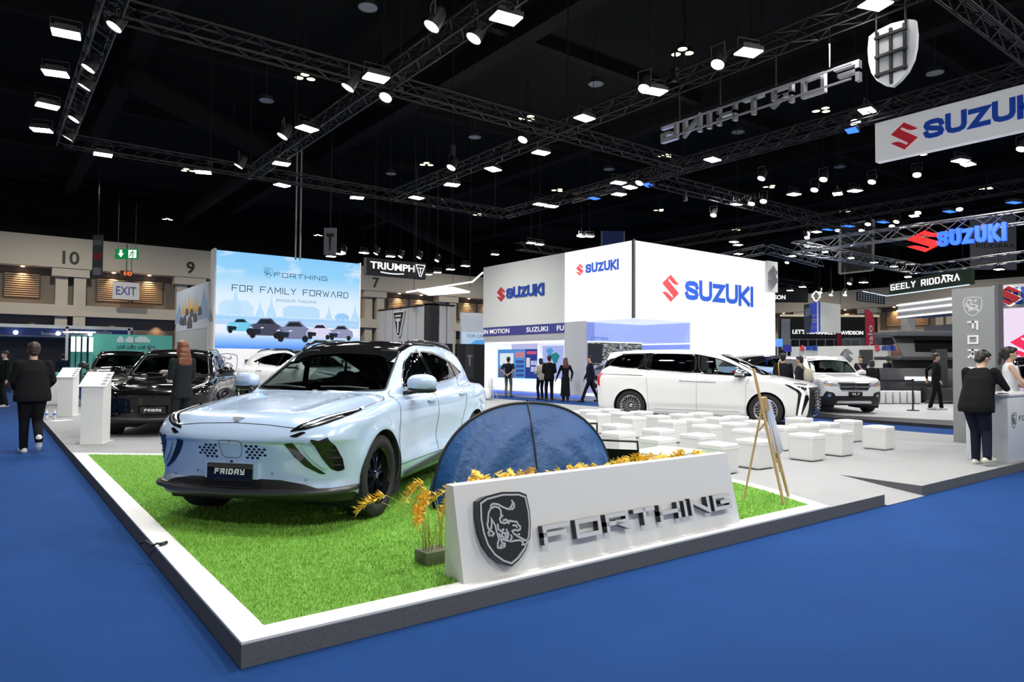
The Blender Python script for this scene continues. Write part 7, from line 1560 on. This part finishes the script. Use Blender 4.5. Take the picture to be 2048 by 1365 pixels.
def limb(pts,rs,n=12): 
    mb=MB(); P=[];R=[]
    for i in range(len(pts)-1):
        for k in range(4): t=k/4; P.append(Vector(pts[i]).lerp(Vector(pts[i+1]),t)); R.append(rs[i]*(1-t)+rs[i+1]*t)
    P.append(Vector(pts[-1]));R.append(rs[-1])
    # round both ends
    mb.tube(P,R,n); mb.ell(P[0],(R[0],)*3,n,8); mb.ell(P[-1],(R[-1],)*3,n,8); return mb
def loft(rings,n=24,e=.9):
    """rings: (centre, rx forward, ry sideways)"""
    mb=MB(); vs=[];fs=[]
    pw=lambda t:math.copysign(abs(t)**e,t)
    for (c,rx,ry) in rings:
        for k in range(n): a=2*PI*k/n; vs.append(Vector(c)+Vector((rx*pw(math.cos(a)),ry*pw(math.sin(a)),0)))
    m=len(rings)
    for i in range(m-1):
        for k in range(n): l=(k+1)%n; fs.append((i*n+k,i*n+l,(i+1)*n+l,(i+1)*n+k))
    fs.append(tuple(range(n-1,-1,-1))); fs.append(tuple((m-1)*n+k for k in range(n))); return mb.add(vs,fs)
def remesh(parts, voxel, name, parent):
    """parts: [(MB, material)] -> one continuous voxel mesh, each face coloured by the nearest source part"""
    al=MB()
    for mb,m in parts: al.add(mb.v,mb.f)
    o=al.build('tmp',SKIN); md=o.modifiers.new('r','REMESH'); md.mode='VOXEL'; md.voxel_size=voxel; md.use_smooth_shade=True
    sm=o.modifiers.new('s','SMOOTH'); sm.iterations=4; sm.factor=.5
    dg=bpy.context.evaluated_depsgraph_get(); me=bpy.data.meshes.new_from_object(o.evaluated_get(dg)); old=o.data; bpy.data.objects.remove(o); bpy.data.meshes.remove(old)
    ms=[];
    for _,m in parts:
        if m not in ms: ms.append(m)
    tr=[]
    for m in ms:
        g=MB()
        for mb,mm in parts:
            if mm is m: g.add(mb.v,mb.f)
        tr.append(BVHTree.FromPolygons(g.v,g.f))
    me.materials.clear()
    for m in ms: me.materials.append(m)
    n=len(me.polygons); c=np.empty(n*3); me.polygons.foreach_get('center',c); c=c.reshape(-1,3); mi=np.zeros(n,np.int32)
    for i in range(n):
        best=9
        for j,t in enumerate(tr):
            h=t.find_nearest(c[i],best)
            if h[3] is not None and h[3]<best: best=h[3]; mi[i]=j
    me.polygons.foreach_set('material_index',mi); me.shade_smooth(); me.name=name; ob=bpy.data.objects.new(name,me); put(ob,parent); return ob
def person(label,x,y,z,face,H=1.72,ank=None,wri=None,lean=0.0,head=(0,0),fat=1.0,top=BLKS,leg=TRK,shoe=SHOEK,hair='short',hm=HAIRK,jacket=0,sleeve=True,dress=None,voxel=.014,cut=None,fem=False,group=None,cap=None,knee=None,elbow=None,skin=None,collar=None):
    """face: heading of +x (forward). ank/wri: (left,right) ankle and wrist targets in units of a 1.72 m body"""
    s=H/1.72; t=thing('person',label,'person',(x,y,z),face,group); t.scale=(s,s,s); skin=skin or SKIN
    ank=ank or ((-.02,.10,.08),(.03,-.10,.08)); wri=wri or ((.06,.27,.84),(.06,-.27,.84))
    hz=.90 if not cut else .90
    low=min(ank[0][2],ank[1][2]); pel=Vector((0,0,.90)); 
    sh=.17 if fem else .195; hp=.088
    L=Matrix.Rotation(lean,4,'Y'); up=lambda v: pel+(L@(Vector(v)-pel))
    parts=[]; f=fat
    # legs
    for sgn,a,kn in((1,ank[0],(knee or (None,None))[0]),(-1,ank[1],(knee or (None,None))[1])):
        h=Vector((0,sgn*hp,.90)); a=Vector(a); k,a2=ik(h,a,.425,.41,kn or (1,sgn*.12,0))
        if dress is None or True:
            parts.append((limb([h,k,a2],[.088*f,.062*(.5+.5*f),.046 if leg is SKIN else .058]),leg))
        d=(a2-k).normalized()
        # shoe
        fwd=Vector((1,sgn*.15,0)); 
        if a.z>.14: fwd=Vector((.45,sgn*.05,-.95)).normalized()
        toe=a2+fwd*.15+Vector((0,0,-.045 if a.z<=.14 else 0)); heel=a2-fwd*.05+Vector((0,0,-.045 if a.z<=.14 else 0))
        parts.append((limb([heel,a2.lerp(toe,.5)+Vector((0,0,-.02)),toe],[.042,.047,.036]),shoe)); parts.append((limb([a2,a2-Vector((0,0,.03))],[.042,.045]),shoe))
    # torso
    tw=1.0 if not fem else .9
    rings=[((0,0,.82),.095*f,.135*f),((0,0,.90),.118*f,.165*f),((.005,0,1.00),.112*f,.150*f*tw),((.012,0,1.10),.112*f,.145*f*tw),((.015,0,1.22),.122*f,.165*f*tw),((.005,0,1.33),.115*(.6+.4*f),.178*tw*(.6+.4*f)),((-.008,0,1.41),.085,.150*tw),((-.01,0,1.45),.055,.08)]
    rings=[(up(c),a_,b_) for c,a_,b_ in rings]
    tr=loft(rings); parts.append((tr,top))
    if jacket: # open hem flaring over the hips
        hem=.90-jacket
        parts.append((loft([((0,0,hem),.128*f,.182*f),((0,0,hem+.08),.132*f,.186*f),(up((0,0,1.0)),.128*f,.172*f*tw),(up((.01,0,1.12)),.126*f,.165*f*tw),(up((.01,0,1.3)),.122*f,.185*tw)]),top))
    if dress: # (hem z, hem radius)
        hzn,hr=dress; parts.append((loft([((0,0,hzn),hr,hr*1.15),((0,0,(hzn+.9)/2),hr*.85,hr*1.02),((0,0,.90),.125*f,.165*f),(up((0,0,1.02)),.105*f,.135*f),(up((0,0,1.15)),.11*f,.14*f)]),top))
    # arms
    for sgn,w_,el in((1,wri[0],(elbow or (None,None))[0]),(-1,wri[1],(elbow or (None,None))[1])):
        S_=up((-.005,sgn*(sh-.005),1.385)); W_=Vector(w_); e,W2=ik(S_,W_,.285,.255,el or (-1,sgn*.35,-.1)); m=top if sleeve else skin
        r0=.058*(.6+.4*f); 
        if sleeve is True: parts.append((limb([S_,e,W2],[r0+.004,.047,.036]),top))
        elif sleeve=='half': parts.append((limb([S_,S_.lerp(e,.75)],[r0+.004,.056]),top)); parts.append((limb([S_.lerp(e,.6),e,W2],[.042,.038,.027]),skin))
        else: parts.append((limb([S_,e,W2],[.044,.036,.026]),skin))
        d=(W2-e).normalized(); hc=W2+d*.045; side=Vector((0,0,1)).cross(d); side=side.normalized() if side.length>.1 else Vector((1,0,0)); nrm=d.cross(side)
        parts.append((limb([W2,W2+d*.075],[.026,.032]),skin))
        for k in range(4):
            o_=side*((k-1.5)*.019); l_=(.062,.075,.070,.055)[k]; b0=W2+d*.085+o_; parts.append((limb([b0,b0+d*l_*.6,b0+d*l_+nrm*(-.018)],[.0105,.010,.009],8),skin))
        parts.append((limb([W2+d*.03+side*.028,W2+d*.07+side*.05,W2+d*.10+side*.048],[.012,.011,.010],8),skin))
    # neck, head
    yaw,pit=head; nb=up((-.012,0,1.43)); HC=up((.012,0,1.60)); R=Matrix.Translation(HC)@Matrix.Rotation(yaw,4,'Z')@Matrix.Rotation(lean*.5+pit,4,'Y')
    parts.append((limb([nb,HC-Vector((.005,0,.06))],[.056,.052]),skin))
    def hd(c,r,e=1.0): m=MB(); m.ell((0,0,0),r,18,12,0,None,e); m.v=[tuple(R@(Vector(v)+Vector(c))) for v in m.v]; return m
    parts.append((hd((0,0,.012),(.092,.076,.105)),skin)); parts.append((hd((.028,0,-.055),(.058,.056,.055)),skin)); parts.append((hd((.095,0,-.012),(.018,.013,.022)),skin)); parts.append((hd((.084,0,-.058),(.014,.026,.010)),mat('lips',(.42,.16,.14),.5)))
    for sg in(1,-1): parts.append((hd((-.008,sg*.078,-.005),(.020,.010,.030)),skin))
    if collar: parts.append((loft([(up((-.01,0,1.40)),.075,.085),(up((-.01,0,1.47)),.066,.07)]),collar))
    body=remesh(parts,voxel,'body',t)
    # eyes and brows
    for sg in(1,-1):
        m=hd((.083,sg*.032,.015),(.010,.014,.008)); m.build('eye',mat('eye_dark',(.03,.02,.018),.2),t,smooth=True); m=hd((.087,sg*.034,.036),(.008,.022,.005)); m.build('eyebrow',hm,t,smooth=True)
    # hair
    hp_=[]
    def H(c,r,e=1.0): hp_.append((hd(c,r,e),hm))
    if hair!='none':
        H((-.020,0,.045),(.096,.090,.092)); H((-.045,0,.005),(.068,.084,.085)); H((.045,0,.085),(.055,.070,.036)); H((-.062,0,-.045),(.048,.066,.05))
    if hair=='long':
        for k,(z_,rx,ry) in enumerate(((-.05,.064,.096),(-.12,.058,.108),(-.19,.050,.122),(-.235,.040,.124))): H((-.065-.015*k*.5,0,z_),(rx,ry,.075))
        for sg in(1,-1): H((-.005,sg*.078,-.06),(.045,.02,.10))
    if hair=='tail':
        H((-.10,0,.075),(.045,.04,.045)); H((-.135,0,.0),(.035,.035,.08)); H((-.145,0,-.11),(.028,.032,.09))
    if hair=='bob':
        H((-.03,0,-.05),(.085,.098,.09)); 
    if hp_: remesh(hp_,voxel*.9,'hair',t)
    if cap: m=hd((-.005,0,.075),(.105,.094,.065)); m.build('cap',cap,t,smooth=True); m=hd((.10,0,.065),(.07,.07,.008)); m.build('cap_peak',cap,t,smooth=True)
    return t
def away(p): return math.atan2(p.y,p.x)     # heading pointing away from the viewer
def at(px,py,z=0): return atz(px,py,z)
# nearest walking man at the left
p=at(62,906); person('heavy man in a black suit and white sneakers walking away at the left',p.x,p.y,0,away(p)+.12,1.73,ank=((.08,.09,.075),(-.30,-.06,.22)),wri=((.24,.20,.98),(.22,-.22,1.0)),fat=1.36,top=BLKS,leg=TRK,shoe=SHOEW,hm=HAIRB,jacket=.10,voxel=.011,elbow=((-1,.45,-.2),(-1,-.45,-.2)),knee=((1,0,0),(1,0,-.3)))
p=at(8,815); person('man in a dark suit with white collar at the left picture edge',p.x,p.y,0,away(p)+PI/2+.35,1.70,fat=1.1,leg=cloth('trousers_charcoal',(.02,.021,.022)),shoe=SHOEW,jacket=.08,collar=mat('shirt_white',(.75,.75,.75),.6),top=cloth('suit_dark_green_black',(.010,.013,.012)))
# woman before the black SUV
p=at(366,893,PH); person('woman with long auburn hair in a dark trouser suit before the black SUV',p.x,p.y+.15,PH,away(p)+.55,1.66,wri=((.28,.10,1.14),(.26,-.12,1.12)),fat=.95,fem=True,top=cloth('suit_charcoal_blue',(.014,.018,.022)),leg=cloth('suit_charcoal_blue',(.014,.018,.022)),hair='long',hm=HAIRR,jacket=.12,voxel=.012)
# visitors before the screens
p=at(1098,803); cp=p
person('man in a black suit standing with his back to us before the map board',p.x,p.y,0,away(p)+.1,1.73,ank=((.05,.10,.08),(-.06,-.10,.08)),wri=((.20,.17,1.05),(.2,-.17,1.05)),fat=1.08,jacket=.10,shoe=mat('shoe_brown',(.05,.03,.02),.5))
p=at(1081,800); person('person in a cream top and dark headscarf left of the suited man',p.x,p.y,0,away(p)+.5,1.62,fem=True,fat=1.05,top=mat('top_cream',(.55,.50,.42),.8),hair='bob',hm=mat('scarf_navy',(.01,.012,.06),.7),wri=((.2,.15,1.1),(.2,-.15,1.1)))
p=atx(1131,720,17.25); person('woman with long brown hair in a black ankle-length dress walking past the screens',p.x,p.y,0,away(p)-PI/2+.7+PI*.35,1.64,fem=True,fat=.95,dress=(.22,.17),top=BLKS,hair='long',hm=mat('hair_reddish_brown',(.13,.04,.025),.45),ank=((.05,.06,.08),(-.15,-.06,.10)),wri=((.22,.33,.86),(.0,-.25,.92)),shoe=SHOEK)
p=atx(1180,720,17.35); person('man in a black suit striding past the forest picture',p.x,p.y,0,away(p)+PI/2+.25,1.72,ank=((.32,.07,.08),(-.34,-.07,.13)),wri=((-.12,.24,.86),(.14,-.26,.88)),jacket=.10,top=NAVS,leg=TRK)
p=atx(1017,720,17.5); person('man in a black T-shirt and camouflage trousers reading the info screen',p.x,p.y,0,away(p)-.2,1.68,top=cloth('tshirt_black',(.012,.013,.022)),sleeve='half',leg=mat('trousers_camouflage',(.12,.12,.08),.8,noise=(16,.6)),wri=((-.14,.10,.98),(-.14,-.08,1.0)),elbow=((-.4,1,0),(-.4,-1,0)),shoe=mat('shoe_brown',(.05,.03,.02),.5))
p=at(979,800,PH); person('person in black with brown hair before the grey wall, left of the screens',17.0,26.6,0,away(Vector((17.0,26.6,0)))+.3,1.66,top=BLKS,hm=mat('hair_light_brown',(.16,.07,.04),.5),hair='bob',wri=((.25,.2,1.15),(.2,-.2,1.1)))
person('person in black holding a phone beside the black T wall',17.6,28.2,0,away(Vector((17.6,28.2,0)))+PI*.8,1.70,top=BLKS,wri=((.3,.08,1.25),(.1,-.25,.95)))
person('man in a black jacket behind the rear window of the blue SUV',17.0,28.4,0,away(Vector((17.0,28.4,0)))+PI*1.2,1.72,top=BLKS,collar=mat('shirt_white',(.75,.75,.75),.6))
# visitors behind the people carrier
q=atd(1566,760,20.2); person('broad man in a dark jacket with yellow shoulder strap behind the people carrier',q.x,q.y,0,away(q),1.78,fat=1.28,top=cloth('jacket_charcoal',(.018,.02,.024)),jacket=.08)
q2=atd(1600,760,19.6); person('young man with beige backpack behind the people carrier',q2.x,q2.y,0,away(q2)+1.25,1.70,top=cloth('hoodie_dark_grey',(.03,.033,.036)))
BPK=thing('backpack','beige backpack on the shoulder of the young visitor','backpack',(q2.x,q2.y,0),away(q2)+1.25); mb=MB(); mb.ell((-.22,-.02,1.14),(.12,.17,.22),16,12,0,None,.75); mb.build('bag_body',mat('canvas_beige',(.60,.55,.42),.85),BPK,smooth=True); mb=MB(); mb.ell((-.30,-.02,1.05),(.06,.12,.10),12,8,0,None,.75); mb.build('bag_pocket',mat('canvas_beige_dark',(.45,.40,.28),.85),BPK,smooth=True)
for sy in(-.1,.1): mb=MB(); mb.tube([(-.13,sy,1.33),(-.02,sy,1.45),(.10,sy,1.36),(.12,sy,1.2)],.018,6); mb.build('bag_strap',mat('canvas_beige_dark',(.45,.40,.28),.85),BPK,smooth=True)
SB_=thing('shoulder_strap','yellow camera strap on the broad man in the dark jacket','strap',(q.x,q.y,0),away(q)); mb=MB(); mb.tube([(-.17,.10,1.05),(-.165,.11,1.25),(-.13,.12,1.42),(-.02,.12,1.50)],.016,6); mb.build('strap_band',mat('strap_yellow',(.65,.42,.05),.6),SB_,smooth=True)
# staff at the far wall
r=atd(1722,760,26.5); person('man in a black shirt drinking before the black wall screen',r.x,r.y,.095,away(r)+PI*.85,1.70,sleeve='half',top=cloth('tshirt_black',(.012,.013,.022)),wri=((.22,.08,1.30),(.2,-.2,1.05)))
r=atd(1744,775,23.5); person('person in black seated with back to us beside the white family car',r.x,r.y,.0,away(r)+.3,1.62,top=BLKS,hair='bob',fat=1.1,jacket=.1)
r=atd(1777,770,27.5); person('man in a black polo shirt standing at the right end of the cream wall',r.x,r.y,.095,away(r)+PI*.75,1.72,sleeve='half',top=cloth('tshirt_black',(.012,.013,.022)),wri=((.25,.05,1.10),(.22,-.15,1.08)))
r=at(1873,820,.095); person('slim man in black walking to the right with white sneakers beside the grey pillar',r.x,r.y,.095,away(r)-PI/2+.15,1.74,top=BLKS,jacket=.12,shoe=SHOEW,ank=((.14,.07,.08),(-.18,-.07,.085)),wri=((-.22,.2,.95),(.05,-.25,.9)),hm=HAIRB,fat=.95)
# man leaning on the counter
m_=at(1972,931,PH); person('heavy man in a black jacket and jeans leaning on the white counter',ca.x-.27,(ca.y+cb.y)/2+.0,PH,away(m_)-.42,1.60,ank=((.02,.02,.075),(-.13,-.20,.13)),wri=((.40,.06,1.10),(.44,-.22,1.12)),lean=.30,head=(-.35,.25),fat=1.30,top=BLKS,leg=cloth('jeans_navy',(.010,.013,.024)),shoe=mat('sneaker_cream',(.62,.60,.52),.6),jacket=.13,voxel=.011,knee=((1,-.3,0),(1,.3,0)),elbow=((-.2,.6,-.8),(-.2,-.6,-.8)))
# hostess behind the counter
h_=Vector((13.3,4.1,0)); person('woman in a white one-shoulder dress with dark ponytail behind the counter',h_.x,h_.y,PH,away(h_)-PI/2+.15,1.66,fem=True,fat=.90,sleeve=False,top=mat('dress_white_satin',(.70,.72,.74),.35),leg=mat('dress_white_satin',(.70,.72,.74),.35),dress=(.35,.20),hair='tail',wri=((.30,.10,1.02),(.36,-.14,1.02)),voxel=.011,head=(.1,.05))
r=at(122,775); r=r+Vector((0,6,0)); person('person in dark blue standing near the white railing at the far left',atd(125,740,31).x,atd(125,740,31).y,0,away(r)+.4,1.68,top=cloth('shirt_dark_blue',(.012,.02,.045)))

PH_=thing('phone','white phone in the hand of the woman before the black SUV','phone',(0,0,0)); pw=at(366,893,PH); fw=away(pw)+.55; c_=Vector((pw.x,pw.y+.15,PH))+Vector((math.cos(fw)*.36,math.sin(fw)*.36,1.17))+Vector((-math.sin(fw)*.08,math.cos(fw)*.08,0)); PH_.location=c_; PH_.rotation_euler=(0,.5,fw); mbox('phone_body',(-.04,-.075,-.006),(.04,.075,.006),mat('phone_white',(.8,.8,.8),.3),PH_,.004); mbox('phone_lens',(-.03,.05,-.008),(-.015,.065,-.006),TRIM,PH_)
